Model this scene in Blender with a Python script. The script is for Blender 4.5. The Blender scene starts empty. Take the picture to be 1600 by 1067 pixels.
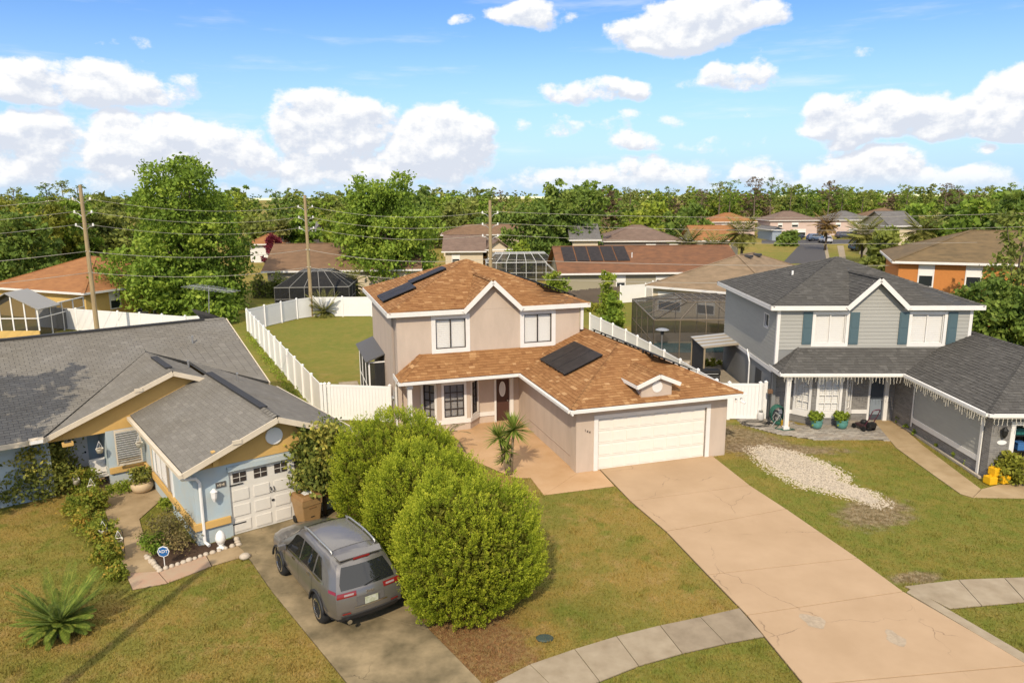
import bpy, bmesh, math, random
import numpy as np
from mathutils import Matrix, Vector
random.seed(7); RNG = np.random.default_rng(7)
S = bpy.context.scene; COL = S.collection
# ---------------------------------------------------------------- camera
FPX, PITCH, ROLL, HC = 1139.62, .1959, -.006, 10.2461
_fw = np.array([0, math.cos(PITCH), -math.sin(PITCH)]); _r = np.array([1., 0, 0]); _u = np.cross(_r, _fw)
CR = math.cos(ROLL)*_r + math.sin(ROLL)*_u; CU = -math.sin(ROLL)*_r + math.cos(ROLL)*_u; CO = np.array([0, 0, HC])
cam = bpy.data.objects.new('camera', bpy.data.cameras.new('camera')); COL.objects.link(cam)
cam.matrix_world = Matrix(((CR[0], CU[0], -_fw[0], 0), (CR[1], CU[1], -_fw[1], 0), (CR[2], CU[2], -_fw[2], HC), (0, 0, 0, 1)))
cam.data.sensor_width = 36; cam.data.lens = 36*FPX/1600; cam.data.clip_end = 6000; cam.data.clip_start = .1
S.camera = cam
S.render.resolution_x, S.render.resolution_y = 1024, 682
# ---------------------------------------------------------------- light
SUN_AZ, SUN_EL = 79., 39.           # direction the light travels (from +x, ccw), elevation
EXPOSURE = 0.70
sun = bpy.data.objects.new('sun', bpy.data.lights.new('sun', 'SUN')); COL.objects.link(sun)
sun.data.energy = 2.5; sun.data.angle = math.radians(.55); sun.data.color = (1, .88, .69)
a, e = math.radians(SUN_AZ), math.radians(SUN_EL)
LDIR = Vector((math.cos(a)*math.cos(e), math.sin(a)*math.cos(e), -math.sin(e)))
sun.rotation_euler = LDIR.to_track_quat('-Z', 'Y').to_euler(); sun.location = (-30, -60, 60)
S.view_settings.view_transform = 'Standard'; S.view_settings.look = 'None'; S.view_settings.gamma = 1
S.view_settings.exposure = EXPOSURE
try: S.view_settings.use_curve_mapping = False
except Exception: pass
S.render.engine = 'CYCLES'
# ---------------------------------------------------------------- world: Nishita sky with cumulus
W = bpy.data.worlds.new('World'); S.world = W; W.use_nodes = True
nt = W.node_tree; nt.nodes.clear()
def wn(t, tree=None, **k):
    n = (tree or nt).nodes.new(t)
    for a_, b_ in k.items(): setattr(n, a_, b_)
    return n
def wmath(tree, op, a_, b_=None, c_=None, clamp=False):
    n = tree.nodes.new('ShaderNodeMath'); n.operation = op; n.use_clamp = clamp
    for i, v_ in enumerate((a_, b_, c_)):
        if v_ is None: continue
        if isinstance(v_, (int, float)): n.inputs[i].default_value = v_
        else: tree.links.new(v_, n.inputs[i])
    return n.outputs[0]
def wmap(tree, v_, a0, a1, b0=0., b1=1., smooth=True):
    n = tree.nodes.new('ShaderNodeMapRange'); n.interpolation_type = 'SMOOTHSTEP' if smooth else 'LINEAR'
    tree.links.new(v_, n.inputs[0])
    for i, x in enumerate((a0, a1, b0, b1)): n.inputs[i+1].default_value = x
    return n.outputs[0]
def px_dir(x, y):
    d = _fw*FPX + CR*(x-800) - CU*(y-533.5); d = d/np.linalg.norm(d)
    return math.atan2(d[0], d[1]), math.asin(d[2])
# cloud heaps seen in the photograph: centre px, half width px, height above / below centre px, weight
CLOUDS = [(1085, 45, 130, 50, 32, 1.), (930, 145, 105, 26, 20, .75), (1140, 125, 80, 28, 26, .62), (1400, 200, 150, 50, 26, .95), (1590, 195, 75, 80, 24, 1.),
          (825, 18, 75, 26, 26, .8), (725, 28, 24, 14, 14, .6), (120, 135, 175, 42, 30, .8), (215, 68, 60, 10, 8, .38), (455, 90, 60, 8, 6, .3), (60, 205, 110, 36, 50, .8),
          (260, 225, 150, 50, 60, .95), (520, 200, 110, 52, 50, .9), (690, 225, 90, 62, 60, 1.), (560, 255, 200, 36, 50, .74), (100, 262, 200, 34, 50, .66),
          (990, 225, 50, 22, 20, .65), (1350, 275, 90, 42, 35, .85), (1190, 265, 60, 34, 30, .6), (960, 285, 230, 40, 40, .72), (1470, 290, 110, 34, 30, .75), (1540, 235, 25, 10, 10, .5),
          (900, 200, 150, 18, 22, .45), (1250, 90, 180, 9, 8, .30), (1120, 225, 150, 12, 12, .40), (1330, 300, 300, 30, 30, .6), (350, 195, 40, 18, 18, .5), (400, 296, 560, 18, 30, .58), (1250, 299, 560, 16, 30, .52), (960, 190, 230, 16, 14, .40), (1180, 100, 90, 16, 14, .42)]
def cloud_group():
    g = bpy.data.node_groups.new('cloud_field', 'ShaderNodeTree')
    g.interface.new_socket('P', in_out='INPUT', socket_type='NodeSocketVector')
    g.interface.new_socket('D', in_out='OUTPUT', socket_type='NodeSocketFloat')
    gi = g.nodes.new('NodeGroupInput'); go = g.nodes.new('NodeGroupOutput')
    P0 = gi.outputs[0]
    def noise(vec, sc, det, rough=.55, stretch=(1, 1.35, 1), off=(0, 0, 0)):
        mp = g.nodes.new('ShaderNodeMapping'); mp.inputs['Scale'].default_value = stretch; mp.inputs['Location'].default_value = off
        g.links.new(vec, mp.inputs[0])
        n = g.nodes.new('ShaderNodeTexNoise'); n.inputs['Scale'].default_value = sc; n.inputs['Detail'].default_value = det; n.inputs['Roughness'].default_value = rough
        g.links.new(mp.outputs[0], n.inputs[0]); return n
    # warp
    wn_ = noise(P0, 9, 2); sub = g.nodes.new('ShaderNodeVectorMath'); sub.operation = 'SUBTRACT'; g.links.new(wn_.outputs['Color'], sub.inputs[0]); sub.inputs[1].default_value = (.5, .5, .5)
    sc = g.nodes.new('ShaderNodeVectorMath'); sc.operation = 'SCALE'; g.links.new(sub.outputs[0], sc.inputs[0]); sc.inputs['Scale'].default_value = .055
    ad = g.nodes.new('ShaderNodeVectorMath'); ad.operation = 'ADD'; g.links.new(P0, ad.inputs[0]); g.links.new(sc.outputs[0], ad.inputs[1])
    sp = g.nodes.new('ShaderNodeSeparateXYZ'); g.links.new(ad.outputs[0], sp.inputs[0]); X, Y = sp.outputs[0], sp.outputs[1]
    best = None
    for (cx, cy, hw, up, dn, wt) in CLOUDS:
        a0, e0 = px_dir(cx, cy); sx = hw/FPX; su = up/FPX; sd = dn/FPX
        dx = wmath(g, 'MULTIPLY', wmath(g, 'SUBTRACT', X, a0), 1/sx)
        dy = wmath(g, 'SUBTRACT', Y, e0)
        dyy = wmath(g, 'MAXIMUM', wmath(g, 'MULTIPLY', dy, 1/su), wmath(g, 'MULTIPLY', dy, -1/sd))
        r2 = wmath(g, 'ADD', wmath(g, 'MULTIPLY', dx, dx), wmath(g, 'MULTIPLY', dyy, dyy))
        m = wmath(g, 'MULTIPLY', wmap(g, r2, 0., 1.7, 1., 0.), wt)
        best = m if best is None else wmath(g, 'MAXIMUM', best, m)
    # the same kind of sky everywhere else: scattered heaps, denser towards the horizon
    big = noise(P0, 2.6, 1, off=(3.1, 1.7, 0)).outputs[0]
    out = wmath(g, 'MULTIPLY', wmap(g, wmath(g, 'ABSOLUTE', X), .58, .72), wmap(g, big, .46, .66))
    hi = wmath(g, 'MULTIPLY', wmath(g, 'MULTIPLY', wmap(g, Y, .27, .30), wmap(g, Y, .34, .39, 1., 0.)), wmap(g, big, .50, .68))
    best = wmath(g, 'MAXIMUM', best, wmath(g, 'MAXIMUM', wmath(g, 'MULTIPLY', out, .9), wmath(g, 'MULTIPLY', hi, .8)))
    puff = noise(P0, 22, 6, .62).outputs[0]
    vor = g.nodes.new('ShaderNodeTexVoronoi'); vor.feature = 'F1'; vor.inputs['Scale'].default_value = 30
    g.links.new(ad.outputs[0], vor.inputs['Vector'])
    bil = wmath(g, 'SUBTRACT', .5, vor.outputs['Distance'])
    d = wmath(g, 'ADD', wmath(g, 'MULTIPLY', best, 1.0), wmath(g, 'MULTIPLY', wmath(g, 'SUBTRACT', puff, .5), 1.25))
    d = wmath(g, 'ADD', d, wmath(g, 'MULTIPLY', bil, .30))
    d = wmath(g, 'SUBTRACT', d, .42)
    d = wmath(g, 'SUBTRACT', d, wmap(g, best, 0, .12, .6, 0.))
    g.links.new(d, go.inputs[0]); return g
CG = cloud_group()
tc = wn('ShaderNodeTexCoord'); sep = wn('ShaderNodeSeparateXYZ'); nt.links.new(tc.outputs['Generated'], sep.inputs[0])
AZ = wmath(nt, 'ARCTAN2', sep.outputs[0], sep.outputs[1]); ELV = wmath(nt, 'ARCSINE', sep.outputs[2])
cmb = wn('ShaderNodeCombineXYZ'); nt.links.new(AZ, cmb.inputs[0]); nt.links.new(ELV, cmb.inputs[1])
g1 = wn('ShaderNodeGroup', node_tree=CG); nt.links.new(cmb.outputs[0], g1.inputs[0])
cm2 = wn('ShaderNodeCombineXYZ'); nt.links.new(wmath(nt, 'ADD', AZ, -.004), cm2.inputs[0]); nt.links.new(wmath(nt, 'ADD', ELV, .011), cm2.inputs[1])
g2 = wn('ShaderNodeGroup', node_tree=CG); nt.links.new(cm2.outputs[0], g2.inputs[0])
cis = wn('ShaderNodeMapping'); cis.inputs['Scale'].default_value = (2.2, 15, 1); cis.inputs['Rotation'].default_value = (0, 0, -.10); nt.links.new(cmb.outputs[0], cis.inputs[0])
cin = wn('ShaderNodeTexNoise'); cin.inputs['Scale'].default_value = 1.6; cin.inputs['Detail'].default_value = 5; cin.inputs['Roughness'].default_value = .6; nt.links.new(cis.outputs[0], cin.inputs[0])
cirrus = wmath(nt, 'MULTIPLY', wmap(nt, cin.outputs[0], .52, .78), wmap(nt, ELV, .20, .36, .55, 0.))
dens = wmath(nt, 'MULTIPLY', wmap(nt, g1.outputs[0], -.05, .24), wmath(nt, 'MULTIPLY', wmap(nt, ELV, -.01, .03), wmap(nt, ELV, .36, .40, 1., 0.)))
dens = wmath(nt, 'MAXIMUM', dens, cirrus)
lit = wmap(nt, wmath(nt, 'SUBTRACT', g1.outputs[0], g2.outputs[0]), -.11, .17, smooth=False)
lit = wmath(nt, 'MAXIMUM', lit, wmap(nt, g1.outputs[0], -.02, .16, 1., 0.))
sky = wn('ShaderNodeTexSky'); sky.sky_type = 'NISHITA'; sky.sun_disc = False
sky.sun_elevation = math.radians(SUN_EL); sky.sun_rotation = math.radians(90-(SUN_AZ+180)) % (2*math.pi)
sky.altitude = 30; sky.air_density = 1.0; sky.dust_density = .25; sky.ozone_density = 2.6
hs = wn('ShaderNodeHueSaturation'); hs.inputs['Hue'].default_value = .514; hs.inputs['Saturation'].default_value = 1.30; hs.inputs['Value'].default_value = .68; nt.links.new(sky.outputs[0], hs.inputs['Color'])
ccol = wn('ShaderNodeMix', data_type='RGBA'); nt.links.new(lit, ccol.inputs[0])
ccol.inputs['A'].default_value = (3.0, 3.2, 3.6, 1); ccol.inputs['B'].default_value = (4.25, 4.25, 4.25, 1)
veil = wn('ShaderNodeMix', data_type='RGBA'); nt.links.new(wmap(nt, ELV, -.01, .24, .88, 0.), veil.inputs[0]); nt.links.new(hs.outputs[0], veil.inputs['A']); veil.inputs['B'].default_value = (1.75, 2.8, 4.1, 1)
mixc = wn('ShaderNodeMix', data_type='RGBA'); nt.links.new(dens, mixc.inputs[0]); nt.links.new(veil.outputs['Result'], mixc.inputs['A']); nt.links.new(ccol.outputs['Result'], mixc.inputs['B'])
bg = wn('ShaderNodeBackground'); bg.inputs[1].default_value = .15; nt.links.new(mixc.outputs['Result'], bg.inputs[0])
# unseen overhead clouds, added brighter than those in view as neutral fill light
den = wmath(nt, 'ADD', wmath(nt, 'ABSOLUTE', sep.outputs[2]), .15); ovc = wn('ShaderNodeCombineXYZ'); nt.links.new(wmath(nt, 'DIVIDE', sep.outputs[0], den), ovc.inputs[0]); nt.links.new(wmath(nt, 'DIVIDE', sep.outputs[1], den), ovc.inputs[1])
ovn = wn('ShaderNodeTexNoise'); ovn.inputs['Scale'].default_value = 2.2; ovn.inputs['Detail'].default_value = 3; nt.links.new(ovc.outputs[0], ovn.inputs[0])
ovm = wn('ShaderNodeMix', data_type='RGBA'); nt.links.new(wmath(nt, 'MULTIPLY', wmap(nt, ovn.outputs[0], .41, .53), wmap(nt, ELV, .40, .52)), ovm.inputs[0]); nt.links.new(hs.outputs[0], ovm.inputs['A']); ovm.inputs['B'].default_value = (6.6, 6.4, 6.1, 1)
bgc = wn('ShaderNodeBackground'); bgc.inputs[1].default_value = .15; nt.links.new(ovm.outputs['Result'], bgc.inputs[0])
top = wn('ShaderNodeMixShader'); nt.links.new(wmath(nt, 'LESS_THAN', wmath(nt, 'ABSOLUTE', wmath(nt, 'SUBTRACT', ELV, .2)), .2), top.inputs[0])
nt.links.new(bgc.outputs[0], top.inputs[1]); nt.links.new(bg.outputs[0], top.inputs[2])
wo = wn('ShaderNodeOutputWorld'); nt.links.new(top.outputs[0], wo.inputs[0])
W.cycles.sampling_method = 'MANUAL'; W.cycles.sample_map_resolution = 512

# ---------------------------------------------------------------- pixel -> place
def ray(x, y): return _fw*FPX + CR*(x-800) - CU*(y-533.5)
def G(x, y, z=0.):
    d = ray(x, y); return CO + d*(z-HC)/d[2]
def at_depth(x, y, Y):
    d = ray(x, y); return CO + d*Y/d[1]
def G2(x, y, z=0.): p = G(x, y, z); return (p[0], p[1])
class Frame:
    def __init__(s, x0, y0, yaw):
        s.yaw = yaw; s.o = np.array([x0, y0, 0.]); s.e = np.array([math.cos(yaw), math.sin(yaw), 0]); s.n = np.array([-math.sin(yaw), math.cos(yaw), 0])
    def w(s, u, v, z=0.): return s.o + s.e*u + s.n*v + np.array([0, 0, z])
    def loc(s, p): d = np.asarray(p)-s.o; return np.array([d@s.e, d@s.n, d[2]])
    def z(s, x, y, z=0.): return s.loc(G(x, y, z))
    def v(s, x, y, v): d = ray(x, y); t = (v-(CO-s.o)@s.n)/(d@s.n); return s.loc(CO+d*t)
# ---------------------------------------------------------------- object helpers
def setp(o, label=None, cat=None, group=None, kind=None):
    if label: o['label'] = label
    if cat: o['category'] = cat
    if group: o['group'] = group
    if kind: o['kind'] = kind
    return o
def thing(name, label, cat, loc=(0, 0, 0), rz=0., group=None):
    o = bpy.data.objects.new(name, None); COL.objects.link(o); o.empty_display_size = .3
    o.location = loc; o.rotation_euler = (0, 0, rz)
    return setp(o, label, cat, group)
def link(name, me, parent=None, mat=None):
    o = bpy.data.objects.new(name, me); COL.objects.link(o)
    if parent is not None: o.parent = parent
    if mat is not None and not me.materials: me.materials.append(mat)
    return o
class MB:
    """collects faces; build() links them as one mesh object"""
    def __init__(s, xf=None): s.v = []; s.f = []; s.m = []; s.xf = xf; s.mi = 0
    def add(s, vs, fs):
        n = len(s.v)
        if s.xf is not None: vs = [tuple(s.xf @ Vector(p)) for p in vs]
        s.v += [tuple(map(float, p)) for p in vs]; s.f += [tuple(i+n for i in f) for f in fs]; s.m += [s.mi]*len(fs); return s
    def box(s, x0, x1, y0, y1, z0, z1):
        return s.add([(x0, y0, z0), (x1, y0, z0), (x1, y1, z0), (x0, y1, z0), (x0, y0, z1), (x1, y0, z1), (x1, y1, z1), (x0, y1, z1)],
                     [(3, 2, 1, 0), (4, 5, 6, 7), (0, 1, 5, 4), (1, 2, 6, 5), (2, 3, 7, 6), (3, 0, 4, 7)])
    def cbox(s, c, d): return s.box(c[0]-d[0]/2, c[0]+d[0]/2, c[1]-d[1]/2, c[1]+d[1]/2, c[2]-d[2]/2, c[2]+d[2]/2)
    def poly(s, pts): return s.add(pts, [tuple(range(len(pts)))])
    def prism(s, pts, z0, z1):       # pts ccw from above
        n = len(pts)
        return s.add([(p[0], p[1], z0) for p in pts]+[(p[0], p[1], z1) for p in pts],
                     [tuple(range(n))[::-1], tuple(range(n, 2*n))]+[(i, (i+1) % n, n+(i+1) % n, n+i) for i in range(n)])
    def slab(s, pts, th):            # planar 3d polygon thickened along -normal
        vv = [Vector(p) for p in pts]; nn = sum((vv[i].cross(vv[(i+1) % len(vv)]) for i in range(len(vv))), Vector((0, 0, 0))).normalized()*th
        lo = [tuple(Vector(p)-nn) for p in pts]; n = len(pts)
        return s.add([tuple(p) for p in pts]+lo, [tuple(range(n)), tuple(range(n, 2*n))[::-1]]+[(i, n+i, n+(i+1) % n, (i+1) % n) for i in range(n)])
    def beam(s, p, q, w, h, up=(0, 0, 1)):
        p, q = Vector(p), Vector(q); d = (q-p).normalized(); r = d.cross(Vector(up))
        if r.length < 1e-5: r = d.cross(Vector((1, 0, 0)))
        r = r.normalized()*w/2; u_ = r.cross(d).normalized()*h/2
        vs = [p-r-u_, p+r-u_, p+r+u_, p-r+u_, q-r-u_, q+r-u_, q+r+u_, q-r+u_]
        return s.add([tuple(x) for x in vs], [(0, 1, 2, 3), (7, 6, 5, 4), (0, 4, 5, 1), (1, 5, 6, 2), (2, 6, 7, 3), (3, 7, 4, 0)])
    def tube(s, pts, r, n=8, cap=True):
        pts = [Vector(p) for p in pts]; rs = r if isinstance(r, (list, tuple)) else [r]*len(pts); vs = []; fs = []
        for i, p in enumerate(pts):
            d = (pts[min(i+1, len(pts)-1)]-pts[max(i-1, 0)]).normalized()
            a_ = d.cross(Vector((0, 0, 1)))
            if a_.length < 1e-3: a_ = Vector((1, 0, 0))
            a_.normalize(); b_ = d.cross(a_)
            for k in range(n):
                t = 2*math.pi*k/n; vs.append(tuple(p+(a_*math.cos(t)+b_*math.sin(t))*rs[i]))
        for i in range(len(pts)-1):
            for k in range(n): fs.append((i*n+k, i*n+(k+1) % n, (i+1)*n+(k+1) % n, (i+1)*n+k))
        if cap: fs += [tuple(range(n))[::-1], tuple(range((len(pts)-1)*n, len(pts)*n))]
        return s.add(vs, fs)
    def lathe(s, prof, c=(0, 0, 0), n=16):
        vs = [(c[0]+r_*math.cos(2*math.pi*k/n), c[1]+r_*math.sin(2*math.pi*k/n), c[2]+z_) for r_, z_ in prof for k in range(n)]
        fs = [(i*n+k, i*n+(k+1) % n, (i+1)*n+(k+1) % n, (i+1)*n+k) for i in range(len(prof)-1) for k in range(n)]
        fs += [tuple(range(n))[::-1], tuple(range((len(prof)-1)*n, len(prof)*n))]
        return s.add(vs, fs)
    def disc(s, c, rx, rz, y0, y1, n=20):   # flat disc standing in the xz plane
        vs = [(c[0]+rx*math.cos(2*math.pi*k/n), y, c[2]+rz*math.sin(2*math.pi*k/n)) for y in (y0, y1) for k in range(n)]
        return s.add(vs, [tuple(range(n)), tuple(range(n, 2*n))[::-1]]+[(k, n+k, n+(k+1) % n, (k+1) % n) for k in range(n)])
    def build(s, name, mat, parent=None, smooth=False, bevel=0.):
        me = bpy.data.meshes.new(name); me.from_pydata(s.v, [], s.f)
        mats = mat if isinstance(mat, (list, tuple)) else [mat]
        for m_ in mats: me.materials.append(m_)
        if len(mats) > 1: me.polygons.foreach_set('material_index', s.m)
        bm = bmesh.new(); bm.from_mesh(me); bmesh.ops.recalc_face_normals(bm, faces=bm.faces)
        if bevel: bmesh.ops.bevel(bm, geom=[e_ for e_ in bm.edges if e_.is_manifold and e_.calc_face_angle(0) > .6], offset=bevel, segments=2, affect='EDGES', profile=.6, clamp_overlap=True)
        bm.to_mesh(me); bm.free()
        if smooth: me.polygons.foreach_set('use_smooth', [True]*len(me.polygons))
        me.update(); return link(name, me, parent)
def BX(parent, name, mat, *b, xf=None, bevel=0.): return MB(xf).box(*b).build(name, mat, parent, bevel=bevel)
def np_mesh(name, verts, faces, mats, parent=None, fattr=None, smooth=False, fmat=None):
    """verts (N,3), faces (M,k) numpy; fattr = dict of per-face floats"""
    verts = np.asarray(verts, np.float32); faces = np.asarray(faces, np.int32); k = faces.shape[1]
    me = bpy.data.meshes.new(name); me.vertices.add(len(verts)); me.vertices.foreach_set('co', verts.ravel())
    me.loops.add(faces.size); me.loops.foreach_set('vertex_index', faces.ravel())
    me.polygons.add(len(faces)); me.polygons.foreach_set('loop_start', np.arange(0, faces.size, k, dtype=np.int32))
    try: me.polygons.foreach_set('loop_total', np.full(len(faces), k, np.int32))
    except Exception: pass
    for m_ in (mats if isinstance(mats, (list, tuple)) else [mats]): me.materials.append(m_)
    if fmat is not None: me.polygons.foreach_set('material_index', np.asarray(fmat, np.int32))
    for key, val in (fattr or {}).items():
        at = me.attributes.new(key, 'FLOAT', 'FACE'); at.data.foreach_set('value', np.asarray(val, np.float32))
    me.update(calc_edges=True)
    me.polygons.foreach_set('use_smooth', [smooth]*len(me.polygons))
    return link(name, me, parent)
def copy_tree(o, parent=None):
    c = o.copy(); COL.objects.link(c); c.parent = parent
    for ch in list(o.children):
        copy_tree(ch, c)
    return c
# ---------------------------------------------------------------- materials
MATS = {}
def mat(name, col, rough=.8, noise=0., nscale=6., col2=None, bump=0., bscale=40., metal=0., spec=.3, coat=0., attr=None, obj_coords=True, detail=5, stretch=None, alpha=1., trans=0., crack=None):
    """principled; colour = mix(col, col2) by noise; optional per-face attribute 'shade' shifts value"""
    if name in MATS: return MATS[name]
    m = bpy.data.materials.new(name); m.use_nodes = True; t = m.node_tree; b = t.nodes['Principled BSDF']
    b.inputs['Roughness'].default_value = rough; b.inputs['Metallic'].default_value = metal
    b.inputs['Specular IOR Level'].default_value = spec; b.inputs['Coat Weight'].default_value = coat
    b.inputs['Alpha'].default_value = alpha
    c = (*col, 1); b.inputs['Base Color'].default_value = c; out = None
    tcn = t.nodes.new('ShaderNodeTexCoord'); vec = tcn.outputs['Object']
    if stretch:
        mp = t.nodes.new('ShaderNodeMapping'); mp.inputs['Scale'].default_value = stretch; t.links.new(vec, mp.inputs[0]); vec = mp.outputs[0]
    if col2 is not None or noise:
        n = t.nodes.new('ShaderNodeTexNoise'); n.inputs['Scale'].default_value = nscale; n.inputs['Detail'].default_value = detail; n.inputs['Roughness'].default_value = .62
        t.links.new(vec, n.inputs[0])
        c2 = col2 if col2 is not None else tuple(max(0, x*(1-noise)) for x in col)
        r_ = t.nodes.new('ShaderNodeMapRange'); r_.inputs[1].default_value = .34; r_.inputs[2].default_value = .66; t.links.new(n.outputs[0], r_.inputs[0])
        mx = t.nodes.new('ShaderNodeMix'); mx.data_type = 'RGBA'; t.links.new(r_.outputs[0], mx.inputs[0])
        mx.inputs['A'].default_value = c; mx.inputs['B'].default_value = (*c2, 1); out = mx.outputs['Result']
    if attr:        # per-face shade: 0..1 -> ramp of colours
        at = t.nodes.new('ShaderNodeAttribute'); at.attribute_name = 'shade'
        rp = t.nodes.new('ShaderNodeValToRGB'); els = rp.color_ramp.elements
        for i, (p_, cc) in enumerate(attr):
            if i < 2: els[i].position = p_; els[i].color = (*cc, 1)
            else: el = els.new(p_); el.color = (*cc, 1)
        t.links.new(at.outputs['Fac'], rp.inputs[0])
        if out is None: out = rp.outputs[0]
        else:
            m2 = t.nodes.new('ShaderNodeMix'); m2.data_type = 'RGBA'; m2.blend_type = 'MULTIPLY'; m2.inputs[0].default_value = 1
            t.links.new(rp.outputs[0], m2.inputs['A']); t.links.new(out, m2.inputs['B']); out = m2.outputs['Result']
    if crack:       # hairline cracks: (scale, width, colour)
        w1 = t.nodes.new('ShaderNodeTexNoise'); w1.inputs['Scale'].default_value = 2.5; w1.inputs['Detail'].default_value = 4; t.links.new(vec, w1.inputs[0])
        va = t.nodes.new('ShaderNodeVectorMath'); va.operation = 'MULTIPLY_ADD'; t.links.new(w1.outputs['Color'], va.inputs[0]); va.inputs[1].default_value = (.5, .5, 0); t.links.new(vec, va.inputs[2])
        vo = t.nodes.new('ShaderNodeTexVoronoi'); vo.feature = 'DISTANCE_TO_EDGE'; vo.inputs['Scale'].default_value = crack[0]; t.links.new(va.outputs[0], vo.inputs['Vector'])
        n3 = t.nodes.new('ShaderNodeTexNoise'); n3.inputs['Scale'].default_value = .8; t.links.new(vec, n3.inputs[0])
        fac = wmath(t, 'MULTIPLY', wmap(t, vo.outputs['Distance'], 0., crack[1]*crack[0], 1., 0.), wmap(t, n3.outputs[0], .45, .6, 0., .75))
        m3 = t.nodes.new('ShaderNodeMix'); m3.data_type = 'RGBA'; t.links.new(fac, m3.inputs[0]); t.links.new(out, m3.inputs['A']); m3.inputs['B'].default_value = (*crack[2], 1); out = m3.outputs['Result']
    if out is not None: t.links.new(out, b.inputs['Base Color'])
    if bump:
        n2 = t.nodes.new('ShaderNodeTexNoise'); n2.inputs['Scale'].default_value = bscale; n2.inputs['Detail'].default_value = 4; t.links.new(vec, n2.inputs[0])
        bp = t.nodes.new('ShaderNodeBump'); bp.inputs['Strength'].default_value = bump; bp.inputs['Distance'].default_value = .02
        t.links.new(n2.outputs[0], bp.inputs['Height']); t.links.new(bp.outputs[0], b.inputs['Normal'])
    if trans:       # thin leaf: some light passes through
        tr = t.nodes.new('ShaderNodeBsdfTranslucent'); ms = t.nodes.new('ShaderNodeMixShader'); ms.inputs[0].default_value = trans
        if out is not None: t.links.new(out, tr.inputs[0])
        else: tr.inputs[0].default_value = c
        t.links.new(b.outputs[0], ms.inputs[1]); t.links.new(tr.outputs[0], ms.inputs[2])
        t.links.new(ms.outputs[0], t.nodes['Material Output'].inputs[0])
    MATS[name] = m; return m
def leafmat(name, dark, mid, light, trans=.3):
    return mat(name, (1, 1, 1), .6, attr=[(0., dark), (1., light), (.5, mid)], trans=trans, spec=.15)
def screen_mat(name, col, alpha):
    m = mat(name, col, .9, alpha=alpha); return m
WHITE = mat('white_trim', (.74, .71, .66), .55, noise=.07, nscale=2.5)
VINYL = mat('white_vinyl', (.80, .78, .74), .4, noise=.05, nscale=.7)
BLACK = mat('black_metal', (.018, .018, .018), .5)
DGREY = mat('dark_grey', (.05, .05, .05), .6)
STUCCO = mat('beige_stucco', (.535, .43, .34), .92, noise=.13, nscale=1.1, bump=.2, bscale=40, stretch=(1.6, 1.6, .5), detail=8)
GLASS = mat('window_glass', (.025, .03, .032), .06, spec=.6)
BLIND = mat('blind_fabric', (.80, .77, .71), .8, noise=.05, nscale=20)
SOLAR = mat('solar_black', (.022, .018, .017), .5, col2=(.04, .033, .03), nscale=3, spec=.10)
SOLFR = mat('solar_frame', (.03, .03, .03), .4, metal=.4)
ALU = mat('galvanised', (.45, .45, .44), .4, metal=.8)
WIRE = mat('cable_grey', (.40, .37, .31), .6)
WOODPOLE = mat('pole_wood', (.40, .30, .165), .9, col2=(.27, .20, .11), nscale=3, stretch=(6, 6, .4), bump=.3, bscale=8)
FENCEWOOD = mat('weathered_wood', (.19, .145, .11), .9, col2=(.11, .09, .075), nscale=2.5, stretch=(5, 5, .5))
NEWWOOD = mat('new_wood', (.52, .30, .11), .85, noise=.2, nscale=3)
SHAD = 'shade'
ROOF_MAIN = mat('shingle_brown', (1, 1, 1), .95, noise=.28, nscale=35, attr=[(0., (.24, .108, .043)), (1., (.50, .29, .135)), (.45, (.325, .160, .064)), (.8, (.39, .205, .085))], bump=.3, bscale=120, spec=.1)
ROOF_GREY = mat('shingle_charcoal', (1, 1, 1), .95, noise=.25, nscale=30, attr=[(0., (.085, .080, .072)), (1., (.135, .127, .114)), (.5, (.105, .099, .089))], bump=.3, bscale=120, spec=.1)
ROOF_BLUE = mat('shingle_old_grey', (1, 1, 1), .95, col2=(.86, .84, .80), nscale=.6, attr=[(0., (.180, .166, .145)), (1., (.235, .218, .19)), (.5, (.205, .190, .165))], bump=.3, bscale=120, spec=.1)
# ---------------------------------------------------------------- architecture helpers
def wall_xf(p0, p1):
    a_ = math.atan2(p1[1]-p0[1], p1[0]-p0[0]); return Matrix.Translation((p0[0], p0[1], 0)) @ Matrix.Rotation(a_, 4, 'Z')
def wall(parent, p0, p1, z0, z1, mt, holes=(), th=.16, name='wall'):
    """wall from p0 to p1, outside on the right-hand side; holes (x0,x1,z0,z1) along the wall"""
    L = math.hypot(p1[0]-p0[0], p1[1]-p0[1]); mb = MB(wall_xf(p0, p1))
    xs = sorted({0., L, *[h[0] for h in holes], *[h[1] for h in holes]}); zs = sorted({z0, z1, *[h[2] for h in holes], *[h[3] for h in holes]})
    xs = [x for x in xs if 0 <= x <= L]; zs = [z for z in zs if z0 <= z <= z1]
    for i in range(len(xs)-1):
        run = None
        for j in range(len(zs)-1):
            cx, cz = (xs[i]+xs[i+1])/2, (zs[j]+zs[j+1])/2
            hole = any(h[0] < cx < h[1] and h[2] < cz < h[3] for h in holes)
            if not hole: run = (zs[j], zs[j+1]) if run is None else (run[0], zs[j+1])
            if (hole or j == len(zs)-2) and run: mb.box(xs[i], xs[i+1], 0, th, *run); run = None
    return mb.build(name, mt, parent)
GLASS_A = mat('glass_over_blind', (.03, .033, .035), .05, alpha=.05, spec=.6)
BRONZE = mat('bronze_frame', (.045, .035, .03), .5)
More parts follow.
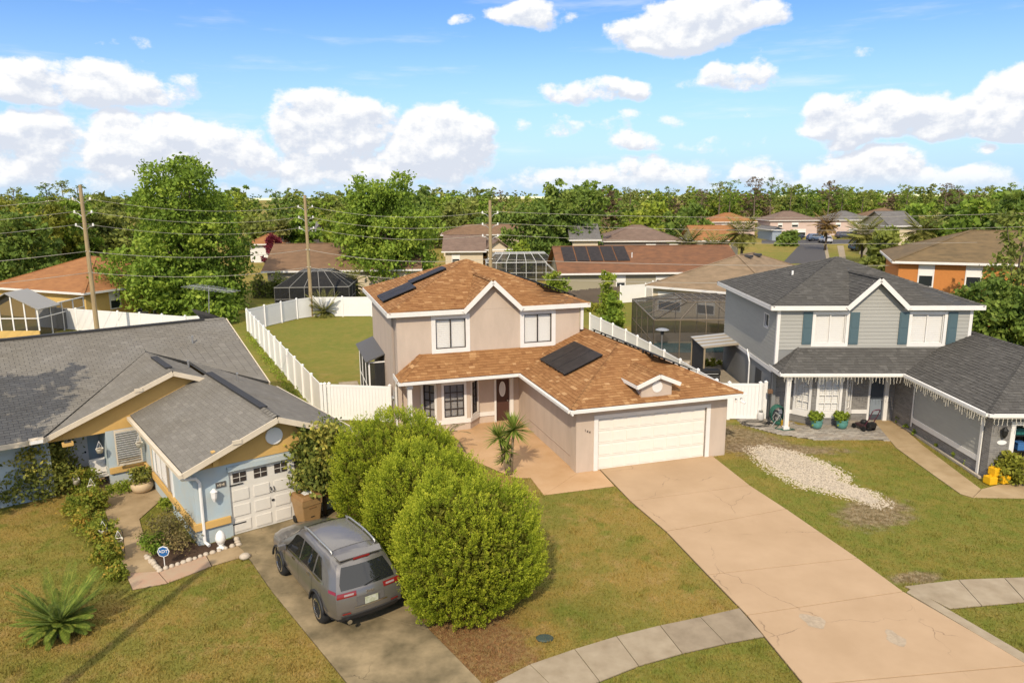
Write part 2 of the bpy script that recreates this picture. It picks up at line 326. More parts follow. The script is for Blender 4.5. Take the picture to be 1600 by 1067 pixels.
def window(parent, xf, x0, x1, z0, z1, trim=.15, tmat=None, fmat=None, grid=(2, 1), blind=None, proud=.03, sill=False, bars=.03, name='window'):
    tmat = tmat or WHITE; fmat = fmat or BRONZE
    mb = MB(xf)
    if trim:
        mb.box(x0-trim, x1+trim, -proud, .012, z1, z1+trim).box(x0-trim, x1+trim, -proud, .012, z0-trim, z0)
        mb.box(x0-trim, x0, -proud, .012, z0, z1).box(x1, x1+trim, -proud, .012, z0, z1)
    else: mb.box(x0, x1, .10, .13, z0, z0+.02)
    w = mb.build(name, tmat, parent)
    f = MB(xf); b = .035
    f.box(x0, x1, .03, .09, z1-b, z1).box(x0, x1, .03, .09, z0, z0+b).box(x0, x0+b, .03, .09, z0+b, z1-b).box(x1-b, x1, .03, .09, z0+b, z1-b)
    nx, nz = grid
    for i in range(1, nx): c = x0+(x1-x0)*i/nx; f.box(c-bars/2, c+bars/2, .04, .085, z0+b, z1-b)
    for j in range(1, nz): c = z0+(z1-z0)*j/nz; f.box(x0+b, x1-b, .043, .082, c-bars/2, c+bars/2)
    f.build('frame', fmat, w)
    for i in range(nx):
        for j in range(nz):
            xa, xb = x0+(x1-x0)*i/nx, x0+(x1-x0)*(i+1)/nx; za, zb = z0+(z1-z0)*j/nz, z0+(z1-z0)*(j+1)/nz
            MB(xf).box(xa+.012, xb-.012, .058, .066, za+.012, zb-.012).build('pane', GLASS_A if blind else GLASS, w)
    if blind:
        m2 = MB(xf); n = max(4, int((z1-z0)/.09))
        for k in range(n):
            za = z0+(z1-z0)*k/n; zb = z0+(z1-z0)*(k+1)/n
            m2.add([(x0, .105, za), (x1, .105, za), (x1, .130, zb), (x0, .130, zb)], [(0, 1, 2, 3)])
        m2.build('blind', blind, w)
    return w
class Roof:
    def __init__(s, parent, smat, dmat, camloc, expo=.155, nobj=300, seed=1, dark=0., wids=(.15, .20, .26, .32), gap=.0005):
        s.wids, s.gap = wids, gap
        s.parent, s.mat, s.dmat, s.cam, s.expo, s.nobj = parent, smat, dmat, np.array(camloc), expo, nobj
        s.deck = MB(); s.V = []; s.F = []; s.sh = []; s.full = []; s.rng = np.random.default_rng(seed); s.nv = 0; s.dark = dark
    def quad(s, a_, b_, c_, d_, sh):
        s.V += [a_, b_, c_, d_]; s.F.append((s.nv, s.nv+1, s.nv+2, s.nv+3)); s.sh.append(sh); s.nv += 4
    def plane(s, pts, th=.10, shingle=True):
        P_ = np.array(pts, float); n = sum(np.cross(P_[i], P_[(i+1) % len(P_)]) for i in range(len(P_))); n /= np.linalg.norm(n)
        if n[2] < 0: P_ = P_[::-1]; n = -n
        s.deck.slab([tuple(p-n*.004) for p in P_], th)
        if not shingle: return
        ex = np.cross((0, 0, 1.), n); ex /= np.linalg.norm(ex); ey = np.cross(n, ex)
        o = P_[np.argmin(P_[:, 2])]; q = np.stack([(P_-o)@ex, (P_-o)@ey], 1)
        H = q[:, 1].max(); rows = int(H/s.expo)+1; k = len(q)
        def span(y):
            xs = []
            for i in range(k):
                (xa, ya), (xb, yb) = q[i], q[(i+1) % k]
                if abs(ya-yb) < 1e-9:
                    if abs(ya-y) < 1e-6: xs += [xa, xb]
                elif min(ya, yb)-1e-7 <= y <= max(ya, yb)+1e-7: xs.append(xa+(xb-xa)*(y-ya)/(yb-ya))
            return (min(xs), max(xs)) if xs else None
        wids = s.wids
        for r_ in range(rows):
            y0 = r_*s.expo; y1 = min(y0+s.expo, H-1e-4)
            if y1-y0 < .02: continue
            A, B = span(y0+1e-4), span(y1)
            if A is None or B is None: continue
            x = min(A[0], B[0]) - (s.rng.random()*.4 if len(wids) > 1 else wids[0]*(.1+.5*(r_ % 2))); xe = max(A[1], B[1])
            while x < xe:
                w = wids[s.rng.integers(len(wids))]; xa, xb = x, x+w; x = xb
                h = .010+(.012*(s.rng.random() > .45) if len(wids) > 1 else 0); sh = float(np.clip(s.rng.normal(.42, .14)+(.07 if h > .015 else -.05)+(.38 if s.rng.random() < .14 else 0), 0, 1))
                l0, l1 = np.clip((xa, xb), *A); u0, u1 = np.clip((xa, xb), *B)
                if l1-l0 < .01 and u1-u0 < .01: continue
                p = lambda xx, yy, hh: o+ex*xx+ey*yy+n*hh
                full = l0 == xa and l1 == xb and u0 == xa and u1 == xb and y1-y0 > s.expo-.001
                if full: s.full.append((float(np.linalg.norm(p((xa+xb)/2, y0, 0)-s.cam)), w, sh, h, p(xa, y0, 0), ex, ey, n)); continue
                s._tab(o, ex, ey, n, l0, l1, u0, u1, y0, y1, h, sh)
    def _tab(s, o, ex, ey, n, l0, l1, u0, u1, y0, y1, h, sh):
        p = lambda xx, yy, hh: o+ex*xx+ey*yy+n*hh
        s.quad(p(l0, y0, h), p(l1, y0, h), p(u1, y1, .002), p(u0, y1, .002), sh)
        s.quad(p(l0, y0, 0), p(l1, y0, 0), p(l1, y0, h), p(l0, y0, h), sh*.8)
    def cap(s, p, q, w=.13):
        p, q = np.array(p, float), np.array(q, float); d = q-p; L = np.linalg.norm(d); d /= L; r_ = np.cross(d, (0, 0, 1.)); r_ /= np.linalg.norm(r_)
        k = max(1, int(L/.22)); up = np.array([0, 0, 1.])
        for i in range(k):
            a_, b_ = p+d*L*i/k, p+d*L*(i+1)/k; sh = float(np.clip(s.rng.normal(.45, .25), 0, 1)); h0, h1 = .045, .03
            for sg in (-1, 1):
                s.quad(a_+up*h0, a_+r_*w*sg-up*.018, b_+r_*w*sg-up*.032, b_+up*h1, sh)
    def finish(s):
        roof = s.deck.build('roof', s.dmat, s.parent)
        s.full.sort(key=lambda t: t[0]); cache = {}
        for i, (dist, w, sh, h, o, ex, ey, n) in enumerate(s.full):
            if i >= s.nobj: s._tab(o, ex, ey, n, 0, w-s.gap, 0, w-s.gap, 0, s.expo, h, sh); continue
            key = (w, round(sh*6)/6, h > .015)
            if key not in cache:
                e_ = s.expo; hh = h
                V = np.array([(0, 0, 0), (w-s.gap, 0, 0), (w-s.gap, e_, 0), (0, e_, 0), (0, 0, hh), (w-s.gap, 0, hh), (w-s.gap, e_, .002), (0, e_, .002)])
                ob = np_mesh('shingle', V, np.array([(3, 2, 1, 0), (4, 5, 6, 7), (0, 1, 5, 4), (1, 2, 6, 5), (2, 3, 7, 6), (3, 0, 4, 7)]), s.mat, roof, {'shade': [key[1]]*6}); cache[key] = ob.data
            else: ob = link('shingle', cache[key], roof)
            ob.matrix_local = Matrix(((ex[0], ey[0], n[0], o[0]), (ex[1], ey[1], n[1], o[1]), (ex[2], ey[2], n[2], o[2]), (0, 0, 0, 1)))
        if s.F: setp(np_mesh('shingles', np.array(s.V), np.array(s.F), s.mat, roof, {'shade': s.sh}), kind='stuff')
        return roof
def text_obj(txt, size, mt, name, depth=.004):
    cu = bpy.data.curves.new(name, 'FONT'); cu.body = txt; cu.size = size; cu.extrude = depth; cu.align_x = 'CENTER'; cu.align_y = 'CENTER'
    o = bpy.data.objects.new(name, cu); COL.objects.link(o)
    dg = bpy.context.evaluated_depsgraph_get(); me = bpy.data.meshes.new_from_object(o.evaluated_get(dg))
    bpy.data.objects.remove(o); bpy.data.curves.remove(cu); me.materials.clear(); me.materials.append(mt)
    return link(name, me)
# ---------------------------------------------------------------- the ground
FM = Frame(2.4225, 26.0088, .3041)          # beige house
FQ = Frame(17.3082, 25.1862, -.026)         # grey house
FB = Frame(-9.42, 19.71, math.radians(37.8))  # blue house
def lawn_material():
    m = bpy.data.materials.new('lawn'); m.use_nodes = True; t = m.node_tree; b = t.nodes['Principled BSDF']; b.inputs['Roughness'].default_value = .95; b.inputs['Specular IOR Level'].default_value = .08
    geo = t.nodes.new('ShaderNodeNewGeometry'); pos = geo.outputs['Position']
    def noise(sc, det=4, off=0.):
        mp = t.nodes.new('ShaderNodeMapping'); mp.inputs['Location'].default_value = (off, off*.7, 0); t.links.new(pos, mp.inputs[0])
        n = t.nodes.new('ShaderNodeTexNoise'); n.inputs['Scale'].default_value = sc; n.inputs['Detail'].default_value = det; n.inputs['Roughness'].default_value = .65; t.links.new(mp.outputs[0], n.inputs[0]); return n.outputs[0]
    def mix(f, a_, b_, blend='MIX'):
        x = t.nodes.new('ShaderNodeMix'); x.data_type = 'RGBA'; x.blend_type = blend
        if isinstance(f, float): x.inputs[0].default_value = f
        else: t.links.new(f, x.inputs[0])
        for k, v_ in (('A', a_), ('B', b_)):
            if isinstance(v_, tuple): x.inputs[k].default_value = (*v_, 1)
            else: t.links.new(v_, x.inputs[k])
        return x.outputs['Result']
    def patch(cx, cy, rx, ry, rot, soft=.5, nz=.55, nsc=1.6):
        mp = t.nodes.new('ShaderNodeMapping'); mp.vector_type = 'TEXTURE'; mp.inputs['Location'].default_value = (cx, cy, 0); mp.inputs['Rotation'].default_value = (0, 0, rot); mp.inputs['Scale'].default_value = (rx, ry, 1)
        t.links.new(pos, mp.inputs[0]); ln = t.nodes.new('ShaderNodeVectorMath'); ln.operation = 'LENGTH'; t.links.new(mp.outputs[0], ln.inputs[0])
        d = wmath(t, 'ADD', ln.outputs['Value'], wmath(t, 'MULTIPLY', wmath(t, 'SUBTRACT', noise(nsc, 5, cx), .5), nz*2.4))
        return wmap(t, d, 1-soft*.5, 1+soft*.5, 1., 0.)
    c = mix(wmap(t, noise(.35, 4), .38, .62), (.310, .222, .060), (.205, .195, .042))
    c = mix(wmath(t, 'MULTIPLY', wmap(t, noise(1.3, 5, 3.), .50, .68), .65), c, (.37, .25, .095))
    c = mix(wmath(t, 'MULTIPLY', wmap(t, noise(.9, 4, 9.), .53, .68), .7), c, (.150, .180, .028))
    # greener lots: grey house lawn, verges, back yards
    for (cx, cy, rx, ry, r_) in [(13.5, 21.5, 7.5, 6.5, .2), (3.2, 14.2, 3.2, 1.2, .25), (-18, 62, 14, 26, 0), (8, 66, 9, 9, 0), (-10.2, 36.5, 1.1, 9, .42), (52, 112, 14, 22, 0), (-11.5, 20.5, 2.2, 3.5, .7), (8.0, 22, 1.2, 5.5, .22)]:
        c = mix(wmath(t, 'MULTIPLY', patch(cx, cy, rx, ry, r_, .8, .4, .8), .70), c, mix(wmap(t, noise(2.2, 4, 5.), .4, .6), (.150, .185, .030), (.215, .20, .042)))
    # bare sandy earth
    for (cx, cy, rx, ry, r_) in [(10.0, 29.6, 1.4, 2.6, .4), (11.9, 22.4, 1.5, .9, .6), (10.9, 18.2, .7, .3, .2), (10.6, 28.6, 2.9, .6, -.1)]:
        c = mix(wmath(t, 'MULTIPLY', patch(cx, cy, rx, ry, r_, .7, .7, 2.2), .85), c, mix(wmap(t, noise(5, 5, 2.), .4, .6), (.19, .135, .08), (.34, .26, .165)))
    for (cx, cy, rx, ry, r_) in [(-2.1, 16.6, 1.5, 3.6, .70), (-4.7, 21.4, 1.0, 3.6, .58)]:     # pine straw under the conifers
        c = mix(wmath(t, 'MULTIPLY', patch(cx, cy, rx, ry, r_, .5, .45, 2.2), .9), c, mix(wmap(t, noise(7, 5, 2.), .4, .6), (.23, .115, .055), (.30, .19, .085)))
    c = mix(wmath(t, 'MULTIPLY', wmap(t, noise(22, 3, 1.), .35, .65), .5), c, mix(1., c, (.62, .60, .55), 'MULTIPLY'))
    t.links.new(c, b.inputs['Base Color'])
    bp = t.nodes.new('ShaderNodeBump'); bp.inputs['Strength'].default_value = .7; bp.inputs['Distance'].default_value = .05; t.links.new(noise(28, 4), bp.inputs['Height']); t.links.new(bp.outputs[0], b.inputs['Normal'])
    return m, c
LAWN, _ = lawn_material()
def sheet(name, pts, z, mt, kind='structure', parent=None):
    o = MB().poly([(p[0], p[1], z) for p in pts]).build(name, mt, parent)
    if kind: o['kind'] = kind
    if o.data.polygons[0].normal.z < 0: o.data.flip_normals()
    return o
gm = MB()
xs = [-2500, -400, -120, -40, 0, 40, 120, 400, 2500]; ys = [-300, -20, 10, 35, 60, 120, 300, 900, 3500]
gm.add([(x, y, 0) for y in ys for x in xs], [(j*9+i, j*9+i+1, (j+1)*9+i+1, (j+1)*9+i) for j in range(8) for i in range(8)])
setp(gm.build('ground', LAWN), kind='structure')
CONC = mat('tan_painted_concrete', (.395, .268, .155), .85, col2=(.455, .315, .19), nscale=.55, bump=.12, bscale=90, detail=8, crack=(.33, .018, (.19, .125, .075)))
PATIO = mat('tan_patio_concrete', (.45, .275, .135), .85, col2=(.52, .335, .185), nscale=.8, bump=.12, bscale=90)
OLDC = mat('stained_concrete', (.33, .25, .14), .92, col2=(.125, .098, .052), nscale=1.1, bump=.2, bscale=70, detail=9, crack=(.5, .010, (.07, .05, .03)))
SIDEW = mat('sidewalk_concrete', (.37, .30, .205), .92, col2=(.27, .21, .135), nscale=1.6, bump=.2, bscale=80, detail=8)
SIDEW2 = mat('sidewalk_concrete_grey', (.31, .245, .165), .92, col2=(.225, .175, .115), nscale=1.9, bump=.2, bscale=80, detail=8)
WALKC = mat('walkway_concrete', (.43, .315, .18), .92, col2=(.34, .24, .125), nscale=1.2, bump=.2, bscale=80)
ASPH = mat('asphalt', (.085, .078, .075), .95, noise=.2, nscale=2, bump=.2)
EARTH = mat('joint_earth', (.05, .038, .02), .95)
def ccw(p): return p if sum(p[i][0]*p[(i+1) % len(p)][1]-p[(i+1) % len(p)][0]*p[i][1] for i in range(len(p))) > 0 else p[::-1]
def shrink(p, d):
    c = np.mean(p, 0); out = []
    for q in p: v_ = np.array(q)-c; L = np.linalg.norm(v_); out.append(tuple(c+v_*(1-d*1.4/L)))
    return out
KEEP = []                                   # polygons where no grass grows
def paving(name, polys, mt, top=.03, gap=.010, label=None, mats=None):
    base = bpy.data.objects.new(name, None)
    allp = [ccw([tuple(map(float, q)) for q in p]) for p in polys]
    mb = MB()
    for p in allp: mb.prism(p, -.05, .006); KEEP.append(p)
    root = setp(mb.build(name, EARTH), kind='structure'); bpy.data.objects.remove(base)
    for i, p in enumerate(allp): MB().prism(shrink(p, gap), -.04, top).build('slab', (mats[i] if mats else mt), root, bevel=.006)
    return root
# main driveway
L_ = [(934, 731), (985, 784), (1040, 831), (1105, 899), (1166, 962), (1256, 1072), (1420, 1260)]
R_ = [(1111, 711), (1172, 759), (1229, 796), (1341, 873), (1412, 925), (1610, 1040), (1900, 1240)]
paving('driveway', [[G2(*L_[i]), G2(*R_[i]), G2(*R_[i+1]), G2(*L_[i+1])] for i in range(6)], CONC, gap=.020)
# strip along the apron, right
paving('driveway_edge', [[G2(1416, 926), G2(1424, 920), G2(1640, 1046), G2(1625, 1052)]], SIDEW, top=.04)
# patio and entry walk of the beige house
pt = [FM.w(.0, -.02)[:2], FM.w(.0, 7.2)[:2], FM.w(-5.4, 7.2)[:2], FM.w(-5.4, 3.6)[:2], G2(740, 720), G2(804, 747), G2(829, 747), G2(850, 774)]
p_mid = [G2(850, 774), G2(960, 760), G2(934, 731.5), FM.w(.0, -.02)[:2]]
paving('patio', [pt, p_mid], PATIO, gap=.004, top=.028)
# sidewalks
UP = [(650, 1130), (720, 1094), (775, 1066), (827.5, 1039), (897.5, 1015), (963, 995), (1031, 978), (1094, 965), (1155, 951)]
LO = [(690, 1170), (770, 1135), (825, 1110), (880, 1090), (937, 1066), (998, 1041.5), (1066, 1022), (1134, 1006.5), (1194, 995.6)]
paving('sidewalk', [[G2(*UP[i]), G2(*LO[i]), G2(*LO[i+1]), G2(*UP[i+1])] for i in range(8)], SIDEW, top=.035, mats=[SIDEW, SIDEW, SIDEW, SIDEW, SIDEW, SIDEW, SIDEW2, SIDEW2])
UP = [(1413, 917), (1497, 906.5), (1569, 904), (1660, 901), (1760, 900)]; LO = [(1484, 952), (1534, 947.5), (1603, 941.5), (1700, 938), (1800, 936)]
paving('sidewalk', [[G2(*UP[i]), G2(*LO[i]), G2(*LO[i+1]), G2(*UP[i+1])] for i in range(4)], SIDEW, top=.035)
# driveway of the blue house
bw = lambda u_, v_: tuple(FB.w(u_, v_)[:2])
dl = [bw(1.30, .52), bw(1.25, -1.6), bw(1.15, -3.3), G2(545, 1072), G2(640, 1190)]
dr = [bw(5.2, .52), bw(5.15, -1.6), bw(4.95, -3.0), G2(757, 1072), G2(860, 1190)]
dr[2] = G2(672, 985); dr[1] = G2(600, 900); dr[0] = bw(5.0, .52)
paving('old_driveway', [[dl[i], dl[i+1], dr[i+1], dr[i]] for i in range(4)], OLDC, top=.03)
# walkway of the blue house (zigzag of slabs) and the entry slab
wk = [[(207, 922), (262, 912), (246, 893), (196, 897)], [(262, 912), (331, 885), (322, 868), (246, 893)], [(331, 885), (388, 868), (372, 853), (322, 868)]]
wk2 = [[(196, 897), (246, 893), (240, 872), (224, 835), (178, 840)], [(178, 840), (224, 835), (218, 812), (248, 785), (210, 770), (158, 780)], [(158, 780), (210, 770), (262, 790), (255, 768), (232, 752), (150, 752)], [(150, 752), (232, 752), (205, 725), (165, 700), (118, 712)]]
PINKC = mat('pinkish_concrete', (.42, .26, .17), .92, col2=(.40, .30, .20), nscale=2, bump=.2, bscale=80)
TANW = mat('mossy_concrete', (.40, .29, .165), .92, col2=(.27, .19, .10), nscale=1.1, bump=.2, bscale=80, detail=8)
paving('walkway', [[G2(*q) for q in p] for p in wk+wk2], TANW, top=.03, mats=[PINKC, PINKC, TANW, TANW, TANW, TANW, TANW])
# paver terrace and walk of the grey house
paving('entry_walk', [[G2(*q) for q in p] for p in ([(1360, 652), (1393, 652), (1440, 695), (1400, 700)], [(1400, 700), (1440, 695), (1490, 733), (1452, 738)], [(1452, 738), (1490, 733), (1533, 765), (1520, 778), (1500, 772)], [(1533, 765), (1520, 778), (1660, 780), (1660, 756), (1560, 758)])], WALKC, top=.03)
PAVER = mat('grey_pavers', (.36, .32, .265), .92, noise=.25, nscale=9, bump=.2, bscale=60)
terr = [(1150, 655), (1208, 650), (1250, 665), (1356, 652), (1404, 689), (1350, 687), (1270, 687), (1210, 678), (1165, 665)]
tp = ccw([G2(*q) for q in terr]); KEEP.append(tp)
tr = setp(MB().prism(tp, -.05, .008).build('paver_terrace', EARTH), kind='structure')
def inside(pts, poly):
    pts = np.asarray(pts); x, y = pts[:, 0], pts[:, 1]; r_ = np.zeros(len(pts), bool); n = len(poly)
    for i in range(n):
        (x0, y0), (x1, y1) = poly[i], poly[(i+1) % n]
        c = ((y0 > y) != (y1 > y)) & (x < (x1-x0)*(y-y0)/((y1-y0) or 1e-9)+x0); r_ ^= c
    return r_
pav = []; x0, y0 = min(q[0] for q in tp), min(q[1] for q in tp); x1, y1 = max(q[0] for q in tp), max(q[1] for q in tp)
pm = None; k = 0
yy = y0
while yy < y1:
    xx = x0 - (k % 2)*.14
    while xx < x1:
        if inside([(xx+.13, yy+.07)], tp)[0]: pav.append((xx, yy))
        xx += .28
    yy += .16; k += 1
pav.sort(key=lambda p: p[1])
rest = MB()
for i, (xx, yy) in enumerate(pav):
    if i < 300:
        if pm is None: pm = {}
        c_ = random.randrange(4)
        if c_ not in pm: o_ = MB().box(0, .268, 0, .148, -.02, .022).build('paver', mat('paver_%d' % c_, [(.36, .32, .265), (.29, .255, .21), (.42, .37, .30), (.33, .28, .22)][c_], .92, noise=.2, nscale=9), tr, bevel=.004); pm[c_] = o_.data
        else: o_ = link('paver', pm[c_], tr)
        o_.location = (xx, yy, .006*random.random())
    else: rest.box(xx, xx+.268, yy, yy+.148, -.02, .024)
if rest.v: setp(rest.build('pavers', PAVER, tr), kind='stuff')
# ---------------------------------------------------------------- the two sister houses (beige and grey)
def camloc(fr): return fr.loc(CO)
SIDING = mat('grey_siding', (.36, .35, .312), .6, noise=.08, nscale=1.5, stretch=(.3, 1, 6))
BRICKG = None
def brick_mat(name, c1, c2, mortar, sc=1.):
    m = bpy.data.materials.new(name); m.use_nodes = True; t = m.node_tree; b = t.nodes['Principled BSDF']; b.inputs['Roughness'].default_value = .9
    geo = t.nodes.new('ShaderNodeTexCoord'); sp = t.nodes.new('ShaderNodeSeparateXYZ'); t.links.new(geo.outputs['Object'], sp.inputs[0])
    cb = t.nodes.new('ShaderNodeCombineXYZ'); t.links.new(wmath(t, 'ADD', sp.outputs[0], sp.outputs[1]), cb.inputs[0]); t.links.new(sp.outputs[2], cb.inputs[1])
    br = t.nodes.new('ShaderNodeTexBrick'); br.inputs['Color1'].default_value = (*c1, 1); br.inputs['Color2'].default_value = (*c2, 1); br.inputs['Mortar'].default_value = (*mortar, 1)
    br.inputs['Scale'].default_value = 1; br.inputs['Brick Width'].default_value = .22; br.inputs['Row Height'].default_value = .078; br.inputs['Mortar Size'].default_value = .007
    t.links.new(cb.outputs[0], br.inputs[0]); t.links.new(br.outputs[0], b.inputs['Base Color'])
    bp = t.nodes.new('ShaderNodeBump'); bp.inputs['Strength'].default_value = .8; bp.inputs['Distance'].default_value = .01; bp.invert = True
    t.links.new(br.outputs['Fac'], bp.inputs['Height']); t.links.new(bp.outputs[0], b.inputs['Normal'])
    return m
BRICKG = brick_mat('grey_painted_brick', (.235, .22, .20), (.165, .152, .14), (.28, .265, .24))
SHUT = mat('blue_grey_shutter', (.075, .12, .135), .6)
DOORB = mat('dark_brown_door', (.075, .035, .025), .45)
DOORN = mat('slate_door', (.06, .07, .085), .5)
GDOOR = mat('garage_door_white', (.76, .715, .63), .5, noise=.04, nscale=2)
CONCB = mat('foundation', (.26, .25, .235), .95, noise=.15)
def siding(house, p0, p1, z0, z1, holes=(), h=.165, clip=None):
    """lapped boards, each one an object"""
    xf = wall_xf(p0, p1); L = math.hypot(p1[0]-p0[0], p1[1]-p0[1]); z = z0
    while z < z1-.04:
        zt = min(z+h, z1); a_, b_ = 0., L
        if clip:
            r_ = clip((z+zt)/2)
            if r_ is None: z = zt; continue
            a_, b_ = r_
        segs = [(a_, b_)]
        for hx0, hx1, hz0, hz1 in holes:
            if hz0 < (z+zt)/2 < hz1:
                segs = [q for s_ in segs for q in ((s_[0], min(s_[1], hx0)), (max(s_[0], hx1), s_[1])) if q[1]-q[0] > .02]
        for xa, xb in segs:
            MB(xf).add([(xa, -.026, z), (xb, -.026, z), (xb, -.006, zt), (xa, -.006, zt), (xa, -.002, z), (xb, -.002, z), (xb, -.002, zt), (xa, -.002, zt)],
                       [(0, 1, 2, 3), (5, 4, 7, 6), (0, 4, 5, 1), (3, 2, 6, 7), (0, 3, 7, 4), (1, 5, 6, 2)]).build('siding_board', SIDING, house)
        z = zt
def gutter(house, p, q, mt=None, name='gutter'):
    return MB().beam(p, q, .12, .11).build(name, mt or WHITE, house)
def two_storey(fr, name, label, grey):
    H = thing(name, label, 'house', tuple(fr.o), fr.yaw)
    Z1, Z2 = 2.5, 5.25
    wm = CONCB if grey else STUCCO; up = mat('sheathing', (.22, .22, .21), .9) if grey else STUCCO
    w1 = (-3.94, -2.58) if grey else (-3.90, -2.55); w2 = (.30, 1.72) if grey else (.17, 1.50)
    WZ = (3.70, 5.02)
    # --- walls
    hol = [(w1[0]+5.6, w1[1]+5.6, *WZ), (w2[0]+5.6, w2[1]+5.6, *WZ)]
    wall(H, (-5.6, 6.8), (2.89, 6.8), 2.66, 5.36, up, hol)
    sw = [(1.1, 1.75, 4.25, 4.85)]                       # small window, left wall (x runs from the back)
    lw0, lw1 = (-5.6, 15.6), (-5.6, 7.1)
    wall(H, (-5.6, 15.6), (-5.6, 6.96), 0, 5.36, up if grey else STUCCO, [(7.0, 7.6, 4.2, 4.8)] if grey else [])
    wall(H, (2.89, 6.96), (2.89, 15.6), 0, 5.36, up)
    wall(H, (2.73, 15.6), (-5.44, 15.6), 0, 5.36, up)
    # gable face
    MB(wall_xf((-5.6, 6.8), (2.89, 6.8))).add([(2.9, 0, 5.364), (5.6, 0, 5.364), (4.245, 0, 6.62), (2.9, .16, 5.364), (5.6, .16, 5.364), (4.245, .16, 6.62)],
        [(0, 1, 2), (5, 4, 3), (0, 3, 4, 1), (1, 4, 5, 2), (2, 5, 3, 0)]).build('gable_wall', up, H)
    # lower front with bay
    lowm = BRICKG if grey else STUCCO
    wall(H, (-5.6, 7.1), (-4.62, 7.1), 0, 2.45, lowm); wall(H, (-1.9, 7.1), (0.0, 7.1), 0, 2.45, lowm, [(.77, 1.48, 0., 2.08)])
    bay = [(-4.62, 7.1), (-3.95, 6.42), (-2.5, 6.42), (-1.9, 7.1)]
    bm_ = BLIND if grey else mat('grey_blind', (.30, .28, .26), .8)
    fm_ = WHITE if grey else BRONZE
    for i in range(3):
        p0, p1 = bay[i], bay[i+1]; L = math.hypot(p1[0]-p0[0], p1[1]-p0[1]); inset = .17 if i != 1 else .27; h_ = (inset, L-inset, .66, 2.14)
        wall(H, p0, p1, 0, 2.45, lowm, [h_], th=.14)
        window(H, wall_xf(p0, p1), *h_, trim=.11, fmat=fm_, grid=((3, 4) if i == 1 else (2, 4)), blind=bm_, bars=.03)
    tb = MB()                                            # white sill band that follows the bay
    pts = [(-5.2, 7.1)]+bay+[(-1.16, 7.1)]
    for i in range(len(pts)-1):
        xf = wall_xf(pts[i], pts[i+1]); L = math.hypot(pts[i+1][0]-pts[i][0], pts[i+1][1]-pts[i][1]); tb.xf = xf; tb.box(-.01, L+.01, -.045, .004, .36, .545)
    tb.xf = None; tb.build('sill_band', WHITE, H)
    # front door in a white frame
    d = MB().box(-1.10, -.45, 7.16, 7.21, .02, 2.05).build('front_door', DOORN if grey else DOORB, H)
    MB().box(-1.19, -1.10, 7.04, 7.2, 0, 2.14).box(-.45, -.27, 7.04, 7.2, 0, 2.14).box(-1.10, -.45, 7.04, 7.2, 2.05, 2.14).build('door_frame', WHITE, H)
    MB().tube([(-.54, 7.15, 1.0), (-.54, 7.10, 1.0), (-.54, 7.08, 1.0)], .03, 8).build('handle', ALU, d)
    if not grey:
        MB().disc((-.78, 0, 1.55), .15, .36, 7.135, 7.158, 24).build('oval_trim', BLIND, d); MB().disc((-.78, 0, 1.55), .12, .32, 7.128, 7.134, 24).build('oval_glass', mat('frosted_glass', (.62, .62, .58), .25), d)
    else:
        for zz in (.3, 1.2): MB().box(-1.02, -.53, 7.145, 7.158, zz, zz+.72).build('door_panel', DOORN if zz > 1 else mat('pale_slate', (.22, .25, .28), .4), d)
    # --- garage walls
    gw0, gw1 = (0, 7.1), (0, 0)
    gh = (.83, 5.48, 0., 2.07)
    wall(H, (0, 7.26), (0, .16), 0, 2.55, lowm if grey else STUCCO); wall(H, (0, 0), (6.4, 0), 0, 2.55, lowm, [gh]); wall(H, (6.4, .16), (6.4, 7.7), 0, 2.55, wm); wall(H, (6.24, 7.7), (2.89, 7.7), 0, 2.55, wm)
    tr = MB().box(.66, .83, -.035, .10, 0, 2.07).box(5.48, 5.65, -.035, .10, 0, 2.07).box(.66, 5.65, -.035, .10, 2.07, 2.2); tr.build('door_frame', WHITE, H)
    # soffits
    MB().box(-5.7, -.02, 5.62, 7.08, 2.46, 2.5).box(-.38, 6.78, -.38, -.02, 2.51, 2.55).box(-.38, -.02, -.02, 5.6, 2.51, 2.55).box(6.42, 6.78, -.02, 7.6, 2.51, 2.55).build('soffit', WHITE, H)
    MB().box(-5.95, -2.6, 6.58, 6.78, 5.26, 5.3).box(-.1, 3.24, 6.58, 6.78, 5.26, 5.3).box(-5.95, -5.62, 7.08, 15.95, 5.26, 5.3).box(2.91, 3.24, 7.08, 15.95, 5.26, 5.3).box(-5.6, 2.9, 15.62, 15.95, 5.26, 5.3).build('upper_soffit', WHITE, H)
    # --- roofs
    R = Roof(H, ROOF_GREY if grey else ROOF_MAIN, DGREY if grey else mat('roof_deck', (.16, .085, .04), .9), camloc(fr), seed=3 if grey else 5)
    ap = (-1.355, 11.265, 7.2); ez = 5.42
    A, B, C, D = (-6., 6.53, ez), (3.29, 6.53, ez), (3.29, 16., ez), (-6., 16., ez); vl, vr, gt = (-2.63, 6.53, ez), (-.08, 6.53, ez), (-1.355, 9.77, 6.66)
    R.plane([A, vl, gt, ap]); R.plane([vr, B, ap, gt]); R.plane([B, C, ap]); R.plane([C, D, ap], shingle=False); R.plane([D, A, ap])
    gp = (-1.355, 6.47, 6.66)
    R.plane([(-2.63, 6.47, ez), gp, gt, vl]); R.plane([(-.08, 6.47, ez), vr, gt, gp])
    R.cap(A, ap); R.cap(B, ap); R.cap(D, ap); R.cap(gp, gt); R.cap(C, ap)
    ze = 2.65; zr = 4.17
    R.plane([(-5.75, 5.56, ze), (-.43, 5.56, ze), (1.64, 6.8, 3.52), (-4.62, 6.8, 3.52)]); R.plane([(-5.75, 6.8, ze), (-5.75, 5.56, ze), (-4.62, 6.8, 3.52)], th=.06)
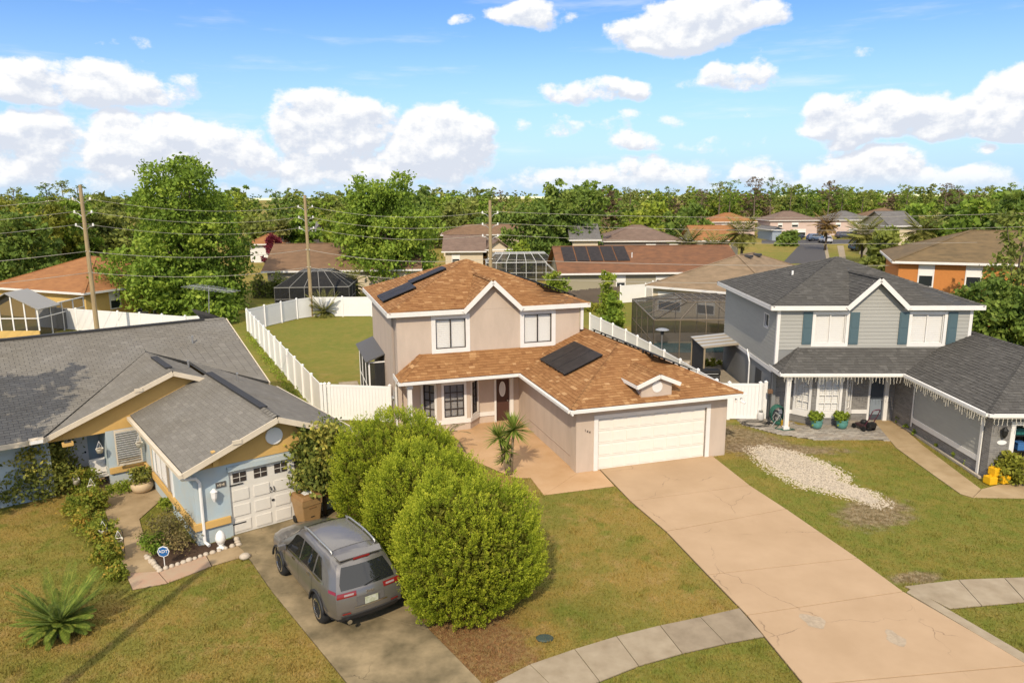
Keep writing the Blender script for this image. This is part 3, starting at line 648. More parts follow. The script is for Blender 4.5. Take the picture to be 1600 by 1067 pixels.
    R.plane([(-.43, 5.56, ze), (-.43, -.43, ze), (3.2, 3.2, zr), (3.2, 6.8, zr), (1.64, 6.8, 3.52)])
    R.plane([(-.43, -.43, ze), (6.83, -.43, ze), (3.2, 3.2, zr)]); R.plane([(6.83, -.43, ze), (6.83, 8.1, ze), (3.2, 8.1, zr), (3.2, 3.2, zr)]); R.plane([(2.9, 6.8, 4.04), (3.2, 6.8, zr), (3.2, 8.1, zr), (2.9, 8.1, 4.04)], shingle=False)
    R.cap((-.43, -.43, ze), (3.2, 3.2, zr)); R.cap((6.83, -.43, ze), (3.2, 3.2, zr)); R.cap((3.2, 3.2, zr), (3.2, 8.05, zr)); R.cap((-5.75, 5.56, ze), (-4.62, 6.8, 3.52))
    if not grey:
        # little dormer over the garage door
        c = [fr.v(780+x/3.81, 480+y/3.81, -.15) for x, y in ((845, 540), (1025, 525), (955, 395))]
        x0, x1, zb = c[0][0], c[1][0], 2.70; xm = (x0+x1)/2+.05; zt = c[2][2]
        R.plane([(x0-.25, -.33, zt-.36), (xm, -.33, zt), (xm, 2.6, zt), (x0-.25, 1.3, zt-.36)]); R.plane([(xm, -.33, zt), (x1+.25, -.33, zt-.36), (x1+.25, 1.3, zt-.36), (xm, 2.6, zt)])
        R.cap((xm, -.33, zt), (xm, 2.4, zt))
    roof = R.finish()
    if not grey:
        dm = MB(); zs = zt-.36*(1-.22/(xm-x0+.25))
        dm.add([(x0, -.15, zb), (x1, -.15, zb), (x1, -.15, zt-.40), (xm, -.15, zt-.09), (x0, -.15, zt-.40), (x0, 1.4, zb), (x1, 1.4, zb), (x1, 1.4, zt-.40), (xm, 1.4, zt-.09), (x0, 1.4, zt-.40)],
               [(0, 1, 2, 3, 4), (9, 8, 7, 6, 5), (0, 4, 9, 5), (1, 6, 7, 2), (4, 3, 8, 9), (3, 2, 7, 8)])
        dor = dm.build('dormer', STUCCO, H)
        MB().disc((xm-.03, 0, zt-.50), .22, .22, -.17, -.152, 24).build('round_vent', WHITE, dor)
        MB().beam((x0-.27, -.34, zt-.43), (xm, -.34, zt-.065), .04, .15).beam((xm, -.34, zt-.065), (x1+.27, -.34, zt-.43), .04, .15).beam((x0-.26, -.33, zt-.43), (x0-.26, 1.1, zt-.43), .04, .12).build('rake_board', WHITE, dor)
    # --- fascias and gutters
    def fascia(p, q, nm='fascia'): MB().beam(p, q, .035, .2).build(nm, WHITE, H)
    z = 5.345
    fascia((-6.01, 6.51, z), (-2.63, 6.51, z)); fascia((-.08, 6.51, z), (3.3, 6.51, z)); fascia((-6.01, 6.53, z), (-6.01, 16, z)); fascia((3.3, 6.53, z), (3.3, 16, z)); fascia((3.29, 16.01, z), (-6, 16.01, z))
    fascia((-2.70, 6.45, 5.31), (-1.355, 6.45, 6.585), 'rake_board'); fascia((-1.355, 6.45, 6.585), (-.01, 6.45, 5.31), 'rake_board')
    z = 2.575
    gutter(H, (-5.8, 5.49, z), (-.36, 5.49, z)); gutter(H, (-.50, -.5, z), (6.9, -.5, z)); gutter(H, (-.50, 5.43, z), (-.50, -.44, z)); fascia((6.85, -.43, z), (6.85, 8.1, z)); fascia((-5.77, 7.1, z), (-5.77, 5.56, z))
    # --- upper windows
    xf = wall_xf((-5.6, 6.8), (2.89, 6.8))
    for a_, b_ in (w1, w2):
        w = window(H, xf, a_+5.6, b_+5.6, *WZ, trim=.13 if grey else .19, fmat=WHITE if grey else BRONZE, grid=(2, 1), blind=BLIND, bars=.045)
        if grey:
            for xa, xb in ((a_-.56, a_-.15), (b_+.15, b_+.56)):
                s_ = MB().box(xa, xb, 6.735, 6.768, WZ[0]-.02, WZ[1]+.10).build('shutter', SHUT, H)
                for za, zb in ((WZ[0]+.06, 4.34), (4.42, WZ[1]+.02)): MB().box(xa+.06, xb-.06, 6.724, 6.7345, za, zb).build('panel', SHUT, s_, bevel=.004)
    post = MB().box(-5.38, -5.2, 5.72, 5.9, 0, 2.46).box(-5.42, -5.16, 5.68, 5.94, 0, .14).box(-5.42, -5.16, 5.68, 5.94, 2.3, 2.46).build('porch_post', WHITE, H)
    return H, roof
HM, roofM = two_storey(FM, 'beige_house', 'two-storey beige stucco house with brown shingle roof and white garage door', False)
HQ, roofQ = two_storey(FQ, 'grey_house', 'two-storey grey sided house with charcoal roof and blue shutters, by the right edge', True)
KEEP += [ccw([tuple(FM.w(*q)[:2]) for q in ((-5.7, 6.4), (0, 6.4), (0, 0), (6.4, 0), (6.4, 15.6), (-5.7, 15.6))]), ccw([tuple(FQ.w(*q)[:2]) for q in ((-5.7, 6.4), (0, 6.4), (0, 0), (6.4, 0), (6.4, 15.6), (-5.7, 15.6))])]
# ---- beige house extras
gd = BX(HM, 'garage_door', GDOOR, .84, 5.47, .085, .12, .02, 2.06)
for r_ in range(4):
    BX(gd, 'section_joint', mat('joint_grey', (.35, .32, .28), .8), .85, 5.46, .081, .086, .02+.51*r_-.004, .02+.51*r_+.004) if r_ else None
    for c_ in range(8):
        x = .84+c_*.579+.06; MB().box(x, x+.46, .066, .0845, .02+r_*.51+.07, .02+r_*.51+.44).build('panel', GDOOR, gd, bevel=.012)
for x, ch, z in ((.37, '1', 1.66), (.46, '4', 1.61), (.55, '4', 1.57)):
    t_ = text_obj(ch, .14, mat('number_black', (.02, .02, .02), .4), 'house_number'); t_.parent = HM; t_.location = (x-.06, -.012, z); t_.rotation_euler = (math.pi/2, 0, 0)
tm = MB().box(-.025, .004, .25, 5.6, .47, .50).build('wall_trim', mat('trim_dark', (.40, .31, .245), .9), HM)  # thin trim strip, a darker beige than the stucco
MB().box(-.05, .0, -.002, .55, 0, 2.5).build('corner_pilaster', STUCCO, HM)
def solar(house, o, ex, ey, n, w, h, ncol, name='solar_panel'):
    """panels side by side along ex, on little feet"""
    o, ex, ey, n = map(Vector, (o, ex, ey, n)); ex.normalize(); ey.normalize(); n.normalize(); cw = w/ncol
    xf = Matrix(((ex.x, ey.x, n.x, o.x), (ex.y, ey.y, n.y, o.y), (ex.z, ey.z, n.z, o.z), (0, 0, 0, 1)))
    for i in range(ncol):
        p = MB(xf).box(i*cw+.008, (i+1)*cw-.008, 0, h, .09, .125).build(name, SOLFR, house)
        MB(xf).box(i*cw+.03, (i+1)*cw-.03, .022, h-.022, .1255, .129).build('cell_sheet', SOLAR, p)
        ft = MB(xf)
        for fx in (.18, .82):
            for fy in (-.012, h-.06): ft.box((i+fx)*cw-.03, (i+fx)*cw+.03, fy, fy+.07, .0, .0895)
        ft.build('foot', BLACK, p)
s42 = Vector((1, 0, .42)); sl = Vector((1, 0, .383)); n42 = Vector((-.42, 0, 1)); nl = Vector((-.383, 0, 1))
zr = lambda u_: 2.65+.42*(u_+.43)
solar(HM, (.57, 5.70, zr(.57)), (0, -1, 0), s42, n42, 3.05, 1.80, 3)
zu = lambda u_: 5.42+.383*(u_+6.)
solar(HM, (-5.80, 11.2, zu(-5.80)), (0, -1, 0), sl, nl, 2.1, 1.66, 2)     # left slope, climbing from the eave
solar(HM, (-4.22, 11.65, zu(-4.22)), (0, -1, 0), sl, nl, 1.05, 1.85, 1)
zs_ = lambda u_: 5.42+.383*(3.29-u_)
solar(HM, (2.9, 7.3, zs_(2.9)), (0, 1, 0), (-1, 0, .383), (.383, 0, 1), 7.4, 1.7, 6)
zg = lambda u_: 2.65+.42*(6.83-u_)
solar(HM, (5.6, 1.4, zg(5.6)), (0, 1, 0), (-1, 0, .42), (.42, 0, 1), 6.2, 1.9, 5)
# meter, conduit, downspouts, camera
mt_ = MB().box(-5.70, -5.6, 7.55, 7.85, 1.1, 1.75).build('meter_box', mat('meter_grey', (.35, .34, .32), .5, metal=.3), HM)
MB().lathe([(.11, 0), (.11, .07), (.07, .1)], (0, 0, 0), 14).build('meter_dial', ALU, mt_).matrix_local = Matrix.Translation((-5.70, 7.70, 1.4)) @ Matrix.Rotation(-math.pi/2, 4, 'Y')
MB().tube([(-5.66, 7.70, 1.75), (-5.66, 7.70, 5.2)], .03).tube([(-5.66, 7.42, .1), (-5.66, 7.42, 5.2)], .022).build('conduit', mat('conduit_paint', (.36, .29, .235), .7), HM)
MB().tube([(-5.62, 5.55, 2.52), (-5.68, 6.9, 2.3), (-5.68, 7.05, 2.1), (-5.68, 7.05, .1)], .045).build('downspout', WHITE, HM)
MB().box(2.90, 3.02, 6.66, 6.79, 4.2, 5.27).build('corner_downspout', WHITE, HM)
MB().tube([(6.75, -.42, 2.44), (6.75, -.42, 2.36)], .05).tube([(6.72, -.40, 2.33), (6.80, -.60, 2.28)], .045).tube([(6.55, -.35, 2.40), (6.45, -.5, 2.34)], .04).build('security_camera', VINYL, HM)
MB().tube([(-.46, -.46, 2.50), (-.40, -.55, 2.46)], .035).build('eave_camera', VINYL, HM)
# screened lean-to on the left side wall
SCR = mat('dark_screen', (.03, .03, .03), .9, alpha=.72)
lt = MB()
for y_ in (11.2, 12.6, 14.2, 15.6): lt.box(-6.40, -6.33, y_-.03, y_+.03, 0, 2.3)
lt.box(-6.40, -6.33, 11.2, 15.6, 2.3, 2.37).box(-6.39, -6.34, 11.2, 15.6, .9, .95).box(-6.37, -5.6, 11.17, 11.23, 2.3, 2.36)
lt = lt.build('screen_porch_frame', VINYL, HM)
MB().box(-6.37, -6.36, 11.25, 15.6, .05, 2.3).box(-6.35, -5.62, 11.195, 11.205, .05, 2.3).build('screen', SCR, lt)
MB().slab([(-6.55, 11.0, 2.40), (-5.61, 11.0, 2.78), (-5.61, 15.8, 2.78), (-6.55, 15.8, 2.40)], .05).build('porch_roof', mat('dark_porch_roof', (.10, .095, .09), .6), lt)
paving('side_path', [[FM.w(-7.5, 11.6)[:2], FM.w(-6.45, 11.6)[:2], FM.w(-6.45, 17)[:2], FM.w(-7.5, 17)[:2]]], SIDEW)
# ---- grey house extras
sx = (5.6-2.89)
hol = [(a_+5.6-.13, b_+5.6+.13, 3.57, 5.15) for a_, b_ in ((-3.94, -2.58), (.30, 1.72))]
siding(HQ, (-5.6, 6.8), (2.89, 6.8), 3.42, 5.36, hol)
gx = lambda z: (4.245-(6.62-z)/.98, 4.245+(6.62-z)/.98) if z < 6.5 else None
siding(HQ, (-5.6, 6.8), (2.89, 6.8), 5.36, 6.58, clip=gx)
siding(HQ, (-5.6, 15.6), (-5.6, 6.8), 2.52, 5.36, [(6.95, 7.65, 4.15, 4.85)])
BX(HQ, 'corner_board', WHITE, -5.64, -5.50, 6.76, 6.9, 2.75, 5.25); BX(HQ, 'corner_board', WHITE, 2.80, 2.94, 6.76, 6.9, 3.9, 5.25)
MB().box(-5.66, -5.602, 7.1, 15.6, 2.30, 2.50).build('band_board', WHITE, HQ)
window(HQ, wall_xf((-5.6, 15.6), (-5.6, 7.1)), 7.0, 7.6, 4.2, 4.8, trim=.05, fmat=WHITE, grid=(1, 1))
siding(HQ, (0, 5.3), (0, .55), .72, 2.5)
BX(HQ, 'water_table', WHITE, -.05, -.001, .55, 5.3, .50, .715); BX(HQ, 'corner_board', WHITE, -.07, -.028, .42, .55, .02, 2.5); BX(HQ, 'corner_board', WHITE, -.05, -.028, 5.3, 5.38, .3, 2.5)
MB().box(-5.62, -5.601, 8.6, 9.5, .0, 2.0).build('side_door', DGREY, HQ); MB().box(-5.62, -5.601, 7.6, 8.2, .25, 1.25).build('side_vent', mat('vent_grey', (.10, .10, .10), .8), HQ)
MB().tube([(-5.72, 10.2, .3), (-5.72, 10.2, 2.1), (-5.68, 10.8, 2.6)], .035).build('drain_pipe', VINYL, HQ)
MB().tube([(-3.6, 11.0, 6.1), (-3.6, 11.0, 6.55)], .05).build('vent_pipe', VINYL, HQ)
# icicle lights: a cord with short drops under the gutter
def icicles(house, p, q):
    p, q = Vector(p), Vector(q); L = (q-p).length; d = (q-p)/L; rr = random.Random(4)
    mb = MB(); n = int(L/.15)
    for i in range(n):
        c = p+d*L*(i+.5)/n; h = rr.choice((.10, .18, .26, .30)); dx = rr.uniform(-.03, .03)
        mb.tube([tuple(c), tuple(c+Vector((dx, 0, -h)))], .005, 4)
        k = 0
        while k < h: b_ = c+Vector((dx*k/h+rr.uniform(-.012, .012), rr.uniform(-.012, .012), -k-.03)); mb.cbox(tuple(b_), (.016, .016, .024)); k += .055
    mb.tube([tuple(p), tuple(q)], .009, 5)
    return mb.build('icicle_lights', mat('bulb_white', (.72, .66, .54), .35), house)
icicles(HQ, (-5.7, 5.41, 2.50), (-.56, 5.41, 2.50)); icicles(HQ, (-.575, 5.3, 2.50), (-.575, -.5, 2.50)); icicles(HQ, (-.4, -.575, 2.50), (5.6, -.575, 2.50))
lp = MB().lathe([(.03, -.1), (.09, .02), (.11, .18), (.13, .2), (.02, .33)], (.38, -.13, 1.72), 8).build('wall_lamp', BLACK, HQ); MB().lathe([(.075, .0), (.10, .17)], (.38, -.13, 1.725), 8).build('lamp_glass', VINYL, lp)
lp.data.transform(Matrix.Identity(4)); MB().disc((.40, 0, 1.42), .17, .085, -.02, -.002, 20).build('oval_plaque', VINYL, HQ)
# open garage of the grey house with shelves, boxes
fl = BX(HQ, 'garage_floor', OLDC, .17, 6.23, .17, 7.0, -.01, .02)
GY_door = BX(HQ, 'raised_garage_door', GDOOR, .85, 5.46, .5, 2.6, 2.26, 2.31)
# ---------------------------------------------------------------- the blue and yellow bungalow
BLUEW = mat('pale_blue_stucco', (.40, .49, .53), .92, col2=(.45, .47, .44), nscale=1.3, bump=.25, bscale=50)
YELW = mat('ochre_stucco', (.62, .385, .125), .92, noise=.08, nscale=1.5, bump=.25, bscale=50)
CREAM = mat('cream_trim', (.66, .56, .42), .7, noise=.10, nscale=3)
HB = thing('bungalow', 'pale blue and ochre bungalow with weathered grey shingle roof, left foreground', 'house', tuple(FB.o), FB.yaw)
# walls: garage
wall(HB, (.35, .5), (5.3, .5), 0, 2.36, BLUEW, [(1.03, 3.63, 0, 2.12)]); wall(HB, (.35, 7.6), (.35, .66), 0, 2.5, BLUEW, [(1.6, 4.5, .62, 1.75)]); wall(HB, (5.3, .66), (5.3, 8.4), 0, 2.5, BLUEW)
def tri_wall(p0, p1, prof, mt, name='gable_wall', th=.14):
    xf = wall_xf(p0, p1); n = len(prof); MB(xf).add([(x, 0, z) for x, z in prof]+[(x, th, z) for x, z in prof],
        [tuple(range(n)), tuple(range(n, 2*n))[::-1]]+[(i, n+i, n+(i+1) % n, (i+1) % n) for i in range(n)]).build(name, mt, HB)
tri_wall((.35, .47), (5.3, .47), [(-.02, 2.362), (4.97, 2.362), (4.97, 2.56), (2.475, 3.54), (-.02, 2.56)], YELW)
# ochre ledge bands
for p0, p1, a_, b_ in (((.35, .5), (5.3, .5), -.08, .98), ((.35, 7.6), (.35, .5), -.05, 7.13), ((.35, .5), (5.3, .5), 4.03, 4.95)):
    MB(wall_xf(p0, p1)).box(a_, b_, -.085, -.001, .50, .72).build('ledge_band', YELW, HB, bevel=.01)
MB().box(1.34, 4.02, .42, .498, 2.125, 2.27).build('door_header', BLUEW, HB)
MB().beam((.95, .22, 2.50), (.95, .22, 2.95), .16, .16).build('gable_bracket', YELW, HB)
# second gable with the louvred window, recessed entry
tri_wall((-.85, 7.3), (2.6, 7.3), [(0, 2.1), (3.45, 2.1), (3.45, 3.45), (2.37, 3.88), (0, 2.95)], YELW)
wall(HB, (-.85, 7.3), (.5, 7.3), 0, 2.098, BLUEW, [(.30, 1.05, .85, 2.05)]); wall(HB, (-.85, 9.0), (-.85, 7.46), 0, 2.45, BLUEW); wall(HB, (-2.55, 9.0), (-.85, 9.0), 0, 2.6, BLUEW); wall(HB, (-18, 7.6), (-2.55, 7.6), 0, 2.4, BLUEW); wall(HB, (-2.55, 7.76), (-2.55, 9.0), 0, 2.4, BLUEW)
tri_wall((-2.6, 7.3), (-.85, 7.3), [(0, 2.06), (1.75, 2.06), (1.75, 2.95), (0, 2.22)], YELW)
MB(wall_xf((-.85, 7.3), (.5, 7.3))).box(.0, 1.33, -.085, -.001, .50, .72).build('ledge_band', YELW, HB, bevel=.01)
lv = MB().box(-.62, .22, 7.04, 7.07, .82, .86).box(-.62, .22, 7.02, 7.06, 2.06, 2.14).box(-.62, -.58, 7.02, 7.07, .86, 2.06).box(.18, .22, 7.02, 7.07, .86, 2.06).build('louvre_frame', CREAM, HB)
for k in range(14):
    z = .88+k*.084; MB().slab([(-.58, 7.10, z), (.18, 7.10, z), (.18, 7.02, z+.075), (-.58, 7.02, z+.075)][::-1], .012).build('louvre_slat', VINYL if k > 1 else CREAM, lv)
dr_ = BX(HB, 'front_door', VINYL, -2.15, -1.25, 8.93, 8.99, 0.02, 2.03); MB().tube([(-1.36, 8.92, 1.0), (-1.36, 8.86, 1.0)], .035).build('handle', BLACK, dr_)
tri_wall((5.0, 7.2), (5.0, 19.4), [(0, 0), (12.2, 0), (12.2, 2.35), (6.1, 4.62), (0, 2.35)], YELW)
wall(HB, (5.0, 19.4), (-18, 19.4), 0, 2.35, YELW)
# roof
R = Roof(HB, ROOF_BLUE, DGREY, camloc(FB), seed=9, expo=.15, wids=(.31,), gap=.012)
zm = lambda v_: 2.38+.378*(v_-6.9)
R.plane([(0, 0, 2.55), (2.825, 0, 3.68), (2.825, 7.3, 3.68), (0, 7.3, 2.55)]); R.plane([(5.65, 0, 2.55), (5.65, 7.9, 2.55), (2.825, 10.3, 3.68), (2.825, 0, 3.68)])
R.plane([(-2.7, 6.95, 2.34), (1.5, 6.95, 4.03), (1.5, 11.3, 4.03)]); R.plane([(1.5, 6.95, 4.03), (2.7, 6.95, 3.545), (2.7, 10.0, 3.545), (1.5, 11.3, 4.03)])
P_ = lambda u_, v_: (u_, v_, zm(v_))
R.plane([P_(-18, 6.9), P_(-2.75, 6.9), P_(1.5, 11.3), P_(1.5, 13.3), P_(-18, 13.3)]); R.plane([P_(1.5, 11.3), P_(2.8, 10.2), P_(5.35, 8.0), P_(5.35, 13.3), P_(1.5, 13.3)])
R.plane([(-18, 13.3, zm(13.3)), (5.35, 13.3, zm(13.3)), (5.35, 19.7, 2.38), (-18, 19.7, 2.38)], shingle=False)
R.cap((2.825, .02, 3.69), (2.825, 1.2, 3.69)); R.cap((-18, 13.3, zm(13.3)), (5.3, 13.3, zm(13.3)))
RB = R.finish()
VENT = mat('ridge_vent_dark', (.035, .034, .034), .7)
MB().box(2.70, 2.95, 1.2, 7.2, 3.685, 3.745).build('ridge_vent', VENT, RB); MB().box(1.38, 1.62, 7.5, 9.9, 4.03, 4.085).build('ridge_vent', VENT, RB); MB().box(-17, 4.4, 13.18, 13.42, zm(13.3)+.0, zm(13.3)+.07).build('ridge_vent', VENT, RB)
for (u_, v_, b_) in ((2.6, 9.2, 3.55), (3.9, 7.3, 3.2), (-5.5, 9.5, zm(9.5)), (3.4, 11.5, zm(11.5))): MB().tube([(u_, v_, b_), (u_, v_, b_+.32)], .045).build('vent_pipe', ALU, RB)
def fas(p, q, nm='rake_board', w=.17): MB().beam(p, q, .04, w).build(nm, CREAM, HB)
fas((-.03, -.03, 2.47), (2.825, -.03, 3.60)); fas((2.825, -.03, 3.60), (5.68, -.03, 2.47)); fas((-2.78, 6.92, 2.24), (1.5, 6.92, 3.94)); fas((1.5, 6.92, 3.94), (2.55, 6.92, 3.53)); fas((5.4, 13.3, zm(13.3)-.1), (5.4, 8.0, zm(8.)-.1)); fas((-18, 6.86, 2.29), (-2.78, 6.86, 2.29), 'fascia'); fas((5.68, 0, 2.47), (5.68, 8, 2.47), 'fascia')
# exposed rake block ends seen in the photograph
for p in ((1.55, -.055, 3.17), (4.15, -.055, 3.13), (.3, 6.895, 3.52)): MB().cbox(p, (.26, .05, .12)).build('rake_block', CREAM, HB)
gutter(HB, (-.07, 7.2, 2.47), (-.07, -.05, 2.47), CREAM)
MB().tube([(-.05, .0, 2.42), (.0, .20, 2.30), (.42, .40, 2.16), (.52, .43, 2.0), (.52, .43, .12), (.58, .22, .06)], .05, 8).build('downspout', VINYL, HB)
MB().disc((2.825, 0, 2.97), .27, .27, .41, .468, 24).build('round_vent', VINYL, HB)
# carriage-style garage door
gd = BX(HB, 'garage_door', mat('almond_door', (.70, .655, .575), .5, noise=.04), 1.39, 3.97, .56, .60, .02, 2.11); AM = MATS['almond_door']
for r_ in range(3):
    for c_ in range(4):
        x = 1.39+c_*.645+.07; MB().box(x, x+.50, .535, .5595, .10+r_*.50, .46+r_*.50).build('panel', AM, gd, bevel=.014)
for c_ in range(4):
    x = 1.39+c_*.645+.12; w = BX(gd, 'window', BRONZE, x, x+.40, .54, .559, 1.70, 2.0)
    MB().box(x+.195, x+.21, .53, .5385, 1.70, 2.0).box(x, x+.40, .5305, .5385, 1.845, 1.86).build('muntin', AM, w)
for z in (.35, 1.62):
    MB().box(1.40, 1.80, .525, .534, z, z+.035).build('strap_hinge', BLACK, gd)
for x in (2.63, 2.73): MB().tube([(x, .53, 1.12), (x+.01, .49, 1.20), (x, .53, 1.30)], .016).build('handle', BLACK, gd)
MB().cbox((2.68, .53, .85), (.08, .03, .05)).build('lock', BLACK, gd)
# wall lamp, number plaque
lp = MB().lathe([(.03, -.12), (.08, 0), (.10, .18), (.12, .2), (.02, .3)], (.88, .36, 1.45), 8).build('wall_lamp', VINYL, HB); MB().tube([(.88, .49, 1.55), (.88, .40, 1.55)], .03).build('bracket', VINYL, lp)
pq = BX(HB, 'number_plaque', mat('plaque_grey', (.10, .095, .09), .6), .98, 1.28, .478, .498, 1.68, 1.86)
for x, h_ in ((1.03, .05), (1.09, .08), (1.15, .04), (1.20, .07)): MB().box(x, x+.03, .472, .4775, 1.77-h_/2, 1.77+h_/2).build('raised_mark', CREAM, pq)
window(HB, wall_xf((.35, 7.6), (.35, .66)), 1.6, 3.9, .62, 1.75, trim=.05, tmat=CREAM, fmat=VINYL, grid=(3, 1), blind=BLIND, proud=.05); window(HB, wall_xf((.35, 7.6), (.35, .66)), 3.95, 4.5, .62, 1.75, trim=.04, tmat=VINYL, fmat=VINYL, grid=(1, 1), blind=mat('dark_curtain', (.07, .05, .09), .8), proud=.05)
KEEP.append(ccw([bw(*q) for q in ((.2, .4), (5.4, .4), (5.4, 19.5), (-18, 19.5), (-18, 7.5), (-2.6, 7.3), (.2, 7.3))]))
# floodlights at the entry
fl_ = MB().cbox((-2.95, 6.75, 2.36), (.42, .22, .16)).build('floodlight', CREAM, HB, bevel=.02); MB().cbox((-2.95, 6.63, 2.34), (.36, .02, .11)).build('lens', VINYL, fl_)
fl_ = MB().cbox((-2.05, 7.0, 1.98), (.34, .2, .14)).build('solar_light', YELW, HB, bevel=.02); MB().cbox((-2.05, 6.98, 2.055), (.2, .16, .012)).build('cell', DGREY, fl_)
# TV aerial and satellite dish on the back of the roof
def dish_and_aerial():
    t = thing('television_aerial', 'spindly rooftop television aerial above the grey bungalow ridge', 'antenna', (0, 0, 0))
    b = at_depth(326, 497, 35.5); top = at_depth(326, 447, 35.5)
    MB().tube([(b[0], b[1], b[2]-.4), tuple(top)], .025).build('mast', ALU, t)
    d = np.array([.96, -.28, 0]); c = np.array(top)-np.array([0, 0, .12]); bo = MB().beam(tuple(c-d*1.15+np.array([0, 0, .12])), tuple(c+d*1.5-np.array([0, 0, .12])), .03, .03); bo.build('boom', ALU, t)
    for i in range(13):
        q = c+d*(-1.1+i*.21)-np.array([0, 0, -.11+i*.019]); pr = np.array([.28, .96, 0])*(.75-.03*abs(i-4)); MB().tube([tuple(q-pr), tuple(q+pr)], .011, 5).build('element', ALU, t)
    s_ = thing('satellite_dish', 'large old mesh satellite dish behind the bungalow ridge', 'dish', tuple(G(326, 503, 4.55)))
    rings = [(0.02, 0), (.3, .02), (.6, .09), (.9, .2), (1.15, .33)]
    mb = MB(Matrix.Rotation(-.35, 4, 'X') @ Matrix.Rotation(.28, 4, 'Y')); n = 28
    vs = [(r_*math.cos(2*math.pi*k/n)*.78, r_*math.sin(2*math.pi*k/n)*.78, z_) for r_, z_ in rings for k in range(n)]
    mb.add(vs, [(i*n+k, i*n+(k+1) % n, (i+1)*n+(k+1) % n, (i+1)*n+k) for i in range(4) for k in range(n)])
    mb.build('reflector', mat('dish_grey', (.16, .15, .14), .7, noise=.3), s_); MB().tube([(0, 0, -1.5), (0, 0, 0)], .05).build('mast', ALU, s_); MB().tube([(0, 0, .02), (.03, -.25, .55)], .02).build('feed_arm', ALU, s_)
dish_and_aerial()
# ---------------------------------------------------------------- white vinyl fences
def vinyl_fence(pts, label, h=1.75, step=2.3, mt=None, posts_at_all=True):
    mt = mt or VINYL; t = thing('vinyl_fence', label, 'fence', (pts[0][0], pts[0][1], 0)); o = np.array(pts[0][:2])
    P = [np.array(p[:2])-o for p in pts]; seq = [P[0]]
    for a_, b_ in zip(P[:-1], P[1:]):
        n = max(1, round(np.linalg.norm(b_-a_)/step)); seq += [a_+(b_-a_)*(i+1)/n for i in range(n)]
    pm = cm = None
    for q in seq:
        if pm is None: po = MB().box(-.065, .065, -.065, .065, 0, h+.03).build('post', mt, t); pm = po.data; ca = MB().add([(-.08, -.08, h+.03), (.08, -.08, h+.03), (.08, .08, h+.03), (-.08, .08, h+.03), (0, 0, h+.10)], [(0, 1, 4), (1, 2, 4), (2, 3, 4), (3, 0, 4), (3, 2, 1, 0)]).build('cap', mt, po); cm = ca.data
        else: po = link('post', pm, t); ca = link('cap', cm, po)
        po.location = (q[0], q[1], 0)
    for a_, b_ in zip(seq[:-1], seq[1:]):
        d = b_-a_; L = np.linalg.norm(d)-.13; ang = math.atan2(d[1], d[0])
        mb = MB(Matrix.Translation((a_[0], a_[1], 0)) @ Matrix.Rotation(ang, 4, 'Z'))
        n = max(3, int(L/.15)); w = L/n
        for i in range(n): mb.box(.065+i*w+.003, .065+(i+1)*w-.003, -.011, .011, .1, h-.1)
        mb.box(.065, .065+L, -.022, .022, .04, .16).box(.065, .065+L, -.022, .022, h-.14, h-.02)
        mb.build('panel', mt, t)
    return t
c1 = G(385, 483, 1.75); c2 = G(463, 467, 1.75); c3 = G(489, 464, 1.75); c4 = G(580, 463.5, 1.75)
vinyl_fence([G(505, 657), c1], 'white vinyl fence running back from the gate along the bungalow lot', step=2.15)
vinyl_fence([c1, c2, c3, c4, c4+np.array([9, -3.5, 0])], 'white vinyl fence closing the back of the lawn, behind the small palm')
gl = FM.w(-5.75, 8.6)
vinyl_fence([G(505, 657)+np.array([.15, .05, 0]), G(517, 656), gl], 'white vinyl gate panel between bungalow and beige house', step=2.4)
vinyl_fence([G(922, 490, 1.75), G(978, 515.5, 1.75), G(1038, 548, 1.75), G(1091, 578, 1.75), G(1120, 594, 1.75)], 'white vinyl fence between the beige and grey houses', step=2.3)
vinyl_fence([FM.w(6.5, 5.2), G(1137, 655), G(1185, 655.5), FQ.w(-5.75, 7.4)], 'white vinyl gate fence beside the grey house bay window', step=2.2)
vinyl_fence([G(56, 478, 1.75), G(289, 494, 1.75), G(310, 493, 1.75)], 'white vinyl fence behind the bungalow, by the leftmost utility pole', step=2.35)
# ---------------------------------------------------------------- weathered board fences further back
def board_fence(p, q, label, h=1.7, mt=None, w=.14):
    t = thing('board_fence', label, 'fence', (p[0], p[1], 0)); d = np.array(q[:2])-np.array(p[:2]); L = np.linalg.norm(d); xf = Matrix.Rotation(math.atan2(d[1], d[0]), 4, 'Z'); me = None; n = int(L/w)
    rr = random.Random(int(L*100))
    for i in range(n):
        if me is None: b = MB().box(0, w-.012, -.012, .012, .05, h).build('board', mt or FENCEWOOD, t); me = b.data
        else: b = link('board', me, t)
        b.matrix_local = xf @ Matrix.Translation((i*w, 0, rr.uniform(-.05, .04)))
    for z in (.35, 1.3): MB(xf).box(0, L, .014, .06, z, z+.09).build('rail', mt or FENCEWOOD, t)
    for i in range(int(L/2.4)+1): MB(xf).box(min(i*2.4, L-.1), min(i*2.4, L-.1)+.1, .015, .12, 0, h+.05).build('post', mt or FENCEWOOD, t)
board_fence(G(396, 466), G(540, 462), 'vine-grown grey board fence behind the back lawn')
board_fence(G(858, 487), G(969, 474), 'weathered brown board fence below the olive house')
vinyl_fence([G(969, 474), G(1008, 471), G(1030, 462)], 'short white vinyl fence left of the tan-roofed house', step=2.2)
board_fence(G(697, 420), G(775, 418), 'new orange timber fence behind the beige house roof', mt=NEWWOOD)
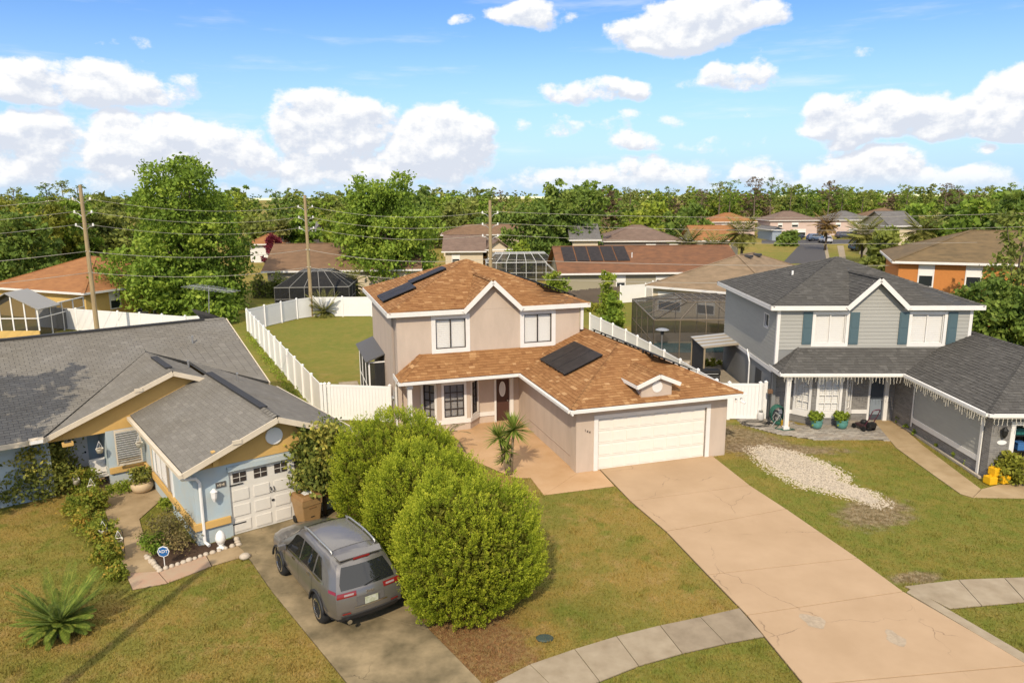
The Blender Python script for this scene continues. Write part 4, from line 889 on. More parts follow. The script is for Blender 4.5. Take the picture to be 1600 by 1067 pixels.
# ---------------------------------------------------------------- utility poles and wires
def pole(x, ytop, Y, label, h=10.4):
    p = at_depth(x, ytop, Y); t = thing('utility_pole', label, 'pole', (p[0], p[1], 0)); h = p[2]
    MB().tube([(0, 0, 0), (0, 0, h*.5), (0, 0, h)], [.17, .145, .115], 10).build('pole', WOODPOLE, t)
    pts = []
    for i, dz in enumerate((1.05, 1.95, 2.85)):
        for sg in (-1, 1):
            a_ = MB().tube([(sg*.1, 0, h-dz-.25), (sg*.35, -.02, h-dz-.02), (sg*.6, -.02, h-dz)], .03, 6).build('insulator_arm', ALU, t)
            MB().lathe([(.05, 0), (.08, .05), (.05, .1), (.07, .15), (.03, .2)], (sg*.6, -.02, h-dz), 8).build('insulator', VINYL, a_)
        pts.append(np.array([p[0], p[1], h-dz+.18]))
    for dz in (4.6, 6.1): MB().tube([(-.16, 0, h-dz), (.16, 0, h-dz)], .04).build('cable_clamp', ALU, t); pts.append(np.array([p[0], p[1]-.15, h-dz]))
    return pts
pl = [pole(125, 289, 52, 'wooden utility pole at far left, rising behind the bungalow roof'), pole(476, 305, 63.3, 'wooden utility pole standing on the fenced back lawn'), pole(765.5, 313, 58.5, 'wooden utility pole rising behind the beige house roof')]
ends0 = [np.array([-52, 33, z]) for z in (9.5, 8.7, 7.9, 6.3, 5.0)]; ends3 = [np.array([52, 57, z]) for z in (9.3, 8.2, 7.0, 5.2, 3.9)]
runs = [ends0]+pl+[ends3]; wl = 'overhead utility wire'
names = ('topmost', 'second', 'third', 'fourth', 'lowest')
for k in range(5):
    t = MB()
    for a_, b_ in zip(runs[:-1], runs[1:]):
        n = 14; pts = [tuple(a_[k]+(b_[k]-a_[k])*i/n-np.array([0, 0, (.7 if k < 3 else .55)*4*(i/n)*(1-i/n)])) for i in range(n+1)]; t.tube(pts, .012 if k < 3 else .018, 5)
    setp(t.build('utility_wire', WIRE, smooth=True), '%s of the five overhead wires strung along the utility poles' % names[k], 'wire', 'overhead wires')
# ---------------------------------------------------------------- houses further back
def shingle_far(name, c, c2):
    return mat(name, c, .95, col2=c2, nscale=1.1, stretch=(1, 1, 5), bump=.4, bscale=14, detail=7)
def bg_house(name, label, p, yaw, Wd, Dp, ez, pitch, wm, rm, kind='hip', wins=(), ov=.5, ridge='u'):
    """p = front-left eave corner; u along the front, v towards the back"""
    t = thing(name, label, 'house', (p[0], p[1], 0), yaw)
    MB().box(ov, Wd-ov, ov, Dp-ov, 0, ez).build('wall', wm, t)
    r_ = MB(); z0 = ez; xm, ym = Wd/2, Dp/2; A, B, C, D = (0, 0, z0), (Wd, 0, z0), (Wd, Dp, z0), (0, Dp, z0)
    if kind == 'hip':
        if Wd >= Dp: e1, e2 = (ym, ym, z0+pitch*ym), (Wd-ym, ym, z0+pitch*ym); P4 = [[A, B, e2, e1], [B, C, e2], [C, D, e1, e2], [D, A, e1]]
        else: e1, e2 = (xm, xm, z0+pitch*xm), (xm, Dp-xm, z0+pitch*xm); P4 = [[A, B, e1], [B, C, e2, e1], [C, D, e2], [D, A, e1, e2]]
        hips = [(A, e1), (B, e1 if Wd < Dp else e2), (C, e2), (D, e2 if Wd < Dp else e1), (e1, e2)]
    else:
        if ridge == 'u': e1, e2 = (0, ym, z0+pitch*ym), (Wd, ym, z0+pitch*ym); P4 = [[A, B, e2, e1], [C, D, e1, e2]]; ends = [[(ov, ov, z0), (ov, ym, z0+pitch*(ym-.05)), (ov, Dp-ov, z0)], [(Wd-ov, ov, z0), (Wd-ov, ym, z0+pitch*(ym-.05)), (Wd-ov, Dp-ov, z0)]]
        else: e1, e2 = (xm, 0, z0+pitch*xm), (xm, Dp, z0+pitch*xm); P4 = [[B, C, e2, e1], [D, A, e1, e2]]; ends = [[(ov, ov, z0), (Wd-ov, ov, z0), (xm, ov, z0+pitch*(xm-.05))], [(Wd-ov, Dp-ov, z0), (ov, Dp-ov, z0), (xm, Dp-ov, z0+pitch*(xm-.05))]]
        for e_ in ends: MB().poly(e_).build('gable_wall', wm, t)
        hips = [(e1, e2)]
    for q in P4: r_.slab(q, .12)
    ro = r_.build('roof', rm, t)
    cp = MB()
    for a_, b_ in hips: cp.beam(tuple(np.array(a_)+(0, 0, .0)), tuple(np.array(b_)+(0, 0, .0)), .26, .07)
    cp.build('ridge_cap', rm, ro)
    fz = z0-.09; f = MB()
    for a_, b_ in (((0, -.02), (Wd, -.02)), ((Wd+.02, 0), (Wd+.02, Dp)), ((-.02, Dp), (-.02, 0))): f.beam((*a_, fz), (*b_, fz), .05, .18)
    f.build('fascia', WHITE, t)
    for (face, x0, x1, z0_, z1_) in wins:
        if face == 'f': xf = wall_xf((ov, ov), (Wd-ov, ov))
        elif face == 'l': xf = wall_xf((ov, Dp-ov), (ov, ov))
        else: xf = wall_xf((Wd-ov, ov), (Wd-ov, Dp-ov))
        w = MB(xf).box(x0-.1, x1+.1, -.05, -.002, z0_-.1, z0_).box(x0-.1, x1+.1, -.05, -.002, z1_, z1_+.1).box(x0-.1, x0, -.05, -.002, z0_, z1_).box(x1, x1+.1, -.05, -.002, z0_, z1_).build('window', WHITE, t)
        zc = (z0_+z1_)/2; MB(xf).box(x0, x1, -.02, -.003, z0_, zc).build('pane', GLASS, w); MB(xf).box(x0, x1, -.03, -.012, zc, z1_).build('upper_sash', BLIND, w)
    return t
RBR = shingle_far('far_roof_rust', (.33, .15, .055), (.24, .105, .04)); RBR2 = shingle_far('far_roof_brown', (.21, .125, .07), (.15, .09, .05)); RTAN = shingle_far('far_roof_tan', (.27, .19, .115), (.19, .135, .08)); RGB = shingle_far('far_roof_greybrown', (.20, .135, .10), (.14, .095, .07)); RRED = shingle_far('far_roof_russet', (.21, .095, .045), (.13, .065, .035)); ROLV = shingle_far('far_roof_olive', (.185, .125, .06), (.115, .082, .042)); RGR = shingle_far('far_roof_grey', (.16, .15, .14), (.12, .11, .10))
YW = mat('yellow_wall', (.62, .42, .14), .9, noise=.08); OLW = mat('olive_wall', (.33, .29, .20), .9, noise=.06); CRW = mat('cream_wall', (.60, .50, .36), .9, noise=.06); ORW = mat('orange_wall', (.52, .205, .055), .9, noise=.08); PKW = mat('pink_wall', (.58, .44, .37), .9, noise=.05); GBW = mat('taupe_wall', (.26, .21, .18), .9)
def yaw_of(a_, b_): return math.atan2(b_[1]-a_[1], b_[0]-a_[0])
n_, l_ = G(130, 458, 2.6), G(25, 451, 2.6); yw = yaw_of(l_, n_); d_ = np.array([math.cos(yw), math.sin(yw), 0])
bg_house('yellow_house', 'yellow stucco house with rust hip roof beyond the left fence', n_-d_*13, yw, 13, 12, 2.6, .40, YW, RBR, wins=[('r', 2.3, 3.2, .9, 2.2), ('f', 5, 6, 1, 2.1)])
bg_house('brown_roofed_house', 'house with large plain brown roof behind the dark pool cage', G(408, 424, 2.6), .08, 17, 13, 2.6, .385, CRW, RBR2, 'gable')
bg_house('rust_roofed_house', 'small rust-roofed white house left of the bougainvillea', at_depth(383, 372, 118), .1, 6, 9, 3., .5, WHITE, RBR, 'hip')
bg_house('green_roofed_house', 'small distant house with a dull green roof beside a pinkish chimney block', at_depth(441, 356, 135), .0, 6, 8, 4.4, .35, GBW, RGR, 'gable')
bg_house('low_grey_house', 'distant house with grey-brown roof and pale wall near the middle pole', G(690, 393, 2.6), .03, 6.4, 10, 2.6, .42, CRW, RGB, 'gable', wins=[('f', 1, 2, .9, 2)])
bg_house('tan_gabled_house', 'distant tan gabled house right of the middle utility pole', G(752, 393, 2.6)+np.array([.5, 1, 0]), .2, 4, 9, 2.8, .7, CRW, RGB, 'gable', ridge='v', wins=[('f', 1.2, 2, .9, 2)])
bg_house('long_brown_house', 'distant long brown-roofed house above the low grey-brown one', at_depth(688, 363, 128), .05, 17, 9, 3.8, .35, CRW, RBR2, 'hip')
OL = bg_house('olive_house', 'olive house with russet roof carrying five pool-heating panels', G(872, 427.5, 2.6), .045, 19.5, 12.5, 2.6, .37, OLW, RRED, 'gable', wins=[('f', 5.6, 6.4, .9, 2.2), ('f', 9.7, 10.9, 1.5, 2.1), ('f', 12.0, 13, .9, 2.2)])
for i in range(5):
    sl_ = .37; p = MB(Matrix.Translation((.9+i*1.42, 2.6, 2.6+.37*2.6+.03)) @ Matrix.Rotation(math.atan(.37), 4, 'X')).box(0, 1.28, 0, 3.6, 0, .05).build('heating_panel', SOLAR, OL)
MB().tube([(8.2, 3.4, 3.8), (8.2, 3.4, 4.4)], .05).build('vent_pipe', WHITE, OL)
l_, r_ = G(1008, 446, 2.7), G(1145, 457, 2.7); yw = yaw_of(l_, r_)
BGH = bg_house('tan_roofed_house', 'cream house with ribbed tan hip roof behind the grey house pool cage', l_, yw, 11.5, 15, 2.7, .43, CRW, RTAN, wins=[('f', .6, 2.6, .7, 2.1), ('f', 4.2, 5.6, .7, 2.1)])
for y_ in (6.4, 8.4): MB().box(6.05, 6.65, y_, y_+.5, 4.95, 5.15).build('roof_vent', DGREY, BGH)
l_, r_ = G(1395, 408, 5.2), G(1600, 413, 5.2); yw = yaw_of(l_, r_)
bg_house('orange_house', 'two-storey orange house with brown roof near the right edge', l_, yw, 15, 12, 5.2, .36, ORW, ROLV, wins=[('f', 1.45, 2.35, 3.3, 4.9), ('f', 4.6, 5.5, 3.3, 4.9), ('f', 8.8, 9.7, 3.3, 4.9)])
bg_house('greybrown_house', 'taupe house with grey-brown hip roof and white arched window', G(938, 377, 2.7), .0, 14.5, 13, 2.7, .38, GBW, RGB, wins=[('f', 7.5, 9, .9, 2.1), ('f', 11.5, 12.8, 1., 2.1)])
def far2(name, label, x0, x1, yp, Y, ez, wm, rm, D=11, kind='hip', pitch=.4, **k):
    a_, b_ = at_depth(x0, yp, Y), at_depth(x1, yp, Y); e_ = max(2.5, a_[2]); k['wins'] = [(f_, p_, q_, r_*e_/5.2, s_*e_/5.2) for f_, p_, q_, r_, s_ in k.get('wins', ())]; return bg_house(name, label, a_, 0.0, b_[0]-a_[0], D, e_, pitch, wm, rm, kind, **k)
far2('far_house', 'far house with plain orange-brown hip roof against the wood', 1108, 1184, 347, 190, 5, PKW, RBR, wins=[('f', 3, 4.2, 2.9, 4.2)])
far2('far_house', 'far pinkish two-storey house with white garage, left of the fan palm', 1202, 1282, 344.5, 186, 5, PKW, RGB, wins=[('f', 2, 3, 3, 4.2), ('f', 5.5, 7, 3, 4.4), ('f', 6, 9, .2, 2.2)])
far2('far_house', 'far pale two-storey house with grey roof, right of the fan palm', 1296, 1368, 344, 188, 5, PKW, RGR, wins=[('f', 1.5, 2.6, 3, 4.2), ('f', 5, 7, .2, 2.2), ('f', 6, 7, 3, 4.2)])
far2('far_house', 'far house showing only a broad brown roof above grey-roofed neighbour', 1360, 1425, 338, 212, 5, PKW, RBR2)
far2('far_house', 'far low house with a grey roof behind the fan palms', 1390, 1440, 353, 118, 4, CRW, RGR, kind='gable')
far2('far_house', 'low russet-roofed house between the palms and the tan roof', 1085, 1160, 376, 118, 3, CRW, RBR, kind='gable')
far2('far_house', 'low pale-walled house with dark gable left of the fan palm', 1080, 1118, 354, 160, 4, CRW, RBR2, kind='gable', ridge='v')
far2('far_house', 'small blue-grey gabled house beside the far street corner', 1205, 1226, 360, 168, 4, mat('bluegrey_wall', (.30, .34, .37), .9), RGR, kind='gable', ridge='v')
far2('far_house', 'grey flat-looking roofed house behind the oak and olive house', 890, 940, 375, 112, 3, CRW, RGR, kind='gable')
# screened gable room at the far left
def screen_room():
    b = at_depth(63, 520, 54.2); t = thing('screen_room', 'white framed gabled screen room at the left edge', 'porch', (b[0], b[1], 0), .0)
    MB().box(-4.3, 0, -.1, 0, 0, .55).build('knee_wall', YW, t)
    f = MB()
    for x in (0, -.95, -1.9, -2.85, -3.8): f.box(x-.05, x+.05, -.06, .0, .55, 2.3+min(-x, 4.2+x)*.52)
    f.box(-4.3, 0, -.062, -.004, 1.45, 1.52).box(-.04, .04, 0, 6, 1.45, 1.52).box(-.05, .05, 0, 6, 2.25, 2.33)
    for y in (1.5, 3, 4.5, 6): f.box(-.05, .05, y-.05, y, .0, 2.25)
    f.build('frame', VINYL, t); MB().poly([(-4.2, -.03, .55), (0, -.03, .55), (0, -.03, 2.3), (-2.1, -.03, 3.4), (-4.2, -.03, 2.3)]).poly([(0, 0, .1), (0, 6, .1), (0, 6, 2.25), (0, 0, 2.25)]).build('screen', SCR, t)
    MB().slab([(.3, -.3, 2.2), (.3, 2.4, 2.2), (-2.1, 2.4, 3.46), (-2.1, -.3, 3.46)], .08).slab([(-4.5, -.3, 2.2), (-2.1, -.3, 3.46), (-2.1, 2.4, 3.46), (-4.5, 2.4, 2.2)], .08).build('roof', mat('pale_metal', (.30, .29, .27), .6), t)
screen_room()
# pool cages
def cage(name, label, p, yaw, Wd, Dp, h, rise, fm, sm, nx=6, ny=3, inset=1.6):
    t = thing(name, label, 'pool cage', (p[0], p[1], 0), yaw)
    f = MB(); s_ = MB(); z = h+rise; a_, b_ = inset, inset
    lo = [(0, 0, h), (Wd, 0, h), (Wd, Dp, h), (0, Dp, h)]; hi = [(a_, b_, z), (Wd-a_, b_, z), (Wd-a_, Dp-b_, z), (a_, Dp-b_, z)]
    for i in range(4):
        j = (i+1) % 4; L0, L1, H0, H1 = map(np.array, (lo[i], lo[j], hi[i], hi[j])); n = nx if i % 2 == 0 else ny
        f.beam(tuple(L0), tuple(L1), .06, .08).beam(tuple(H0), tuple(H1), .06, .08)
        for k in range(n+1):
            q, w = L0+(L1-L0)*k/n, H0+(H1-H0)*k/n; f.beam((q[0], q[1], 0), tuple(q), .05, .05).beam(tuple(q), tuple(w), .05, .05)
        m0, m1 = L0*(1, 1, .45), L1*(1, 1, .45); f.beam(tuple(m0), tuple(m1), .05, .05)
        s_.poly([(*L0[:2], 0), (*L1[:2], 0), tuple(L1), tuple(L0)]).poly([tuple(L0), tuple(L1), tuple(H1), tuple(H0)])
    for k in range(1, nx): x = a_+(Wd-2*a_)*k/nx; f.beam((x, b_, z), (x, Dp-b_, z), .05, .05)
    for k in range(1, ny): y = b_+(Dp-2*b_)*k/ny; f.beam((a_, y, z), (Wd-a_, y, z), .05, .05)
    s_.poly(hi); f.build('frame', fm, t); s_.build('screen', sm, t); return t
SCR2 = mat('pool_screen', (.035, .033, .03), .9, alpha=.62); ALUW = mat('white_aluminium', (.6, .6, .58), .4); BRZ = mat('bronze_aluminium', (.30, .235, .15), .5); PALEF = mat('weathered_aluminium', (.23, .22, .20), .5)
cage('pool_cage', 'dark hipped pool cage below the plain brown roof', at_depth(428, 445, 68.0), .08, 6.9, 6.5, 2.0, 1.3, PALEF, mat('black_screen', (.018, .018, .018), .9, alpha=.86), 5, 3, 2.0)
cage('pool_cage', 'white framed pool cage behind the right slope of the beige roof', G(760, 440), .045, 8.6, 5, 2.3, 1.0, ALUW, SCR2, 7, 3, 1.2)
# ---------------------------------------------------------------- vegetation
def rand_quads(C, size, rng, up=.25, aspect=.6, out=None):
    """leaf quads (diamonds) at centres C; out = outward directions that leaves lean to"""
    n = len(C); a_ = rng.normal(size=(n, 3)); 
    if out is not None: a_ += out*.5
    a_[:, 2] += up; a_ /= np.linalg.norm(a_, axis=1)[:, None]
    b_ = np.cross(a_, rng.normal(size=(n, 3))); b_ /= np.linalg.norm(b_, axis=1)[:, None]+1e-9
    s = size*(.6+.8*rng.random(n))[:, None] if np.isscalar(size) else size[:, None]
    V = np.stack([C-a_*s, C+b_*s*aspect, C+a_*s, C-b_*s*aspect], 1).reshape(-1, 3)
    return V, np.arange(4*n).reshape(-1, 4)
def crown_arrays(lobes, n, size, seed, shell=.55, unit=1.):
    """lobes [(x,y,z,rx,rz)]: leaves gathered in clumps on and inside each lobe"""
    rng = np.random.default_rng(seed); Cs = []; Sh = []; Out = []
    w = np.array([l[3]**2*l[4]**.5 for l in lobes]); w /= w.sum()
    for l, ww in zip(lobes, w):
        m = int(n*ww); k = max(5, m//26)
        d = rng.normal(size=(k, 3)); d /= np.linalg.norm(d, axis=1)[:, None]
        rad = (shell+(1.05-shell)*rng.random(k)**.6)[:, None]
        cc = d*rad*np.array([l[3], l[3], l[4]]); ls = rng.normal(.5, .13)
        csh = ls+rng.normal(0, .12, k)
        idx = rng.integers(0, k, m); sp = .13*l[3]+.12*unit*min(1, l[3]/.5 if unit == 1 else 1)
        p = cc[idx]+rng.normal(size=(m, 3))*sp*np.array([1, 1, .7])
        Cs.append(p+np.array(l[:3])); Out.append(d[idx]); Sh.append(csh[idx]+rng.normal(0, .13, m))
    C = np.concatenate(Cs); V, F = rand_quads(C, size, rng, out=np.concatenate(Out)); return V, F, np.clip(np.concatenate(Sh), 0, 1)
def lobes_ball(H, R, seed, k=14, base=.25, taper=.55, lr=.42):
    """lobes filling a crown that narrows towards the top"""
    rr = random.Random(seed); out = []
    for i in range(k):
        f = (i+.5)/k; z = H*(base+(.93-base)*f); rr_ = R*(1-taper*max(0, f-.35)/.65)*(1.-.35*max(0, .25-f)/.25)
        a_ = i*2.4+rr.random()*.8; r_ = rr_*rr.uniform(.25, .68)
        s = R*lr*rr.uniform(.75, 1.15)*(1-.3*f); out.append((math.cos(a_)*r_, math.sin(a_)*r_, z, s, s*rr.uniform(.65, .9)))
    return out
BARK = mat('bark', (.12, .095, .07), .95, col2=(.075, .058, .042), nscale=3, stretch=(6, 6, .8), bump=.5, bscale=10)
def trunk_mesh(H, r, lobes, parent, nm='trunk'):
    mb = MB(); hb = H*.42; mb.tube([(0, 0, -.05), (.03*H/8, 0, hb*.5), (0, .02*H/8, hb), (0, 0, H*.75)], [r, r*.8, r*.65, r*.2], 9)
    for l in lobes[::2]: mb.tube([(0, 0, hb*.55+.25*hb*random.random()), (l[0]*.5, l[1]*.5, (hb+l[2])*.5), (l[0]*.95, l[1]*.95, l[2])], [r*.42, r*.28, r*.08], 6)
    return mb.build(nm, BARK, parent, smooth=True)
L_OAK = leafmat('leaf_oak', (0.093, 0.146, 0.020), (0.196, 0.292, 0.036), (0.352, 0.429, 0.058))
L_DARK = leafmat('leaf_dark', (0.076, 0.121, 0.025), (0.154, 0.228, 0.039), (0.281, 0.337, 0.071))
L_LIME = leafmat('leaf_lime', (0.127, 0.171, 0.021), (0.235, 0.307, 0.034), (0.397, 0.427, 0.059))
L_OLIVE = leafmat('leaf_olive', (.13, .155, .035), (.22, .255, .052), (.36, .37, .09))
L_YEL = leafmat('leaf_yellow_green', (.14, .155, .022), (.26, .27, .036), (.42, .38, .06))
L_BROWN = leafmat('leaf_bare_brown', (.12, .085, .05), (.19, .135, .08), (.26, .20, .12))
def tree(name, label, p, H, R, lm, seed=1, n=7000, size=.22, k=14, base=.25, taper=.55, lr=.42, trunk=.25, lobes=None, group=None, cat='tree', shell=.55):
    t = thing(name, label, cat, (p[0], p[1], 0), 0, group); lobes = lobes or lobes_ball(H, R, seed, k, base, taper, lr)
    V, F, sh = crown_arrays(lobes, n, size, seed, shell); np_mesh('crown', V, F, lm, t, {'shade': sh})
    trunk_mesh(H, trunk, lobes, t); return t
def at(x, y, Y): p = at_depth(x, y, Y); return p
# --- big trees behind the lots
tp = at(300, 237, 67); tree('broadleaf_tree', 'tall bright green tree behind the bungalow, left of the middle pole', (at(292, 400, 67)[0], 67), tp[2], 7.0, L_OAK, 11, 32000, .17, 36, .06, .58, .34, .35)
V_ = at(600, 275, 82); tree('broadleaf_tree', 'broad dense green tree between the two middle utility poles', (at(602, 400, 82)[0], 82), V_[2], 7.2, L_OAK, 23, 28000, .19, 32, .08, .33, .36, .35)
tree('oak_tree', 'broad dark oak behind the olive house with heating panels', (at(885, 330, 122)[0], 122), at(885, 290, 122)[2], 9.3, L_DARK, 31, 12000, .34, 22, .12, .30, .36, .4)
tree('oak_tree', 'rounded oak in front of the broad oak, beside the small bright tree', (at(835, 360, 112)[0], 112), at(835, 318, 112)[2], 5.6, L_DARK, 32, 6000, .30, 14, .1, .35, .42, .3)
tree('small_tree', 'small bright green tree right of the middle utility pole', (at(812, 400, 96)[0], 96), 4.6, 2.3, L_LIME, 33, 2500, .2, 9, .15, .3, .45, .12)
tree('broadleaf_tree', 'yellowish green tree crown at the far left horizon', (at(38, 350, 92)[0], 92), at(38, 306, 92)[2], 7.0, L_YEL, 41, 9000, .3, 18, .1, .35, .4, .3)
tree('broadleaf_tree', 'dark shady tree at the left edge above the screen room', (at(15, 380, 82)[0], 82), at(15, 336, 82)[2], 5.8, L_DARK, 42, 8000, .26, 16, .05, .4, .4, .3)
tree('broadleaf_tree', 'green tree directly left of the leftmost utility pole', (at(100, 370, 98)[0], 98), at(100, 318, 98)[2], 6.0, L_OAK, 43, 6000, .3, 14, .08, .4, .4, .3)
tree('broadleaf_tree', 'olive green tree between the leftmost pole and the tall tree', (at(165, 350, 104)[0], 104), at(165, 305, 104)[2], 7.5, L_OLIVE, 44, 7000, .32, 16, .05, .4, .4, .3)
tree('shrub_tree', 'bushy green understorey below the tall tree by the aerial', (at(330, 460, 60)[0], 60), 4.2, 2.6, L_OAK, 46, 3800, .19, 10, .05, .3, .5, .15)
tree('shrub_tree', 'bushy green understorey below the tall tree, near the yellow house', (at(268, 455, 63)[0], 63), 4.4, 2.6, L_OAK, 47, 3400, .2, 10, .05, .3, .5, .15)
tree('bougainvillea', 'red flowering bougainvillea beside the rust-roofed house', (at(428, 365, 112)[0], 112), 4.6, 2.6, leafmat('bract_red', (.10, .015, .02), (.22, .03, .05), (.30, .06, .09)), 48, 1500, .28, 8, .1, .3, .45, .12)
tree('broadleaf_tree', 'wispy pale tree at the right edge beside the orange house', (at(1597, 380, 48)[0], 48), at(1590, 312, 48)[2], 2.6, L_OLIVE, 51, 2600, .16, 16, .2, .3, .38, .14, shell=.3)
tree('dense_shrub', 'dark dense shrubbery behind the grey house at the right edge', (at(1572, 480, 46)[0], 46), 4.9, 3.0, L_DARK, 52, 9000, .17, 18, .02, .3, .42, .15)
tree('dense_shrub', 'thin leafy shrub in front of the orange wall', (at(1515, 455, 49)[0], 49), 4.0, 1.7, L_OLIVE, 53, 1500, .14, 10, .1, .3, .4, .08, shell=.2)
tree('small_tree', 'round green shrub beside the white framed pool cage', (at(866, 440, 72)[0], 68), 3.6, 1.5, L_LIME, 54, 2200, .15, 8, .1, .3, .5, .08)
tree('cypress', 'slender upright light green shrub before the brown board fence', (at(948, 462, 61)[0], 60.5), 4.4, .75, L_LIME, 55, 2200, .12, 10, .05, .3, .7, .06)
tree('small_tree', 'small leafy tree by the white fence behind the beige house', (at(962, 500, 54)[0], 55), 3.0, 1.0, L_OAK, 56, 1800, .13, 8, .15, .3, .5, .06)
# vine on the board fence
def bank(name, label, p, q, w, h, n, size, lm, seed, cat='shrub'):
    rng = np.random.default_rng(seed); t_ = rng.random(n); c = np.array(p)[None, :2]*(1-t_)[:, None]+np.array(q)[None, :2]*t_[:, None]
    k = np.sin(t_*40+seed)*.25+np.sin(t_*17)*.25+1; z = rng.random(n)**.7*h*k; C = np.concatenate([c+rng.normal(size=(n, 2))*w*.4, z[:, None]], 1)
    V, F = rand_quads(C, size, rng, .6); o = np_mesh(name, V, F, lm, None, {'shade': np.clip(.5+.2*np.sin(t_*30)+rng.normal(0, .2, n), 0, 1)}); return setp(o, label, cat)
bank('climbing_vine', 'green vine spilling over the grey board fence', G(396, 466), G(487, 464), .5, 1.9, 2600, .13, L_OLIVE, 3, 'vine')
bank('climbing_vine', 'low yellow-green plants at the foot of the brown board fence', G(890, 487), G(962, 485), .8, .6, 900, .12, L_YEL, 5, 'plants')
bank('hedge', 'green growth along the outside of the white fence by the bungalow', G(497, 650)+np.array([-.6, .3, 0]), G(400, 525)+np.array([-.6, 0, 0]), .4, .22, 1500, .05, L_LIME, 6, 'weeds')
# --- three golden conifers by the old driveway
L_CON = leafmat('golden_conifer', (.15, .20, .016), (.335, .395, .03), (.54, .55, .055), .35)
def conifer(label, p, H, R, seed, lean=(0, 0)):
    t = thing('golden_conifer', label, 'conifer', (p[0], p[1], 0), 0, 'golden conifers beside the old driveway'); rng = np.random.default_rng(seed)
    k = 2700; u_ = rng.random(k); th = rng.random(k)*2*math.pi; ct = 1-1.93*u_; st = np.sqrt(np.maximum(0, 1-ct*ct))**.72
    d = np.stack([st*np.cos(th), st*np.sin(th), ct], 1); zc = H*.46
    bump_ = 1+.07*np.sin(3*th+seed)+.05*np.sin(5*th+7*u_+seed)+.03*np.sin(11*th-9*u_)*np.sin(17*u_+seed)+.042*rng.normal(size=k)+.06*np.sin(2*th-5*u_+2*seed)*np.sin(6*u_+seed)
    prof = np.where(ct > 0, 1.0, 1.04)
    c = np.stack([d[:, 0]*R*bump_*prof, d[:, 1]*R*bump_*prof, zc+d[:, 2]*np.where(ct > 0, H*.54, H*.46)*bump_], 1); c[:, 2] = np.maximum(c[:, 2], .12)
    c[:, 0] += lean[0]*c[:, 2]/H; c[:, 1] += lean[1]*c[:, 2]/H
    m = 42; idx = np.repeat(np.arange(k), m); N = k*m
    ax = d*.75+np.array([0, 0, .85]); ax /= np.linalg.norm(ax, axis=1)[:, None]
    tt = rng.random(N); L = (.24+.14*rng.random(k))[idx]
    wid = .066*np.sin(np.pi*np.clip(tt*.85+.12, 0, 1))
    off = rng.normal(size=(N, 3)); off /= np.linalg.norm(off, axis=1)[:, None]
    C = c[idx]+ax[idx]*((tt-.55)*L)[:, None]+off*wid[:, None]
    a_ = ax[idx]*1.+off*.55+rng.normal(size=(N, 3))*.3; a_ /= np.linalg.norm(a_, axis=1)[:, None]
    b_ = np.cross(a_, rng.normal(size=(N, 3))); b_ /= np.linalg.norm(b_, axis=1)[:, None]
    s = (.017+.016*rng.random(N))[:, None]
    V = np.stack([C-a_*s, C+b_*s*.45, C+a_*s, C-b_*s*.45], 1).reshape(-1, 3); F = np.arange(4*N).reshape(-1, 4)
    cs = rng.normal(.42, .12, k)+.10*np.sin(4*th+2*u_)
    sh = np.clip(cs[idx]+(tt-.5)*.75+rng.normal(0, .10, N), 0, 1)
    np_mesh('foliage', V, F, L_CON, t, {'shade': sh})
    # inner growth: old brownish sprays
    n2 = 16000; dd = rng.normal(size=(n2, 3)); dd /= np.linalg.norm(dd, axis=1)[:, None]; rad = (.66+.28*rng.random(n2))[:, None]
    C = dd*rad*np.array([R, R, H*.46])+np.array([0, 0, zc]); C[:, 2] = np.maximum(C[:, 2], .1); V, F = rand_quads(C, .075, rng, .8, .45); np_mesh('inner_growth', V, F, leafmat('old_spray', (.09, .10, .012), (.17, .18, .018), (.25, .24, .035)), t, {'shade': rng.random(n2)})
    st_ = MB()
    for i in range(9):
        a0 = i*.7; st_.tube([(.05*math.cos(a0), .05*math.sin(a0), 0), (R*.3*math.cos(a0), R*.3*math.sin(a0), H*.4), (R*.55*math.cos(a0), R*.55*math.sin(a0), H*.75)], [.06, .035, .012], 6)
    st_.build('stems', BARK, t, smooth=True)
conifer('nearest and largest of the three golden conifers, beside the front lawn', (-1.20, 17.1), 3.22, 1.76, 1)
conifer('middle one of the three golden conifers, half hidden by the nearest', (-2.5, 19.5), 3.2, 1.74, 2)
conifer('farthest of the three golden conifers, next to the trash bin', (-3.7, 22.1), 3.45, 1.86, 3)
# --- small trees and shrubs of the front gardens
L_IX = leafmat('leaf_ixora', (0.078, 0.105, 0.026), (0.189, 0.220, 0.042), (0.550, 0.460, 0.095)); L_BUSH = leafmat('leaf_bush', (0.083, 0.106, 0.024), (0.205, 0.222, 0.043), (0.451, 0.388, 0.077)); L_CROT = leafmat('leaf_croton', (0.115, 0.161, 0.023), (0.253, 0.287, 0.037), (0.506, 0.310, 0.057))
g_ = G(508, 806); tree('garden_tree', 'round leafy small tree standing beside the bungalow garage door', (g_[0], g_[1]), 3.35, 1.25, L_IX, 61, 9000, .075, 18, .32, .35, .42, .07, cat='shrub')
g_ = G(62, 770); tree('garden_shrub', 'large leafy shrub in front of the bungalow at the left edge', (g_[0], g_[1]), 2.35, 1.5, L_BUSH, 62, 11000, .065, 18, .12, .3, .42, .06, cat='shrub'); g_ = G(5, 745); tree('garden_shrub', 'leafy shrub cut off by the left edge, beside the large one', (g_[0]-.3, g_[1]), 2.2, 1.3, L_BUSH, 63, 6000, .065, 12, .12, .3, .42, .06, cat='shrub')
